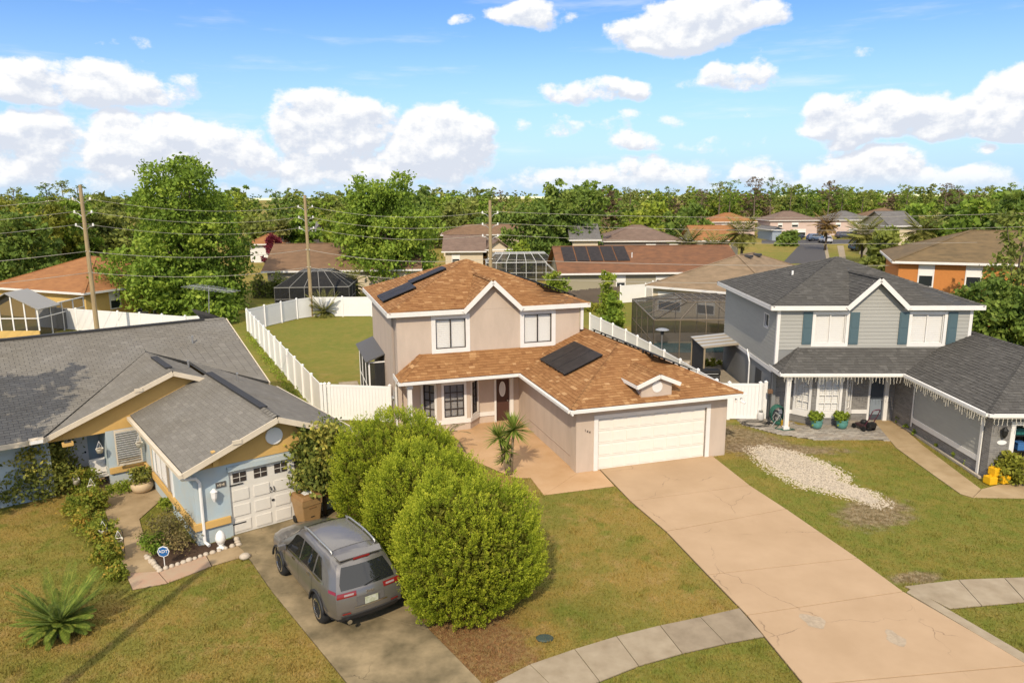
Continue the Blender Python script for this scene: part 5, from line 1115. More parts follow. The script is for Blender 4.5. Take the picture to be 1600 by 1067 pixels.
crot = [(135, 770, .62, 'orange-tinged bush nearest the bungalow entry'), (150, 798, .55, 'second bush of the walkway border from the entry'), (140, 830, .5, 'third bush of the walkway border from the entry'), (163, 848, .48, 'fourth bush of the walkway border, by a hanging pot'), (172, 880, .45, 'fifth bush of the walkway border, near the pink slabs'), (120, 810, .5, 'bush on the lawn side of the walkway border'), (185, 905, .30, 'low straggly plant at the street end of the walkway border')]
for i, (x, y, r_, lb) in enumerate(crot):
    g_ = G(x, y); tree('border_bush', lb, (g_[0], g_[1]), r_*1.5, r_, L_CROT, 70+i, 1900, .045, 8, .12, .3, .5, .02, cat='bush', group='bushes along the walkway')
g_ = G(268, 858); tree('rose_bush', 'twiggy half-bare rose bush in the bed by the downspout', (g_[0], g_[1]), 1.35, .75, leafmat('leaf_rose', (.10, .09, .03), (.19, .16, .06), (.33, .25, .10)), 80, 2200, .035, 12, .2, .2, .5, .03, cat='bush', shell=.2)
g_ = G(243, 862); tree('bed_plant', 'low green plant behind the round blue sign', (g_[0], g_[1]), .55, .42, L_OAK, 81, 1200, .04, 6, .15, .2, .5, .02, cat='plant')
g_ = G(190, 768); tree('bed_plant', 'low bright green ground plants beside the round planter', (g_[0], g_[1]), .32, .5, L_LIME, 82, 1000, .04, 6, .2, .2, .5, .02, cat='plant')
g_ = G(262, 800); tree('bed_plant', 'green creeper at the foot of the blue side wall', (g_[0], g_[1]), .5, .4, L_LIME, 83, 900, .04, 6, .2, .2, .5, .02, cat='plant')
# grey house foundation planting
for i, (x, y, r_, lb) in enumerate([(1408, 662, .42, 'plant nearest the front door in the narrow bed'), (1424, 672, .36, 'second plant from the door in the narrow bed'), (1437, 680, .34, 'third plant from the door in the narrow bed'), (1452, 690, .28, 'fourth plant from the door in the narrow bed'), (1470, 702, .26, 'fifth plant from the door in the narrow bed'), (1494, 717, .24, 'sixth plant from the door in the narrow bed'), (1513, 727, .26, 'last plant at the lawn end of the narrow bed')]):
    g_ = G(x, y); tree('bed_plant', lb, (g_[0], g_[1]), r_*1.3, r_*.8, L_LIME, 90+i, 500, .06, 6, .1, .2, .5, .015, cat='plant', group='plants along the grey house walk')
g_ = G(1572, 752); tree('bed_shrub', 'yellow-green leafy shrub below the brick pier lamp', (g_[0], g_[1]), 1.0, .65, L_YEL, 99, 2000, .07, 8, .1, .3, .5, .02, cat='shrub')
g_ = G(1112, 590); tree('spiky_plant', 'yellow-green spiky plant beside the air conditioner', (g_[0]+.1, g_[1]+.4), 1.0, .6, L_YEL, 100, 1200, .09, 8, .1, .3, .5, .02, cat='plant')
# --- fronds, palms, yucca, cycad
def frond_arrays(L, rise, droop, nl, ll, lw, vang=.9, curl=.35):
    """one pinnate frond along +x; returns quads"""
    V = []; F = []
    def P(t): return np.array([L*t*(1-.12*t), 0, rise*t-droop*t*t])
    n = 0
    for i in range(12):
        a_, b_ = P(i/12), P((i+1)/12); w = .018*(1-i/13); V += [a_+(0, w, 0), a_-(0, w, 0), b_-(0, w, 0), b_+(0, w, 0)]; F.append((n, n+1, n+2, n+3)); n += 4
    for i in range(nl):
        t = .12+.88*(i+.5)/nl; p = P(t); q = P(min(1, t+.02))-P(t-.02); q /= np.linalg.norm(q); l = ll*math.sin(math.pi*min(1, .12+.86*t))**.6
        for sg in (-1, 1):
            d = q*math.cos(vang)+np.array([0, sg*math.sin(vang), 0])-np.array([0, 0, curl*.5]); d /= np.linalg.norm(d); e_ = p+d*l; pr = np.cross(d, (0, 0, 1)); pr = pr/np.linalg.norm(pr)*lw
            V += [p-pr*.4, p+d*l*.45-pr, e_, p+d*l*.45+pr]; F.append((n, n+1, n+2, n+3)); n += 4
    return np.array(V), np.array(F)
def palm(name, label, p, h, nf, L, lm, seed=1, rise=(.3, 1.6), droop=1.2, nl=18, ll=.5, lw=.03, r=.14, cat='palm', group=None, skirt=0, fan=False):
    t = thing(name, label, cat, (p[0], p[1], 0), 0, group); rr = random.Random(seed)
    if h > .1: MB().tube([(0, 0, -.05), (rr.uniform(-.1, .1), 0, h*.5), (0, 0, h)], [r*1.25, r, r*.9], 9).build('trunk', BARK, t, smooth=True)
    mes = []
    for k in range(5):
        V, F = frond_arrays(L*(.85+.07*k), rise[0]+(rise[1]-rise[0])*k/4*L, droop*L*(1.1-.1*k)*.6, nl, ll, lw, vang=.9 if not fan else .5)
        o = np_mesh('frond', V, F, lm, t, {'shade': np.clip(np.random.default_rng(seed*7+k).normal(.5, .2, len(F)), 0, 1)}); mes.append((o.data, k)); o.matrix_local = Matrix.Translation((0, 0, h)) @ Matrix.Rotation(k*1.3, 4, 'Z')
    for i in range(nf-5):
        me, k = mes[i % 5]; o = link('frond', me, t); o.matrix_local = Matrix.Translation((0, 0, h)) @ Matrix.Rotation(i*2.399+.3, 4, 'Z') @ Matrix.Rotation(rr.uniform(-.18, .18)-(.0 if i >= skirt else -.9), 4, 'Y') @ Matrix.Rotation(rr.uniform(-.3, .3), 4, 'X')
    return t
L_CYC = leafmat('leaf_cycad', (.074, .116, .019), (.164, .225, .034), (.329, .341, .062)); L_PALM = leafmat('leaf_palm', (.115, .124, .031), (.230, .232, .054), (.394, .357, .109))
g_ = G(95, 990); palm('cycad', 'large dark green sago cycad on the bungalow lawn', g_, .3, 90, 1.0, L_CYC, 3, (.08, 1.2), .42, 44, .155, .010, .17, 'cycad')
g_ = G(700, 715); palm('pygmy_palm', 'feathery grey-green palm beside the bay window', (g_[0]-.1, g_[1]+.3), .75, 20, 1.05, leafmat('leaf_dusty', (.06, .06, .03), (.12, .12, .05), (.22, .21, .10)), 5, (.3, 1.1), 1.3, 26, .24, .012, .07)
g_ = G(511, 492); palm('small_palm', 'small bushy palm against the white back fence', (g_[0], g_[1]-1.0), .45, 80, 1.35, L_PALM, 6, (.1, 1.6), .6, 22, .36, .022, .15)
for i, (x, y, Y, h, L, lb) in enumerate([(1292, 352, 138, 4.6, 2.4, 'brownish fan palm between the two far pink houses'), (1350, 362, 112, 4.2, 3.6, 'broad green palm right of the far street'), (1160, 360, 112, 4.4, 3.4, 'broad green palm above the tan roof'), (1076, 374, 92, 4.2, 1.8, 'fan palm rising above the olive house roof'), (1440, 352, 105, 4.8, 3.2, 'green palm left of the orange house'), (1118, 385, 90, 3.9, 1.7, 'small palm at the ridge of the tan roof'), (440, 352, 120, 5.4, 1.6, 'slender palm by the green-roofed house'), (543, 455, 74, 1.2, 1.9, 'low palm under the broad tree beside the board fence')]):
    p = at(x, y, Y); palm('fan_palm', lb, p, h, 64, min(L, 2.5), L_PALM if i else leafmat('leaf_dry_palm', (.16, .09, .03), (.26, .16, .05), (.34, .26, .10)), 20+i, (.0, 1.5), .9, 9, L*.42, .10, .2, skirt=10)
# yucca: trunks with rosettes of stiff blades
def yucca(p):
    t = thing('yucca', 'tall yucca with spiky rosettes on the tan patio', 'yucca', (p[0], p[1], 0)); rng = np.random.default_rng(4)
    for (x, y, z, n, L) in ((.14, .05, 1.75, 150, .86), (-.40, -.05, 1.50, 110, .72), (-.14, -.12, .98, 70, .55), (-.26, .0, .55, 50, .48)):
        MB().tube([(x*.2, y*.2, 0), (x*.55, y*.5, z*.5), (x, y, z)], [.075, .055, .045], 8).build('trunk', mat('yucca_trunk', (.30, .23, .15), .9, noise=.3, nscale=12), t, smooth=True)
        V = []; F = []; m = 0
        for i in range(n):
            el = rng.uniform(-.75, 1.35); a0 = rng.uniform(0, 2*math.pi); d = np.array([math.cos(el)*math.cos(a0), math.cos(el)*math.sin(a0), math.sin(el)]); s = np.cross(d, (0, 0, 1)); s /= np.linalg.norm(s); l = L*rng.uniform(.75, 1.08)
            b0 = np.array([x, y, z]); md = b0+d*l*.5; e_ = b0+d*l-np.array([0, 0, .06*l]); w = .027; V += [b0-s*w*.6, b0+s*w*.6, md+s*w, md-s*w, e_]; F += [(m, m+1, m+2, m+3), (m+3, m+2, m+4, m+4)]; m += 5
        F4 = [f if f[2] != f[3] else f for f in F]
        me = bpy.data.meshes.new('rosette'); me.from_pydata([tuple(v) for v in V], [], [f if f[2] != f[3] else f[:3] for f in F4]); me.materials.append(leafmat('leaf_yucca', (.082, .139, .023), (.181, .248, .039), (.361, .372, .078)))
        at_ = me.attributes.new('shade', 'FLOAT', 'FACE'); at_.data.foreach_set('value', np.repeat(np.clip(rng.normal(.5, .25, n), 0, 1), 2).astype(np.float32)); link('rosette', me, t)
yucca(G(797, 742))
# --- the wood along the horizon: one mass, with individual tall pines and trees at its edge
def wood():
    rng = np.random.default_rng(77); vs = []
    for i in range(7):
        H = 1.; l = lobes_ball(1., .42 if i < 4 else .30, 200+i, 12 if i < 4 else 9, .12 if i < 4 else .35, .45, .40); vs.append(crown_arrays(l, 800, .030, 300+i, .5, .03))
    VV = []; FF = []; SS = []; MM = []; n = 0
    for k in range(600):
        Y = (rng.uniform(330, 470) if k > 470 else rng.uniform(150, 330)) if k > 150 else rng.uniform(158, 200); xw = (rng.random()-.5)*2*(Y*.80+30); i = int(rng.integers(7))
        if xw > 28 and Y < 228: Y += 80
        V, F, s = vs[i]; H = (9.9+rng.normal(0, 1.3)+.010*(Y-150))*(1.05 if i >= 4 else 1.); sc = np.array([H*1.05, H*1.05, H])*np.array([1.1, 1.1, 1.]); a0 = rng.random()*6.28; c, s_ = math.cos(a0), math.sin(a0)
        W_ = V*sc; W_ = np.stack([W_[:, 0]*c-W_[:, 1]*s_+xw, W_[:, 0]*s_+W_[:, 1]*c+Y, W_[:, 2]], 1)
        VV.append(W_); FF.append(F+n); n += len(V); SS.append(np.clip(s+rng.normal(0, .12), 0, 1)); MM.append(np.full(len(F), int(rng.choice([0, 0, 0, 1, 1, 2, 2, 3, 4], p=[.13, .13, .12, .15, .13, .12, .10, .07, .05]))))
    o = np_mesh('distant_wood', np.concatenate(VV), np.concatenate(FF), [L_OLIVE, L_OAK, L_DARK, L_LIME, L_BROWN], None, {'shade': np.concatenate(SS)}, fmat=np.concatenate(MM)); setp(o, 'distant mixed green wood along the whole horizon', 'wood', None, 'stuff')
wood()
def pine_variant(seed):
    rr = random.Random(seed); lob = []
    for i in range(11): f = i/10; a0 = i*2.4; lob.append((math.cos(a0)*.13*rr.uniform(.3, 1), math.sin(a0)*.13*rr.uniform(.3, 1), .52+.45*f, .085*rr.uniform(.7, 1.3), .05))
    return lob
pv = []
for i in range(4):
    lob = pine_variant(500+i); V, F, s = crown_arrays(lob, 700, .013, 600+i, .3, .04)
    st = MB().tube([(0, 0, 0), (.01, 0, .5), (0, 0, .97)], [.014, .010, .004], 6)
    for l in lob[::2]: st.tube([(0, 0, l[2]-.06), (l[0], l[1], l[2])], [.006, .002], 5)
    pv.append((V, F, s, st))
PINEB = mat('pine_bark', (.17, .13, .10), .95, noise=.3)
pine_lb = {1125: 'leftmost thin pine of the right-hand skyline', 1142: 'pine with a ragged crown just right of the leftmost skyline pine', 1182: 'tall full-crowned pine above the far orange-brown roof', 1207: 'slim pine just right of the tall full-crowned one', 1237: 'sparse pine above the far pinkish two-storey house', 1262: 'low-crowned pine right above the pinkish house gable', 1297: 'pine above the fan palm between the two pink houses', 1318: 'thin-trunked pine with small crown above the far pale house', 1350: 'short pine above the right end of the far pale house', 1420: 'pine above the far broad brown roof', 1480: 'bare-headed pine sticking out of the right skyline', 1500: 'pine just left of the large tree above the orange house', 1540: 'tall pine over the middle of the orange house', 1580: 'rightmost pine of the skyline', 1098: 'pine left of the far orange-brown roof', 1045: 'pine above the lime tree right of the oak', 985: 'pine just right of the broad dark oak', 70: 'second skyline pine from the left edge', 95: 'tallest pine just left of the leftmost utility pole', 120: 'pine directly behind the leftmost utility pole', 20: 'skyline pine nearest the left edge', 430: 'skyline pine right of the tall bright green tree', 500: 'skyline pine just right of the pole on the lawn', 735: 'skyline pine left of the middle utility pole', 232: 'pine peeping over the left side of the tall bright tree', 760: 'pine directly behind the middle utility pole'}
proto = {}
for j, (x, ytop, Y) in enumerate([(1125, 284, 175), (1142, 282, 180), (1182, 277, 170), (1207, 278, 178), (1237, 287, 172), (1262, 290, 182), (1297, 283, 168), (1318, 292, 165), (1350, 299, 175), (1420, 289, 165), (1480, 287, 172), (1500, 291, 160), (1540, 290, 165), (1580, 286, 158), (1098, 296, 180), (1045, 292, 185), (985, 293, 190), (70, 287, 170), (95, 283, 172), (120, 290, 176), (20, 293, 165), (430, 296, 190), (500, 300, 195), (735, 298, 190), (232, 299, 180), (760, 296, 200)]):
    if x > 1000: Y += 55
    p = at(x, ytop, Y); H = p[2]; i = j % 4; V, F, s, st = pv[i]
    t = thing('pine_tree', pine_lb[x], 'tree', (p[0], p[1], 0), 0, 'tall pines along the skyline'); t.scale = (H*1.25, H*1.25, H); t.rotation_euler[2] = j*1.1
    lm = (L_OLIVE, L_DARK, L_BROWN, L_OAK)[(j*7) % 4] if x > 1000 else (L_OLIVE, L_DARK)[j % 2]
    key = (i, lm.name)
    if key not in proto: c = np_mesh('crown', V, F, lm, t, {'shade': s}); tr_ = st.build('trunk', PINEB, t); proto[key] = (c.data, tr_.data)
    else: link('crown', proto[key][0], t); link('trunk', proto[key][1], t)
# trees among the far houses
for j, (x, ytop, Y, R, lm, lb) in enumerate([(1010, 318, 140, 5.5, L_LIME, 'bright lime tree left of the far orange-brown roof'), (1075, 322, 146, 6, L_DARK, 'dark rounded tree beside the far orange-brown roof'), (1430, 318, 132, 5, L_OAK, 'green tree behind the far low grey roof'), (1540, 305, 105, 6.5, L_OAK, 'large green tree above the orange house roof'), (1490, 322, 118, 5, L_DARK, 'dark tree left of the large one above the orange house'), (1232, 364, 150, 2.6, L_DARK, 'dark shrub at the corner of the far street'), (1590, 296, 98, 5.0, L_DARK, 'dark tree at the right edge behind the orange house'), (460, 330, 125, 5, L_OAK, 'green tree behind the middle utility pole on the lawn'), (545, 330, 120, 5.5, L_LIME, 'lime green tree partly behind the broad dense tree'), (720, 312, 150, 7, L_OLIVE, 'olive tree right of the broad dense tree'), (410, 335, 132, 5.5, L_OLIVE, 'olive tree right behind the tall bright tree'), (1385, 360, 100, 3.4, L_OLIVE, 'olive shrub tree left of the orange house roof'), (770, 325, 140, 6, L_DARK, 'dark tree behind the middle utility pole by the oak'), (640, 300, 150, 7, L_DARK, 'dark tree above the right side of the broad dense tree')]):
    p = at(x, ytop, Y); tree('broadleaf_tree', lb, p, p[2], R, lm, 800+j, 2600, .42, 14, .1, .4, .42, .2)
# ---------------------------------------------------------------- cars
def lerp(pts, x):
    xs, ys = zip(*pts); return float(np.interp(x, xs, ys))
def build_car(name, label, loc, rz, paint, scale=1., group=None, detail=True):
    T = thing(name, label, 'car', loc, rz, group); T.scale = (scale,)*3
    PL = mat('car_plastic', (.028, .028, .03), .6); CG = mat('car_glass', (.012, .013, .015), .04, spec=.7); RED = mat('tail_lamp_red', (.20, .010, .012), .15, spec=.6, coat=.5); CHR = mat('car_chrome', (.6, .6, .6), .15, metal=1.)
    ZT = [(0, 1.60), (.35, 1.655), (.9, 1.69), (1.6, 1.70), (2.3, 1.68), (2.65, 1.63), (3.0, 1.40), (3.38, 1.15), (3.6, 1.11), (4.2, 1.04), (4.45, .97), (4.62, .86)]
    ZB = [(0, 1.10), (2.0, 1.05), (3.2, 1.01), (3.5, 1.02), (4.2, .94), (4.62, .78)]; WB = [(0, .80), (.25, .88), (.7, .925), (3.6, .925), (4.1, .90), (4.4, .82), (4.62, .66)]
    WT = [(0, .55), (.4, .60), (1.5, .63), (2.6, .61), (3.0, .68), (3.4, .78), (4.2, .72), (4.62, .56)]
    TX = [(.3, .14), (.48, .02), (.6, .0), (.86, .02), (1.04, .05), (1.12, .12), (1.5, .40), (1.60, .48), (1.7, .5)]; NX = [(.3, .22), (.48, .05), (.7, .0), (.9, .08), (1.1, .3)]
    AX = (.93, 3.64)
    def ring(x, k):
        w, zb, zt, wt = lerp(WB, x), lerp(ZB, x), lerp(ZT, x), lerp(WT, x); zl = .30+.06*max(0, (.5-x))+.06*max(0, x-4.1)
        P = [(0, zl), (w-.12, zl), (w-.02, zl+.14), (w, .66), (w-.01, zb-.09), (w-.045, zb), (wt+.06, zt-.10), (wt-.03, zt-.03), (wt*.55, zt+.0), (0, zt+.012)]
        for xa in AX:
            dx = abs(x-xa)
            if dx < .42: za = .36+math.sqrt(.42**2-dx*dx); P[1] = (P[1][0], max(P[1][1], za-.02)); P[2] = (P[2][0], max(P[2][1], za-.01)); P[3] = (P[3][0], max(P[3][1], za))
        P[4] = (P[4][0], max(P[4][1], P[3][1]+.02)); P[5] = (P[5][0], max(P[5][1], P[4][1]+.02))
        i = min(8, int(k)); f = k-i; y = P[i][0]*(1-f)+P[i+1][0]*f; z = P[i][1]*(1-f)+P[i+1][1]*f
        X = x
        if x < 1.2: X = x+lerp(TX, z)*(1-x/1.2)
        if x > 3.9: X = x-lerp(NX, z)*(x-3.9)/.72
        return np.array([X, y, z])
    st = sorted(set(np.round(np.concatenate([np.linspace(0, 4.62, 40), *[xa+.42*np.sin(np.linspace(-1.57, 1.57, 13)) for xa in AX]]), 4)))
    ks = [0, 1, 2, 3, 4, 5, 5.5, 6, 6.5, 7, 8, 9]; n = len(ks); V = []; F = []; M = []
    for x in st:
        for k in ks: V.append(ring(x, k))
    V = np.array(V); ns = len(st); Vr = V*np.array([1, -1, 1]); AV = np.concatenate([V, Vr]); off = len(V)
    for i in range(ns-1):
        for j in range(n-1):
            a_ = i*n+j; q = (a_, a_+n, a_+n+1, a_+1); m = 1 if j <= 1 else 0; F.append(q); M.append(m); F.append(tuple(off+v for v in q[::-1])); M.append(m)
    NC = 8; extra = []
    def cap(i, sg):
        base = off*2+len(extra)
        for j in range(n):
            p = V[i*n+j]
            for c in range(NC+1):
                f = c/NC*2-1; extra.append(np.array([p[0]-sg*.07*(1-f*f), p[1]*f, p[2]]))
        for j in range(n-1):
            for c in range(NC): b = base+j*(NC+1)+c; F.append((b, b+1, b+NC+2, b+NC+1)); M.append(1 if ks[j+1] <= 2 else 0)
    cap(0, 1); cap(ns-1, -1)
    AV = np.concatenate([AV, np.array(extra)])
    me = bpy.data.meshes.new('body'); me.from_pydata([tuple(map(float, v)) for v in AV], [], F); me.materials.append(paint); me.materials.append(PL); me.polygons.foreach_set('material_index', M)
    bm = bmesh.new(); bm.from_mesh(me); bmesh.ops.remove_doubles(bm, verts=bm.verts, dist=.0015); bmesh.ops.recalc_face_normals(bm, faces=bm.faces); bm.to_mesh(me); bm.free(); me.polygons.foreach_set('use_smooth', [True]*len(me.polygons)); body = link('body', me, T)
    try: me.set_sharp_from_angle(angle=math.radians(38))
    except Exception: pass
    def patch(nm, mt, x0, x1, k0, k1, sgn, d=.010, x0t=None, x1t=None, par=T, nx=6, nk=4):
        vs = []; fs = []
        for b in range(nk+1):
            fb = b/nk; k = k0+(k1-k0)*fb; xa = x0+((x0t if x0t is not None else x0)-x0)*fb; xb = x1+((x1t if x1t is not None else x1)-x1)*fb
            for a_ in range(nx+1):
                p = ring(xa+(xb-xa)*a_/nx, k); vs.append((p[0], sgn*(p[1]+d*.9), p[2]+d*.35))
        for b in range(nk):
            for a_ in range(nx): i = b*(nx+1)+a_; fs.append((i, i+1, i+nx+2, i+nx+1))
        return MB().add(vs, fs).build(nm, mt, par, smooth=True)
    for sg in (1, -1):
        patch('side_window', CG, 2.18, 3.12, 5.10, 5.90, sg, x1t=2.72); patch('side_window', CG, 1.27, 2.10, 5.10, 5.90, sg); patch('side_window', CG, .62, 1.18, 5.14, 5.88, sg, x0t=.95)
        patch('belt_trim', CHR, .55, 3.2, 4.97, 5.08, sg, .012, nx=14, nk=1)
        if detail:
            for xs_ in (1.95, 2.95): patch('door_handle', CHR, xs_-.62, xs_-.42, 4.25, 4.6, sg, .03, nx=2, nk=2)
            for xs_ in (1.22, 2.14, 3.12): patch('door_seam', PL, xs_-.006, xs_+.006, 2.3, 4.95, sg, .004, nx=1, nk=6)
            mr = MB().cbox((3.02, sg*1.02, 1.08), (.14, .20, .15)).build('mirror', paint, T, bevel=.03)
            tb = MB().tube([tuple(ring(x, 7.15)*np.array([1, sg, 1])+np.array([0, 0, .055])) for x in np.linspace(.55, 2.55, 9)], .024, 8)
            for x in (.6, 1.55, 2.5): p = ring(x, 7.15)*np.array([1, sg, 1]); tb.cbox((p[0], p[1], p[2]+.02), (.10, .03, .06))
            tb.build('roof_rail', ALU, T, smooth=True)
        for xa in AX:                                   # arch trims
            patch_pts = [(xa+.44*math.cos(t), sg*(lerp(WB, xa)+.012), .36+.44*math.sin(t)) for t in np.linspace(.15, math.pi-.15, 13)]; MB().tube(patch_pts, .030, 6).build('wheel_arch', PL, T, smooth=True)
    def across(nm, mt, x0, x1, k0, d=.012):
        vs = []; fs = []; kk = list(np.linspace(k0, 9, 5)); row = len(kk)*2-1; NXX = 6
        for a_ in range(NXX+1):
            x = x0+(x1-x0)*a_/NXX; left = [ring(x, k) for k in kk]; pts = [p for p in left]+[p*np.array([1, -1, 1]) for p in left[-2::-1]]; vs += [(p[0], p[1], p[2]+d) for p in pts]
        for a_ in range(NXX):
            for b in range(row-1): i = a_*row+b; fs.append((i, i+1, i+row+1, i+row))
        return MB().add(vs, fs).build(nm, mt, T, smooth=True)
    across('windshield', CG, 2.70, 3.36, 6.3)
    across('roof_panel', mat('car_roof_dark', tuple(c*.72 for c in paint.node_tree.nodes['Principled BSDF'].inputs['Base Color'].default_value[:3]), .25, coat=.6), .75, 2.5, 7.3, .008)
    # rear: glass, lamps, plate, spoiler
    r0 = np.array([ring(0, k) for k in np.linspace(1, 9, 60)])
    def rear(f, z, d=.012):
        o = np.argsort(r0[:, 2]); y = float(np.interp(z, r0[o, 2], r0[o, 1])); x = float(np.interp(z, r0[o, 2], r0[o, 0])); return (x-.07*(1-f*f)-d, y*f, z+.003)
    def rpatch(nm, mt, rows, d=.012, par=T, nf=8):      # rows: (z, f0, f1)
        vs = []; fs = []
        for z, f0, f1 in rows:
            for c in range(nf+1): vs.append(rear(f0+(f1-f0)*c/nf, z, d))
        for r_ in range(len(rows)-1):
            for c in range(nf): i = r_*(nf+1)+c; fs.append((i, i+1, i+nf+2, i+nf+1))
        return MB().add(vs, fs).build(nm, mt, par, smooth=True)
    rpatch('rear_window', CG, [(1.10, -.86, .86), (1.2, -.90, .90), (1.35, -.88, .88), (1.50, -.84, .84)])
    for sg in (1, -1):
        a_, b_ = (.42, .985) if sg > 0 else (-.985, -.42)
        tl = rpatch('tail_lamp', RED, [(.95, a_, b_), (1.0, a_, b_), (1.06, a_, b_)], .014); rpatch('lamp_lens', mat('clear_lens', (.32, .26, .26), .2), [(.985, .5*sg, .78*sg), (1.03, .5*sg, .78*sg)], .018, tl)
        patch('tail_lamp', RED, .0, .26, 4.35, 4.95, sg, .012); rpatch('reflector', RED, [(.56, .62*sg, .86*sg), (.60, .62*sg, .86*sg)], .014)
    MB().slab([(-.02+.42, -.52, 1.655), (-.02+.42, .52, 1.655), (.62, .56, 1.70), (.62, -.56, 1.70)][::-1], .035).build('spoiler', paint, T, bevel=.008); MB().box(.375, .40, -.20, .20, 1.60, 1.64).build('brake_light', RED, T)
    if detail:
        rc = rpatch('plate_recess', mat('plate_recess', tuple(c*.55 for c in paint.node_tree.nodes['Principled BSDF'].inputs['Base Color'].default_value[:3]), .4), [(.70, -.42, .42), (.90, -.42, .42)], .008)
        MB().box(-.105, -.092, -.16, .16, .72, .88).build('licence_plate', mat('plate_green', (.30, .32, .18), .5, col2=(.5, .5, .42), nscale=14), T); rpatch('chrome_strip', CHR, [(.66, -.5, .5), (.685, -.5, .5)], .012)
        rpatch('bumper_insert', PL, [(.36, -.8, .8), (.45, -.9, .9), (.50, -.9, .9)], .016); e1 = MB().tube([(.02, .52, .36), (-.04, .52, .36)], .055, 10).build('exhaust', CHR, T)
        em = text_obj('Jeep', .11, CHR, 'emblem'); em.parent = T; em.matrix_local = Matrix.Translation((rear(0, 1.0)[0]-.004, 0, .98)) @ Matrix.Rotation(-math.pi/2, 4, 'Z') @ Matrix.Rotation(math.pi/2, 4, 'X')
        MB().beam((.00, .1, 1.115), (.06, -.28, 1.19), .02, .02).build('wiper', BLACK, T)
        patch('hood_crease', PL, 3.42, 3.46, 6.2, 9, 1, .006, nx=1, nk=6); patch('hood_crease', PL, 3.42, 3.46, 6.2, 9, -1, .006, nx=1, nk=6)
    TY = mat('tyre_rubber', (.02, .02, .02), .85)
    for xa in AX:
        for sg in (1, -1):
            w = MB(Matrix.Translation((xa, sg*.80, .36)) @ Matrix.Rotation(-sg*math.pi/2, 4, 'X')).lathe([(.20, -.12), (.33, -.115), (.36, -.07), (.36, .07), (.33, .115), (.21, .12)], n=26).build('wheel', TY, T, smooth=True)
            rm = MB(Matrix.Translation((xa, sg*.80, .36)) @ Matrix.Rotation(-sg*math.pi/2, 4, 'X'))
            rm.lathe([(.235, .06), (.24, .125), (.21, .128), (.20, .07)], n=26); rm.lathe([(.06, .05), (.06, .115), (.02, .12)], n=12)
            for s_ in range(5):
                t = s_*2*math.pi/5
                for dt in (-.16, .16): rm.beam((.05*math.cos(t), .05*math.sin(t), .105), (.21*math.cos(t+dt), .21*math.sin(t+dt), .112), .035, .02)
            rm.build('rim', CHR, w, smooth=False)
    MB().box(.5, 4.1, -.74, .74, .22, .40).build('underbody', PL, T)
    return T
CARP = mat('grey_car_paint', (.20, .185, .17), .28, metal=.55, coat=.7, noise=.08, nscale=2)
ca = math.radians(125.4); ce = np.array([math.cos(ca), math.sin(ca)]); cn = np.array([-math.sin(ca), math.cos(ca)])
co = np.array([-4.80, 16.22])-ce*.93*1.05-cn*.92*1.05
build_car('parked_car', 'dusty grey sport utility car parked on the old driveway', (co[0], co[1], .03), ca, CARP, 1.05)
KEEP.append([tuple(co+cn*.9), tuple(co-cn*.9), tuple(co-cn*.9+ce*4.8), tuple(co+cn*.9+ce*4.8)])
far = [(1240, 374, 140, 0., (.03, .035, .045), 'dark car parked at the left of the far street'), (1276, 377, 134, 0., (.07, .10, .15), 'blue-grey car parked at the far street corner'), (1296, 381, 126, 1.5, (.45, .45, .46), 'silver car parked beside the far street'), (1320, 373, 138, 0., (.05, .05, .06), 'black car before the far pale house'), (1346, 392, 108, .05, (.04, .07, .11), 'dark blue car on the grass right of the far street'), (1375, 389, 112, 0.1, (.10, .10, .11), 'dark car half hidden beyond the dark blue one')]
for x, y, Y, rz, c, lb in far:
    p = G(x, y); build_car('parked_car', lb, (p[0]-2.2*math.cos(rz), p[1], .0), rz, mat('paint_%d' % x, c, .3, coat=.5), 1.0, 'cars on the far street', False)
setp(sheet('far_street', [G2(1222, 412), G2(1292, 412), G2(1287, 382), G2(1400, 380), G2(1400, 374), G2(1190, 375), G2(1190, 381), G2(1250, 382)], .01, ASPH))
setp(sheet('far_pavement', [G2(1292, 412), G2(1298, 412), G2(1292, 383), G2(1287.5, 383)], .02, SIDEW)); setp(sheet('far_driveway', [G2(1312, 405), G2(1322, 405), G2(1318, 384), G2(1308, 384)], .015, SIDEW))
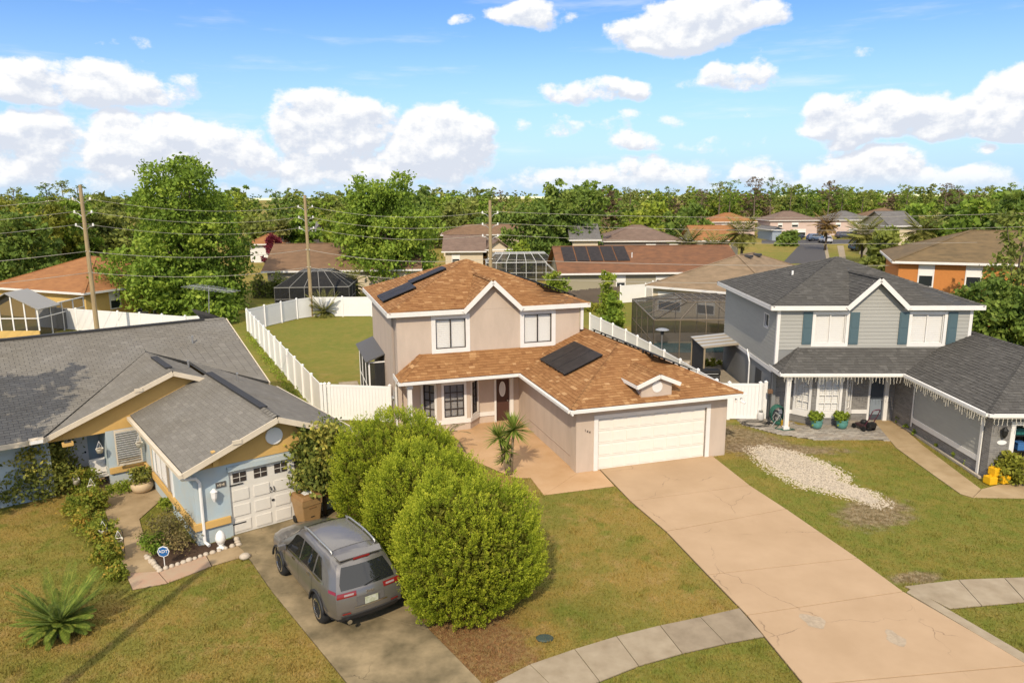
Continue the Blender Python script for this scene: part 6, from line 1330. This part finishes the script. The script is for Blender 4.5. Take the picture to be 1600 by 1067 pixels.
# ---------------------------------------------------------------- front garden of the bungalow
def trash_bin(p, rz):
    t = thing('trash_bin', 'tan wheeled trash bin in front of the bungalow garage', 'trash bin', (p[0], p[1], .03), rz); BR = mat('tan_plastic', (.33, .20, .085), .5, noise=.12, nscale=5); BR2 = mat('brown_lid', (.27, .15, .06), .5, noise=.12)
    def frus(a_, b_, z0, z1): return MB().add([(-a_[0], -a_[1], z0), (a_[0], -a_[1], z0), (a_[0], a_[1], z0), (-a_[0], a_[1], z0), (-b_[0], -b_[1], z1), (b_[0], -b_[1], z1), (b_[0], b_[1], z1), (-b_[0], b_[1], z1)], [(3, 2, 1, 0), (4, 5, 6, 7), (0, 1, 5, 4), (1, 2, 6, 5), (2, 3, 7, 6), (3, 0, 4, 7)])
    frus((.27, .30), (.33, .37), .06, .72).build('body', BR, t, bevel=.025); frus((.345, .385), (.355, .395), .70, .90).build('rim', BR, t, bevel=.02); frus((.37, .41), (.31, .34), .90, 1.03).build('lid', BR2, t, bevel=.03)
    MB().box(-.15, .15, -.18, .12, 1.028, 1.036).build('lid_sticker', VINYL, t); MB().box(-.12, .12, -.378, -.352, .62, .66).build('grab_bar', BR2, t); MB().box(-.05, .07, -.335, -.318, .30, .33).build('catch', BLACK, t)
    for sg in (-1, 1): MB(Matrix.Translation((sg*.27, .30, .12)) @ Matrix.Rotation(math.pi/2, 4, 'Y')).lathe([(.12, -.035), (.12, .035)], n=16).build('wheel', BLACK, t)
    MB().tube([(-.25, .42, .86), (.25, .42, .86)], .02).build('handle', BR2, t)
g_ = G(473, 818); trash_bin(FB.w(3.55, -.05), FB.yaw+.1)
def garden_sign(p):
    t = thing('security_sign', 'small blue eight-sided yard sign with white letters in the bed', 'sign', (p[0], p[1], 0), .12); MB().tube([(0, 0, 0), (0, 0, .42)], .012).build('stake', VINYL, t)
    b = MB().disc((0, 0, .52), .165, .165, -.012, .012, 8).build('board', VINYL, t); MB().disc((0, 0, .52), .145, .145, -.017, -.0125, 8).build('face', mat('sign_blue', (.02, .11, .30), .4), b)
    tx = text_obj('ADT', .125, VINYL, 'lettering'); tx.parent = b; tx.location = (0, -.020, .53); tx.rotation_euler = (math.pi/2, 0, 0)
garden_sign(G(258, 888))
bed = [(228, 868), (250, 893), (322, 868), (372, 852), (367, 840), (318, 852), (262, 838), (236, 845)]
MULCH = mat('dark_mulch', (.085, .05, .03), .95, noise=.4, nscale=12, bump=.8, bscale=30)
bp_ = ccw([G2(*q) for q in bed]); KEEP.append(bp_); setp(sheet('mulch_bed', bp_, .012, MULCH))
STONE = mat('edging_stone', (.52, .44, .34), .9, noise=.25, nscale=6)
edge = [(229, 870), (250, 893), (322, 868), (373, 852), (368, 841)]; es = None; ne = 0
rt = thing('stone_edging', 'row of rounded pale stones edging the mulch bed', 'edging', tuple(G(250, 893)))
for a_, b_ in zip(edge[:-1], edge[1:]):
    A_, B_ = G(*a_), G(*b_); n = max(2, int(np.linalg.norm(B_-A_)/.16))
    for i in range(n):
        q = A_+(B_-A_)*i/n-G(250, 893)
        if es is None: o = MB().lathe([(.02, 0), (.085, .02), (.095, .06), (.06, .11), (.01, .125)], n=9).build('stone', STONE, rt, smooth=True); es = o.data
        else: o = link('stone', es, rt)
        o.location = tuple(q); s = random.uniform(.7, 1.05); o.scale = (s*random.uniform(.9, 1.2), s, s*random.uniform(.8, 1.1)); o.rotation_euler[2] = random.random()*3
g_ = G(346, 857); t = thing('garden_ornament', 'white egg-shaped finial ornament by the garage corner', 'ornament', tuple(g_)); MB().lathe([(.13, 0), (.13, .05), (.07, .08), (.06, .13), (.10, .17)], n=18).build('base', VINYL, t, smooth=True); MB().lathe([(.08, .17), (.14, .26), (.155, .36), (.12, .48), (.06, .56), (.01, .59)], n=18).build('egg', VINYL, t, smooth=True)
# round planter with a plant
g_ = G(223, 768); t = thing('round_planter', 'large round cream pot with leafy plant by the side wall', 'planter', tuple(g_)); MB().lathe([(.18, 0), (.31, .08), (.37, .22), (.36, .32), (.31, .38), (.29, .36), (.26, .33)], n=22).build('pot', mat('cream_pot', (.58, .44, .27), .8, noise=.12), t, smooth=True)
V, F, sh = crown_arrays([(0, 0, .55, .28, .25), (.12, .05, .75, .2, .2), (-.15, 0, .7, .2, .2)], 900, .05, 3, .3); np_mesh('foliage', V, F, L_BUSH, t, {'shade': sh}); MB().tube([(0, 0, .3), (0, 0, .7)], .015).build('stem', BARK, t)
# hanging pots on slender hooks
def hang_pot(p, h, label, free=True):
    t = thing('hanging_pot', label, 'pot', tuple(p), 0, 'white hanging pots by the walkway')
    if free: MB().tube([(.13, .02, -p[2]), (.13, .02, h+.38-.0), (.10, .01, h+.46), (.04, 0, h+.48), (0, 0, h+.44)], .010, 6).build('hook', BLACK, t)
    MB().lathe([(.09, h), (.13, h+.16), (.135, h+.17), (.115, h+.17), (.08, h+.03)], n=14).build('pot', mat('pot_cream', (.66, .60, .48), .7), t, smooth=True)
    w = MB()
    for k in range(3): a0 = k*2.09; w.tube([(.125*math.cos(a0), .125*math.sin(a0), h+.17), (0, 0, h+.44)], .006, 4)
    w.build('hanger', VINYL, t); MB().lathe([(.10, h+.14), (.06, h+.165)], n=10).build('soil', MULCH, t)
for x, y, h, lb in ((122, 775, .45, 'white hanging pot nearest the entry, left of its pair'), (146, 785, .45, 'white hanging pot nearest the entry, right of its pair'), (164, 850, .32, 'white hanging pot beside the border bushes, farther of its pair'), (188, 866, .32, 'white hanging pot beside the border bushes, nearest the street')): hang_pot(G(x, y), h, lb)
p = FB.w(-1.1, 7.15, 1.40); hang_pot((p[0], p[1], 0), 1.40, 'white hanging pot under the entry gable beside the louvres', False); p = FB.w(.12, 6.8); hang_pot((p[0], p[1], 0), 1.45, 'white hanging pot at the corner beside the side wall gutter', False)
def patio_chair(p, rz):
    t = thing('patio_chair', 'white tubular garden chair at the bungalow entry', 'chair', tuple(p), rz); c = mat('chair_white', (.62, .58, .52), .5)
    for sy in (-.25, .25):
        MB().tube([(.24, sy, 0), (.22, sy, .6), (.15, sy, .64), (-.2, sy, .62), (-.26, sy, .45)], .016, 6).build('arm', c, t); MB().tube([(-.30, sy, 0), (-.22, sy, .42), (-.36, sy, .95)], .016, 6).build('leg', c, t)
    MB().slab([(.24, -.24, .42), (.24, .24, .42), (-.22, .24, .39), (-.22, -.24, .39)], .03).build('seat', c, t); MB().slab([(-.22, -.24, .42), (-.22, .24, .42), (-.36, .24, .94), (-.36, -.24, .94)], .025).build('backrest', c, t)
patio_chair(FB.w(-1.1, 7.7), FB.yaw-1.5)
bx = FB.w(-1.35, 8.6); t = thing('wooden_box', 'small brown wooden box in the bungalow entry', 'box', (bx[0], bx[1], 0), FB.yaw); MB().box(-.25, .25, -.2, .2, 0, .42).build('body', mat('box_wood', (.25, .12, .05), .8, noise=.2), t); MB().box(-.27, .27, -.22, .22, .42, .46).build('lid', mat('box_wood', (.25, .12, .05), .8), t)
g_ = G(383, 872); t = MB().lathe([(.02, 0), (.15, .02), (.17, .08), (.10, .14), (.01, .16)], n=8).build('white_rock', STONE, smooth=True); t.location = tuple(g_); setp(t, 'pale rock at the corner of walkway and old driveway', 'rock')
ub = G(851, 998); t = MB().lathe([(.24, 0), (.25, .03), (.22, .05), (.05, .052)], n=16).build('utility_cover', mat('cover_green', (.05, .075, .06), .6, noise=.2), smooth=False); t.location = (ub[0], ub[1], 0); t.scale = (.85, .6, 1); setp(t, 'dark green utility cover set in the lawn near the sidewalk', 'cover')
for x, y, s in ((1270, 972, .26), (1398, 998, .20)):
    g_ = G(x, y); q = [(g_[0]+s*(1+.3*math.sin(3*a_+x))*math.cos(a_), g_[1]+s*1.4*(1+.3*math.cos(2*a_+x))*math.sin(a_)) for a_ in np.linspace(0, 6.0, 12)]; setp(sheet('concrete_patch', q, .0345, mat('bare_concrete', (.44, .345, .24), .95, col2=(.33, .26, .18), nscale=12, bump=.4)))
# ---------------------------------------------------------------- front garden of the grey house
gr = [(1166, 700), (1200, 696), (1240, 705), (1290, 722), (1330, 745), (1325, 755), (1370, 770), (1392, 790), (1375, 795), (1330, 780), (1290, 770), (1250, 762), (1215, 745), (1185, 722)]
gp_ = ccw([G2(*q) for q in gr]); KEEP.append(gp_); GRV = mat('white_gravel', (.56, .475, .36), .9, noise=.25, nscale=30, bump=.6, bscale=60)
def gravel():
    rng = np.random.default_rng(8); P = np.array(gp_); lo, hi = P.min(0)-.25, P.max(0)+.25; q = lo+(hi-lo)*rng.random((11000, 2)); k = inside(q, gp_) ; near = np.zeros(len(q), bool)
    for dx, dy in ((.22, 0), (-.22, 0), (0, .22), (0, -.22)): near |= inside(q+np.array([dx, dy]), gp_)
    q = q[k | (near & (rng.random(len(q)) < .3))]; n = len(q); s = .014+.024*rng.random(n); b = np.array([(1, 0, 0), (0, 1, 0), (-1, 0, 0), (0, -1, 0), (0, 0, .8)]); jit = 1+.35*rng.normal(size=(n, 5, 3)); V = b[None]*jit*s[:, None, None]; V[:, :, 2] = np.abs(V[:, :, 2]); V[:, :, :2] += q[:, None, :]
    f = np.array([(0, 1, 4), (1, 2, 4), (2, 3, 4), (3, 0, 4)]); F = (f[None]+5*np.arange(n)[:, None, None]).reshape(-1, 3); o = np_mesh('gravel', V.reshape(-1, 3), F, GRV, None); setp(o, 'patch of white gravel on the grey house lawn', 'gravel', None, 'stuff')
gravel()
setp(sheet('gravel_bed', shrink(gp_, .3), .004, mat('gravel_dust', (.42, .35, .26), .95, noise=.3, nscale=8)))
def potted(p, label):
    t = thing('potted_plant', label, 'planter', (p[0], p[1], .03), 0, 'turquoise pots before the bay window'); TQ = mat('turquoise_glaze', (.10, .27, .23), .35, noise=.15); MB().lathe([(.14, 0), (.22, .1), (.25, .26), (.23, .36), (.26, .40), (.22, .40), (.20, .34)], n=18).build('pot', TQ, t, smooth=True); MB().lathe([(.18, .33), (.05, .35)], n=12).build('soil', MULCH, t)
    V, F, sh = crown_arrays([(0, 0, .52, .22, .2), (.1, .05, .62, .18, .18), (-.12, 0, .6, .18, .2)], 420, .075, 5, .3); np_mesh('foliage', V, F, L_LIME, t, {'shade': sh})
potted(G(1275.5, 670), 'turquoise potted plant left of the other, below the bay window'); potted(G(1315, 670), 'turquoise potted plant next to the lawn mower')
def mower(p, rz):
    t = thing('lawn_mower', 'dark push lawn mower standing on the paver terrace', 'lawn mower', (p[0], p[1], .03), rz); R_ = mat('mower_dark', (.055, .03, .03), .5)
    MB().box(-.30, .30, -.24, .24, .12, .26).build('deck', R_, t, bevel=.04); MB().lathe([(.14, .26), (.15, .36), (.10, .42), (.04, .43)], n=14).build('engine', BLACK, t)
    for x in (-.28, .28):
        for y in (-.27, .27): MB(Matrix.Translation((x, y, .11)) @ Matrix.Rotation(math.pi/2, 4, 'X')).lathe([(.11, -.03), (.11, .03)], n=16).build('wheel', BLACK, t)
    for y in (-.2, .2): MB().tube([(.26, y, .24), (.52, y, .75), (.62, y, 1.0)], .022, 6).build('handle_bar', mat('handle_plum', (.10, .03, .05), .4), t)
    MB().tube([(.62, -.2, 1.0), (.66, -.12, 1.06), (.66, .12, 1.06), (.62, .2, 1.0)], .028, 6).build('grip', MATS['handle_plum'], t); MB().box(.28, .55, -.18, .18, .18, .42).build('grass_bag', BLACK, t, bevel=.05); MB().tube([(.44, -.2, .6), (.44, .2, .6)], .012, 6).build('cross_bar', MATS['handle_plum'], t)
mower(G(1349, 671), -1.25)
def hose_reel(p):
    t = thing('hose_reel', 'green garden hose coiled on a reel by the porch post', 'hose reel', (p[0], p[1], .03)); HG = mat('hose_green', (.02, .10, .07), .5); r_ = MB()
    for k in range(7): r_.tube([(.34*(1-.02*k)*math.cos(a_), -.18+.06*k, .48+.40*math.sin(a_)) for a_ in np.linspace(0, 6.283, 21)], .026, 6)
    r_.build('coil', HG, t, smooth=True); MB().tube([(-.3, -.22, 0), (0, -.22, .48), (.3, -.22, 0)], .02).tube([(-.3, .26, 0), (0, .26, .48), (.3, .26, 0)], .02).tube([(0, -.22, .48), (0, .26, .48)], .05).build('stand', mat('reel_grey', (.30, .31, .30), .5), t)
    MB().tube([(.0, -.3, .1), (-.3, -.6, .02), (0, -.9, .02), (.5, -.8, .02), (.3, -.55, .02), (-.2, -.75, .02)], .02, 6).build('loose_hose', HG, t, smooth=True)
hose_reel(G(1214, 664))
g_ = G(1188, 657); t = thing('gas_cylinder', 'white propane gas cylinder by the vinyl gate', 'gas cylinder', (g_[0], g_[1], .03)); MB().lathe([(.13, 0), (.15, .06), (.155, .28), (.12, .37), (.05, .39)], n=18).build('tank', mat('tank_white', (.55, .53, .50), .5), t, smooth=True); MB().lathe([(.09, .37), (.09, .46)], n=14).build('collar', ALU, t)
g_ = G(1226, 667); t = thing('yellow_jug', 'yellow plastic jug at the foot of the porch post', 'jug', (g_[0], g_[1], .03)); YP = mat('yellow_plastic', (.70, .40, .015), .4); MB().box(-.16, .16, -.10, .10, 0, .28).build('body', YP, t, bevel=.04); MB().tube([(-.1, 0, .27), (-.06, 0, .36), (.06, 0, .36), (.1, 0, .27)], .022, 6).build('handle', YP, t)
g_ = G(1201, 662); t = thing('trimmer', 'string trimmer leaning on the fence beside the gas cylinder', 'tool', (g_[0], g_[1], .03)); MB().tube([(0, 0, .05), (.08, .3, 1.35)], .02).build('shaft', BLACK, t); MB().cbox((.08, .30, 1.42), (.22, .16, .2)).build('motor', mat('motor_brown', (.16, .09, .05), .5), t, bevel=.03); MB().lathe([(.12, .02), (.05, .08)], n=12).build('head', BLACK, t)
def coil(name, label, p, r_, n, mt, seed):
    rr = random.Random(seed); pts = [(r_*(1+.25*math.sin(i*1.7+seed))*math.cos(i*.5), r_*.7*(1+.25*math.cos(i*1.1))*math.sin(i*.5), .03+.002*i) for i in range(n)]; o = MB().tube(pts, .011, 6).build(name, mt, smooth=True); o.location = (p[0], p[1], .01); setp(o, label, 'cable')
coil('black_cable', 'tangle of black cable on the terrace edge by the vinyl gate', G(1180, 664), .55, 40, BLACK, 1)
cb = np.array(G(1549, 752)); YB = mat('yellow_block_paint', (.72, .40, .012), .5, noise=.08)
for dx, dy, dz, lb in ((-.22, 0, 0, 'left lower yellow cube at the end of the entry walk'), (.30, .08, 0, 'right lower yellow cube at the end of the entry walk'), (.0, .12, .28, 'upper yellow cube stacked on the other two')):
    t = thing('yellow_cube', lb, 'block', (cb[0]+dx, cb[1]+dy-.25, .03+dz), .2, 'yellow cubes at the end of the entry walk'); MB().box(-.16, .16, -.16, .16, 0, .275).build('block', YB, t, bevel=.02)
    for a_ in range(2):
        for b_ in range(2): MB().lathe([(.05, 0), (.05, .02)], (-.075+.15*a_, -.075+.15*b_, .275), 10).build('stud', YB, t)
# white stepping edging along the narrow bed
ed = thing('bed_edging', 'low white edging blocks along the grey house walk', 'edging', tuple(G(1398, 660))); e0 = G(1398, 660); e1 = G(1531, 748); n = 26; me_ = None
for i in range(n):
    q = e0+(e1-e0)*i/n-e0
    if me_ is None: o = MB().box(0, .26, -.05, .05, 0, .10).build('block', STONE, ed, bevel=.015); me_ = o.data
    else: o = link('block', me_, ed)
    o.location = tuple(q); o.rotation_euler[2] = math.atan2((e1-e0)[1], (e1-e0)[0])
bedq = ccw([G2(1400, 660), G2(1531, 750), tuple(FQ.w(-.02, .2)[:2]), tuple(FQ.w(-.02, 5.6)[:2])]); KEEP.append(bedq); setp(sheet('narrow_bed', bedq, .008, MULCH))
# things inside the open garage
ga = lambda u_, v_: tuple(FQ.w(u_, v_)[:2])
p = ga(1.35, .6); t = thing('storage_rack', 'black storage rack standing in the open garage', 'rack', (*p, .02), FQ.yaw); 
for x in (-.4, .4):
    for y in (-.2, .2): MB().box(x-.02, x+.02, y-.02, y+.02, 0, 1.9).build('post', BLACK, t)
for z in (.3, .9, 1.5): MB().box(-.42, .42, -.22, .22, z, z+.03).build('shelf', BLACK, t)
for (dx, z, w, h, c, lb) in ((-.2, .33, .5, .42, (.50, .04, .02), 'red storage tub on the lower shelf of the garage rack'), (.1, .93, .3, .3, (.05, .15, .35), 'blue container on the middle garage shelf'), (-.1, 1.53, .6, .25, (.02, .12, .11), 'teal bag on the top garage shelf')):
    q = FQ.w(1.35+dx, .6); t = thing('storage_tub', lb, 'tub', (q[0], q[1], z+.02), FQ.yaw); m_ = mat('tub_%d' % int(z*100), c, .45); MB().box(-w/2, w/2, -.17, .17, 0, h*.8).build('body', m_, t, bevel=.03); MB().box(-w/2-.01, w/2+.01, -.18, .18, h*.8+.002, h).build('lid', m_, t, bevel=.02)
# ---------------------------------------------------------------- back garden of the grey house
cg = cage('pool_cage', 'bronze framed pool cage behind the grey house', G(1022, 500, 2.6), -.02, 8.2, 9.5, 2.6, .75, mat('dark_bronze', (.16, .125, .085), .5), mat('fine_screen', (.045, .042, .038), .9, alpha=.58), 5, 4, 2.6)
pq = G(1022, 500, 2.6)
setp(sheet('swimming_pool', [(pq[0]+.8, pq[1]+2.2), (pq[0]+7, pq[1]+2.2), (pq[0]+7, pq[1]+6), (pq[0]+.8, pq[1]+6)], .03, mat('pool_water', (.05, .22, .24), .08, spec=.6)))
setp(sheet('pool_deck', [(pq[0]-.1, pq[1]-4.5), (pq[0]+8, pq[1]-4.5), (pq[0]+8, pq[1]+9.4), (pq[0]-.1, pq[1]+9.4)], .012, mat('deck_tan', (.34, .28, .20), .9, noise=.2)))
pr = thing('patio_roof', 'ribbed metal lean-to roof on the side of the grey house', 'roof', tuple(FQ.w(-5.6, 14.0)), FQ.yaw)
for i in range(8): MB().slab([(-1.9, .4*i-1.6, 2.35), (-1.9, .4*i-1.23, 2.35), (0, .4*i-1.23, 2.55), (0, .4*i-1.6, 2.55)][::-1], .04).build('roof_sheet', mat('ribbed_metal', (.40, .39, .36), .5) if i % 2 else MATS['deck_tan'], pr)
for y in (-1.55, 1.45): MB().box(-1.86, -1.78, y, y+.08, 0, 2.33).build('post', BRZ, pr)
MB().box(-1.82, -1.80, -1.45, 1.4, .0, 2.3).build('dark_screen', mat('opaque_screen', (.03, .03, .03), .9), pr)
sw_ = thing('stone_wall', 'low pale stone retaining wall beside the grey house', 'wall', tuple(G(1071, 583)), FQ.yaw); rr = random.Random(3)
for r_ in range(4):
    x = 0.
    while x < 2.3:
        w = rr.uniform(.22, .45); MB().box(x, min(x+w, 2.32)-.012, rr.uniform(-.02, .02), .25, r_*.16, r_*.16+.15).build('stone', STONE, sw_); x += w
gr_ = FQ.w(-7.2, 12.2); t = thing('gas_grill', 'dark barbecue grill on the patio beside the grey house', 'grill', (gr_[0], gr_[1], .6)); MB().box(-.5, .5, -.3, .3, 0, .35).build('base', DGREY, t); MB().box(-.55, .55, -.3, .3, .35, .62).build('lid', BLACK, t, bevel=.06); MB().tube([(-.4, -.34, .45), (.4, -.34, .45)], .02).build('handle', ALU, t)
MB().box(gr_[0]-1.5, gr_[0]+1.5, gr_[1]-.8, gr_[1]+3.5, 0, .6).build('raised_patio', MATS['deck_tan']); setp(bpy.data.objects['raised_patio'], kind='structure')
ac = FQ.w(-6.3, 9.6); t = thing('air_conditioner', 'dark square air conditioning unit beside the grey house', 'air conditioner', (ac[0], ac[1], 0), FQ.yaw); MB().box(-.42, .42, -.42, .42, .05, .85).build('cabinet', DGREY, t, bevel=.03); MB().lathe([(.34, .852), (.34, .88), (.1, .90)], n=18).build('fan_guard', BLACK, t)
for k in range(7): MB().box(-.40, .40, -.434, -.4205, .14+k*.095, .19+k*.095).build('louvre', BLACK, t)
ht = at_depth(1034, 540, 44.2); t = thing('patio_heater', 'standing patio heater with flat round top inside the pool cage', 'heater', (ht[0], ht[1], 0)); MB().tube([(0, 0, 0), (0, 0, 2.1)], .035).build('pole', ALU, t); MB().lathe([(.42, 2.15), (.30, 2.22), (.05, 2.27)], n=18).build('reflector', ALU, t); MB().lathe([(.10, 1.85), (.12, 2.12)], n=12).build('burner', DGREY, t); MB().lathe([(.22, 0), (.22, .5), (.1, .55)], n=14).build('base', ALU, t)
# patio table group by the yellow house
yt = at_depth(217, 470, 61.5); t = thing('patio_table', 'dark round patio table beside the yellow house', 'table', (yt[0], yt[1], 0)); MB().lathe([(.65, .70), (.65, .74)], n=20).build('table_top', DGREY, t); MB().tube([(0, 0, 0), (0, 0, .7)], .05).build('leg', DGREY, t)
for k, lb in ((0, 'dark patio chair right of the round table'), (2, 'dark patio chair behind the round table'), (4, 'dark patio chair left of the round table')):
    a0 = k*1.05; t = thing('patio_chair', lb, 'chair', (yt[0]+math.cos(a0)*1.05, yt[1]+math.sin(a0)*1.05, 0), a0+math.pi, 'chairs around the patio table'); MB().box(-.22, .22, -.24, .24, .40, .44).build('seat', DGREY, t); MB().box(-.24, -.20, -.24, .24, .44, .95).build('backrest', DGREY, t)
    for x in (-.2, .2):
        for y in (-.22, .22): MB().box(x-.015, x+.015, y-.015, y+.015, 0, .40).build('leg', DGREY, t)
# ---------------------------------------------------------------- what stands outside the picture but throws its shadow in
tree('broadleaf_tree', 'tree left of the picture that shades the bungalow roof', (-19.3, 18.6), 10.6, 3.3, L_OAK, 901, 3800, .20, 18, .45, .35, .32, .22, shell=.35)
tpz = G(330, 880); hh = 8.6; pb = (tpz[0]-LDIR.x/(-LDIR.z)*hh, tpz[1]-LDIR.y/(-LDIR.z)*hh)
t = thing('street_pole', 'plain street pole beside the road, its shadow crossing the bungalow lawn', 'pole', (pb[0], pb[1], 0)); MB().tube([(0, 0, 0), (0, 0, hh)], [.15, .12], 12).build('shaft', WOODPOLE, t); MB().lathe([(.13, hh), (.14, hh+.05), (.02, hh+.12)], n=12).build('cap', ALU, t)
# ---------------------------------------------------------------- grass blades on the near lawns (fine, uncountable)
def grass():
    rng = np.random.default_rng(5); N = 330000
    Y = 12.5+19.5*rng.random(N)**1.35; X = (rng.random(N)-.5)*2*(Y*.74+1.5); P = np.stack([X, Y], 1); ok = np.ones(N, bool)
    PJ = P+np.random.default_rng(6).normal(size=P.shape)*.022
    for k in KEEP: ok &= ~inside(PJ, k)
    P = P[ok]; n = len(P); tuf = np.clip(np.sin(P[:, 0]*3.1+1.3*np.sin(P[:, 1]*2.3))*np.sin(P[:, 1]*3.7+P[:, 0]), 0, 1)**3; h = (.022+.034*rng.random(n))*(1+1.1*tuf); lean = rng.normal(size=(n, 2))*.022; a0 = rng.random(n)*math.pi; w = .007+.006*rng.random(n)
    dx = np.stack([np.cos(a0)*w, np.sin(a0)*w], 1); z0 = np.zeros(n)
    A = np.concatenate([P-dx, z0[:, None]], 1); B = np.concatenate([P+dx, z0[:, None]], 1); C = np.concatenate([P+lean, h[:, None]], 1)
    V = np.stack([A, B, C], 1).reshape(-1, 3); F = np.arange(3*n).reshape(-1, 3)
    m = LAWN.copy(); m.name = 'grass_blades'
    t = m.node_tree; b = t.nodes['Principled BSDF']; src = b.inputs['Base Color'].links[0].from_socket
    at_ = t.nodes.new('ShaderNodeAttribute'); at_.attribute_name = 'shade'; rp = t.nodes.new('ShaderNodeValToRGB'); rp.color_ramp.elements[0].color = (.62, .66, .5, 1); rp.color_ramp.elements[1].color = (1.45, 1.3, 1.2, 1); t.links.new(at_.outputs['Fac'], rp.inputs[0])
    mx = t.nodes.new('ShaderNodeMix'); mx.data_type = 'RGBA'; mx.blend_type = 'MULTIPLY'; mx.inputs[0].default_value = 1; t.links.new(src, mx.inputs['A']); t.links.new(rp.outputs[0], mx.inputs['B']); t.links.new(mx.outputs['Result'], b.inputs['Base Color'])
    o = np_mesh('grass', V, F, m, None, {'shade': rng.random(n)}); setp(o, 'short dry lawn grass of the front gardens', 'grass', None, 'stuff')
grass()
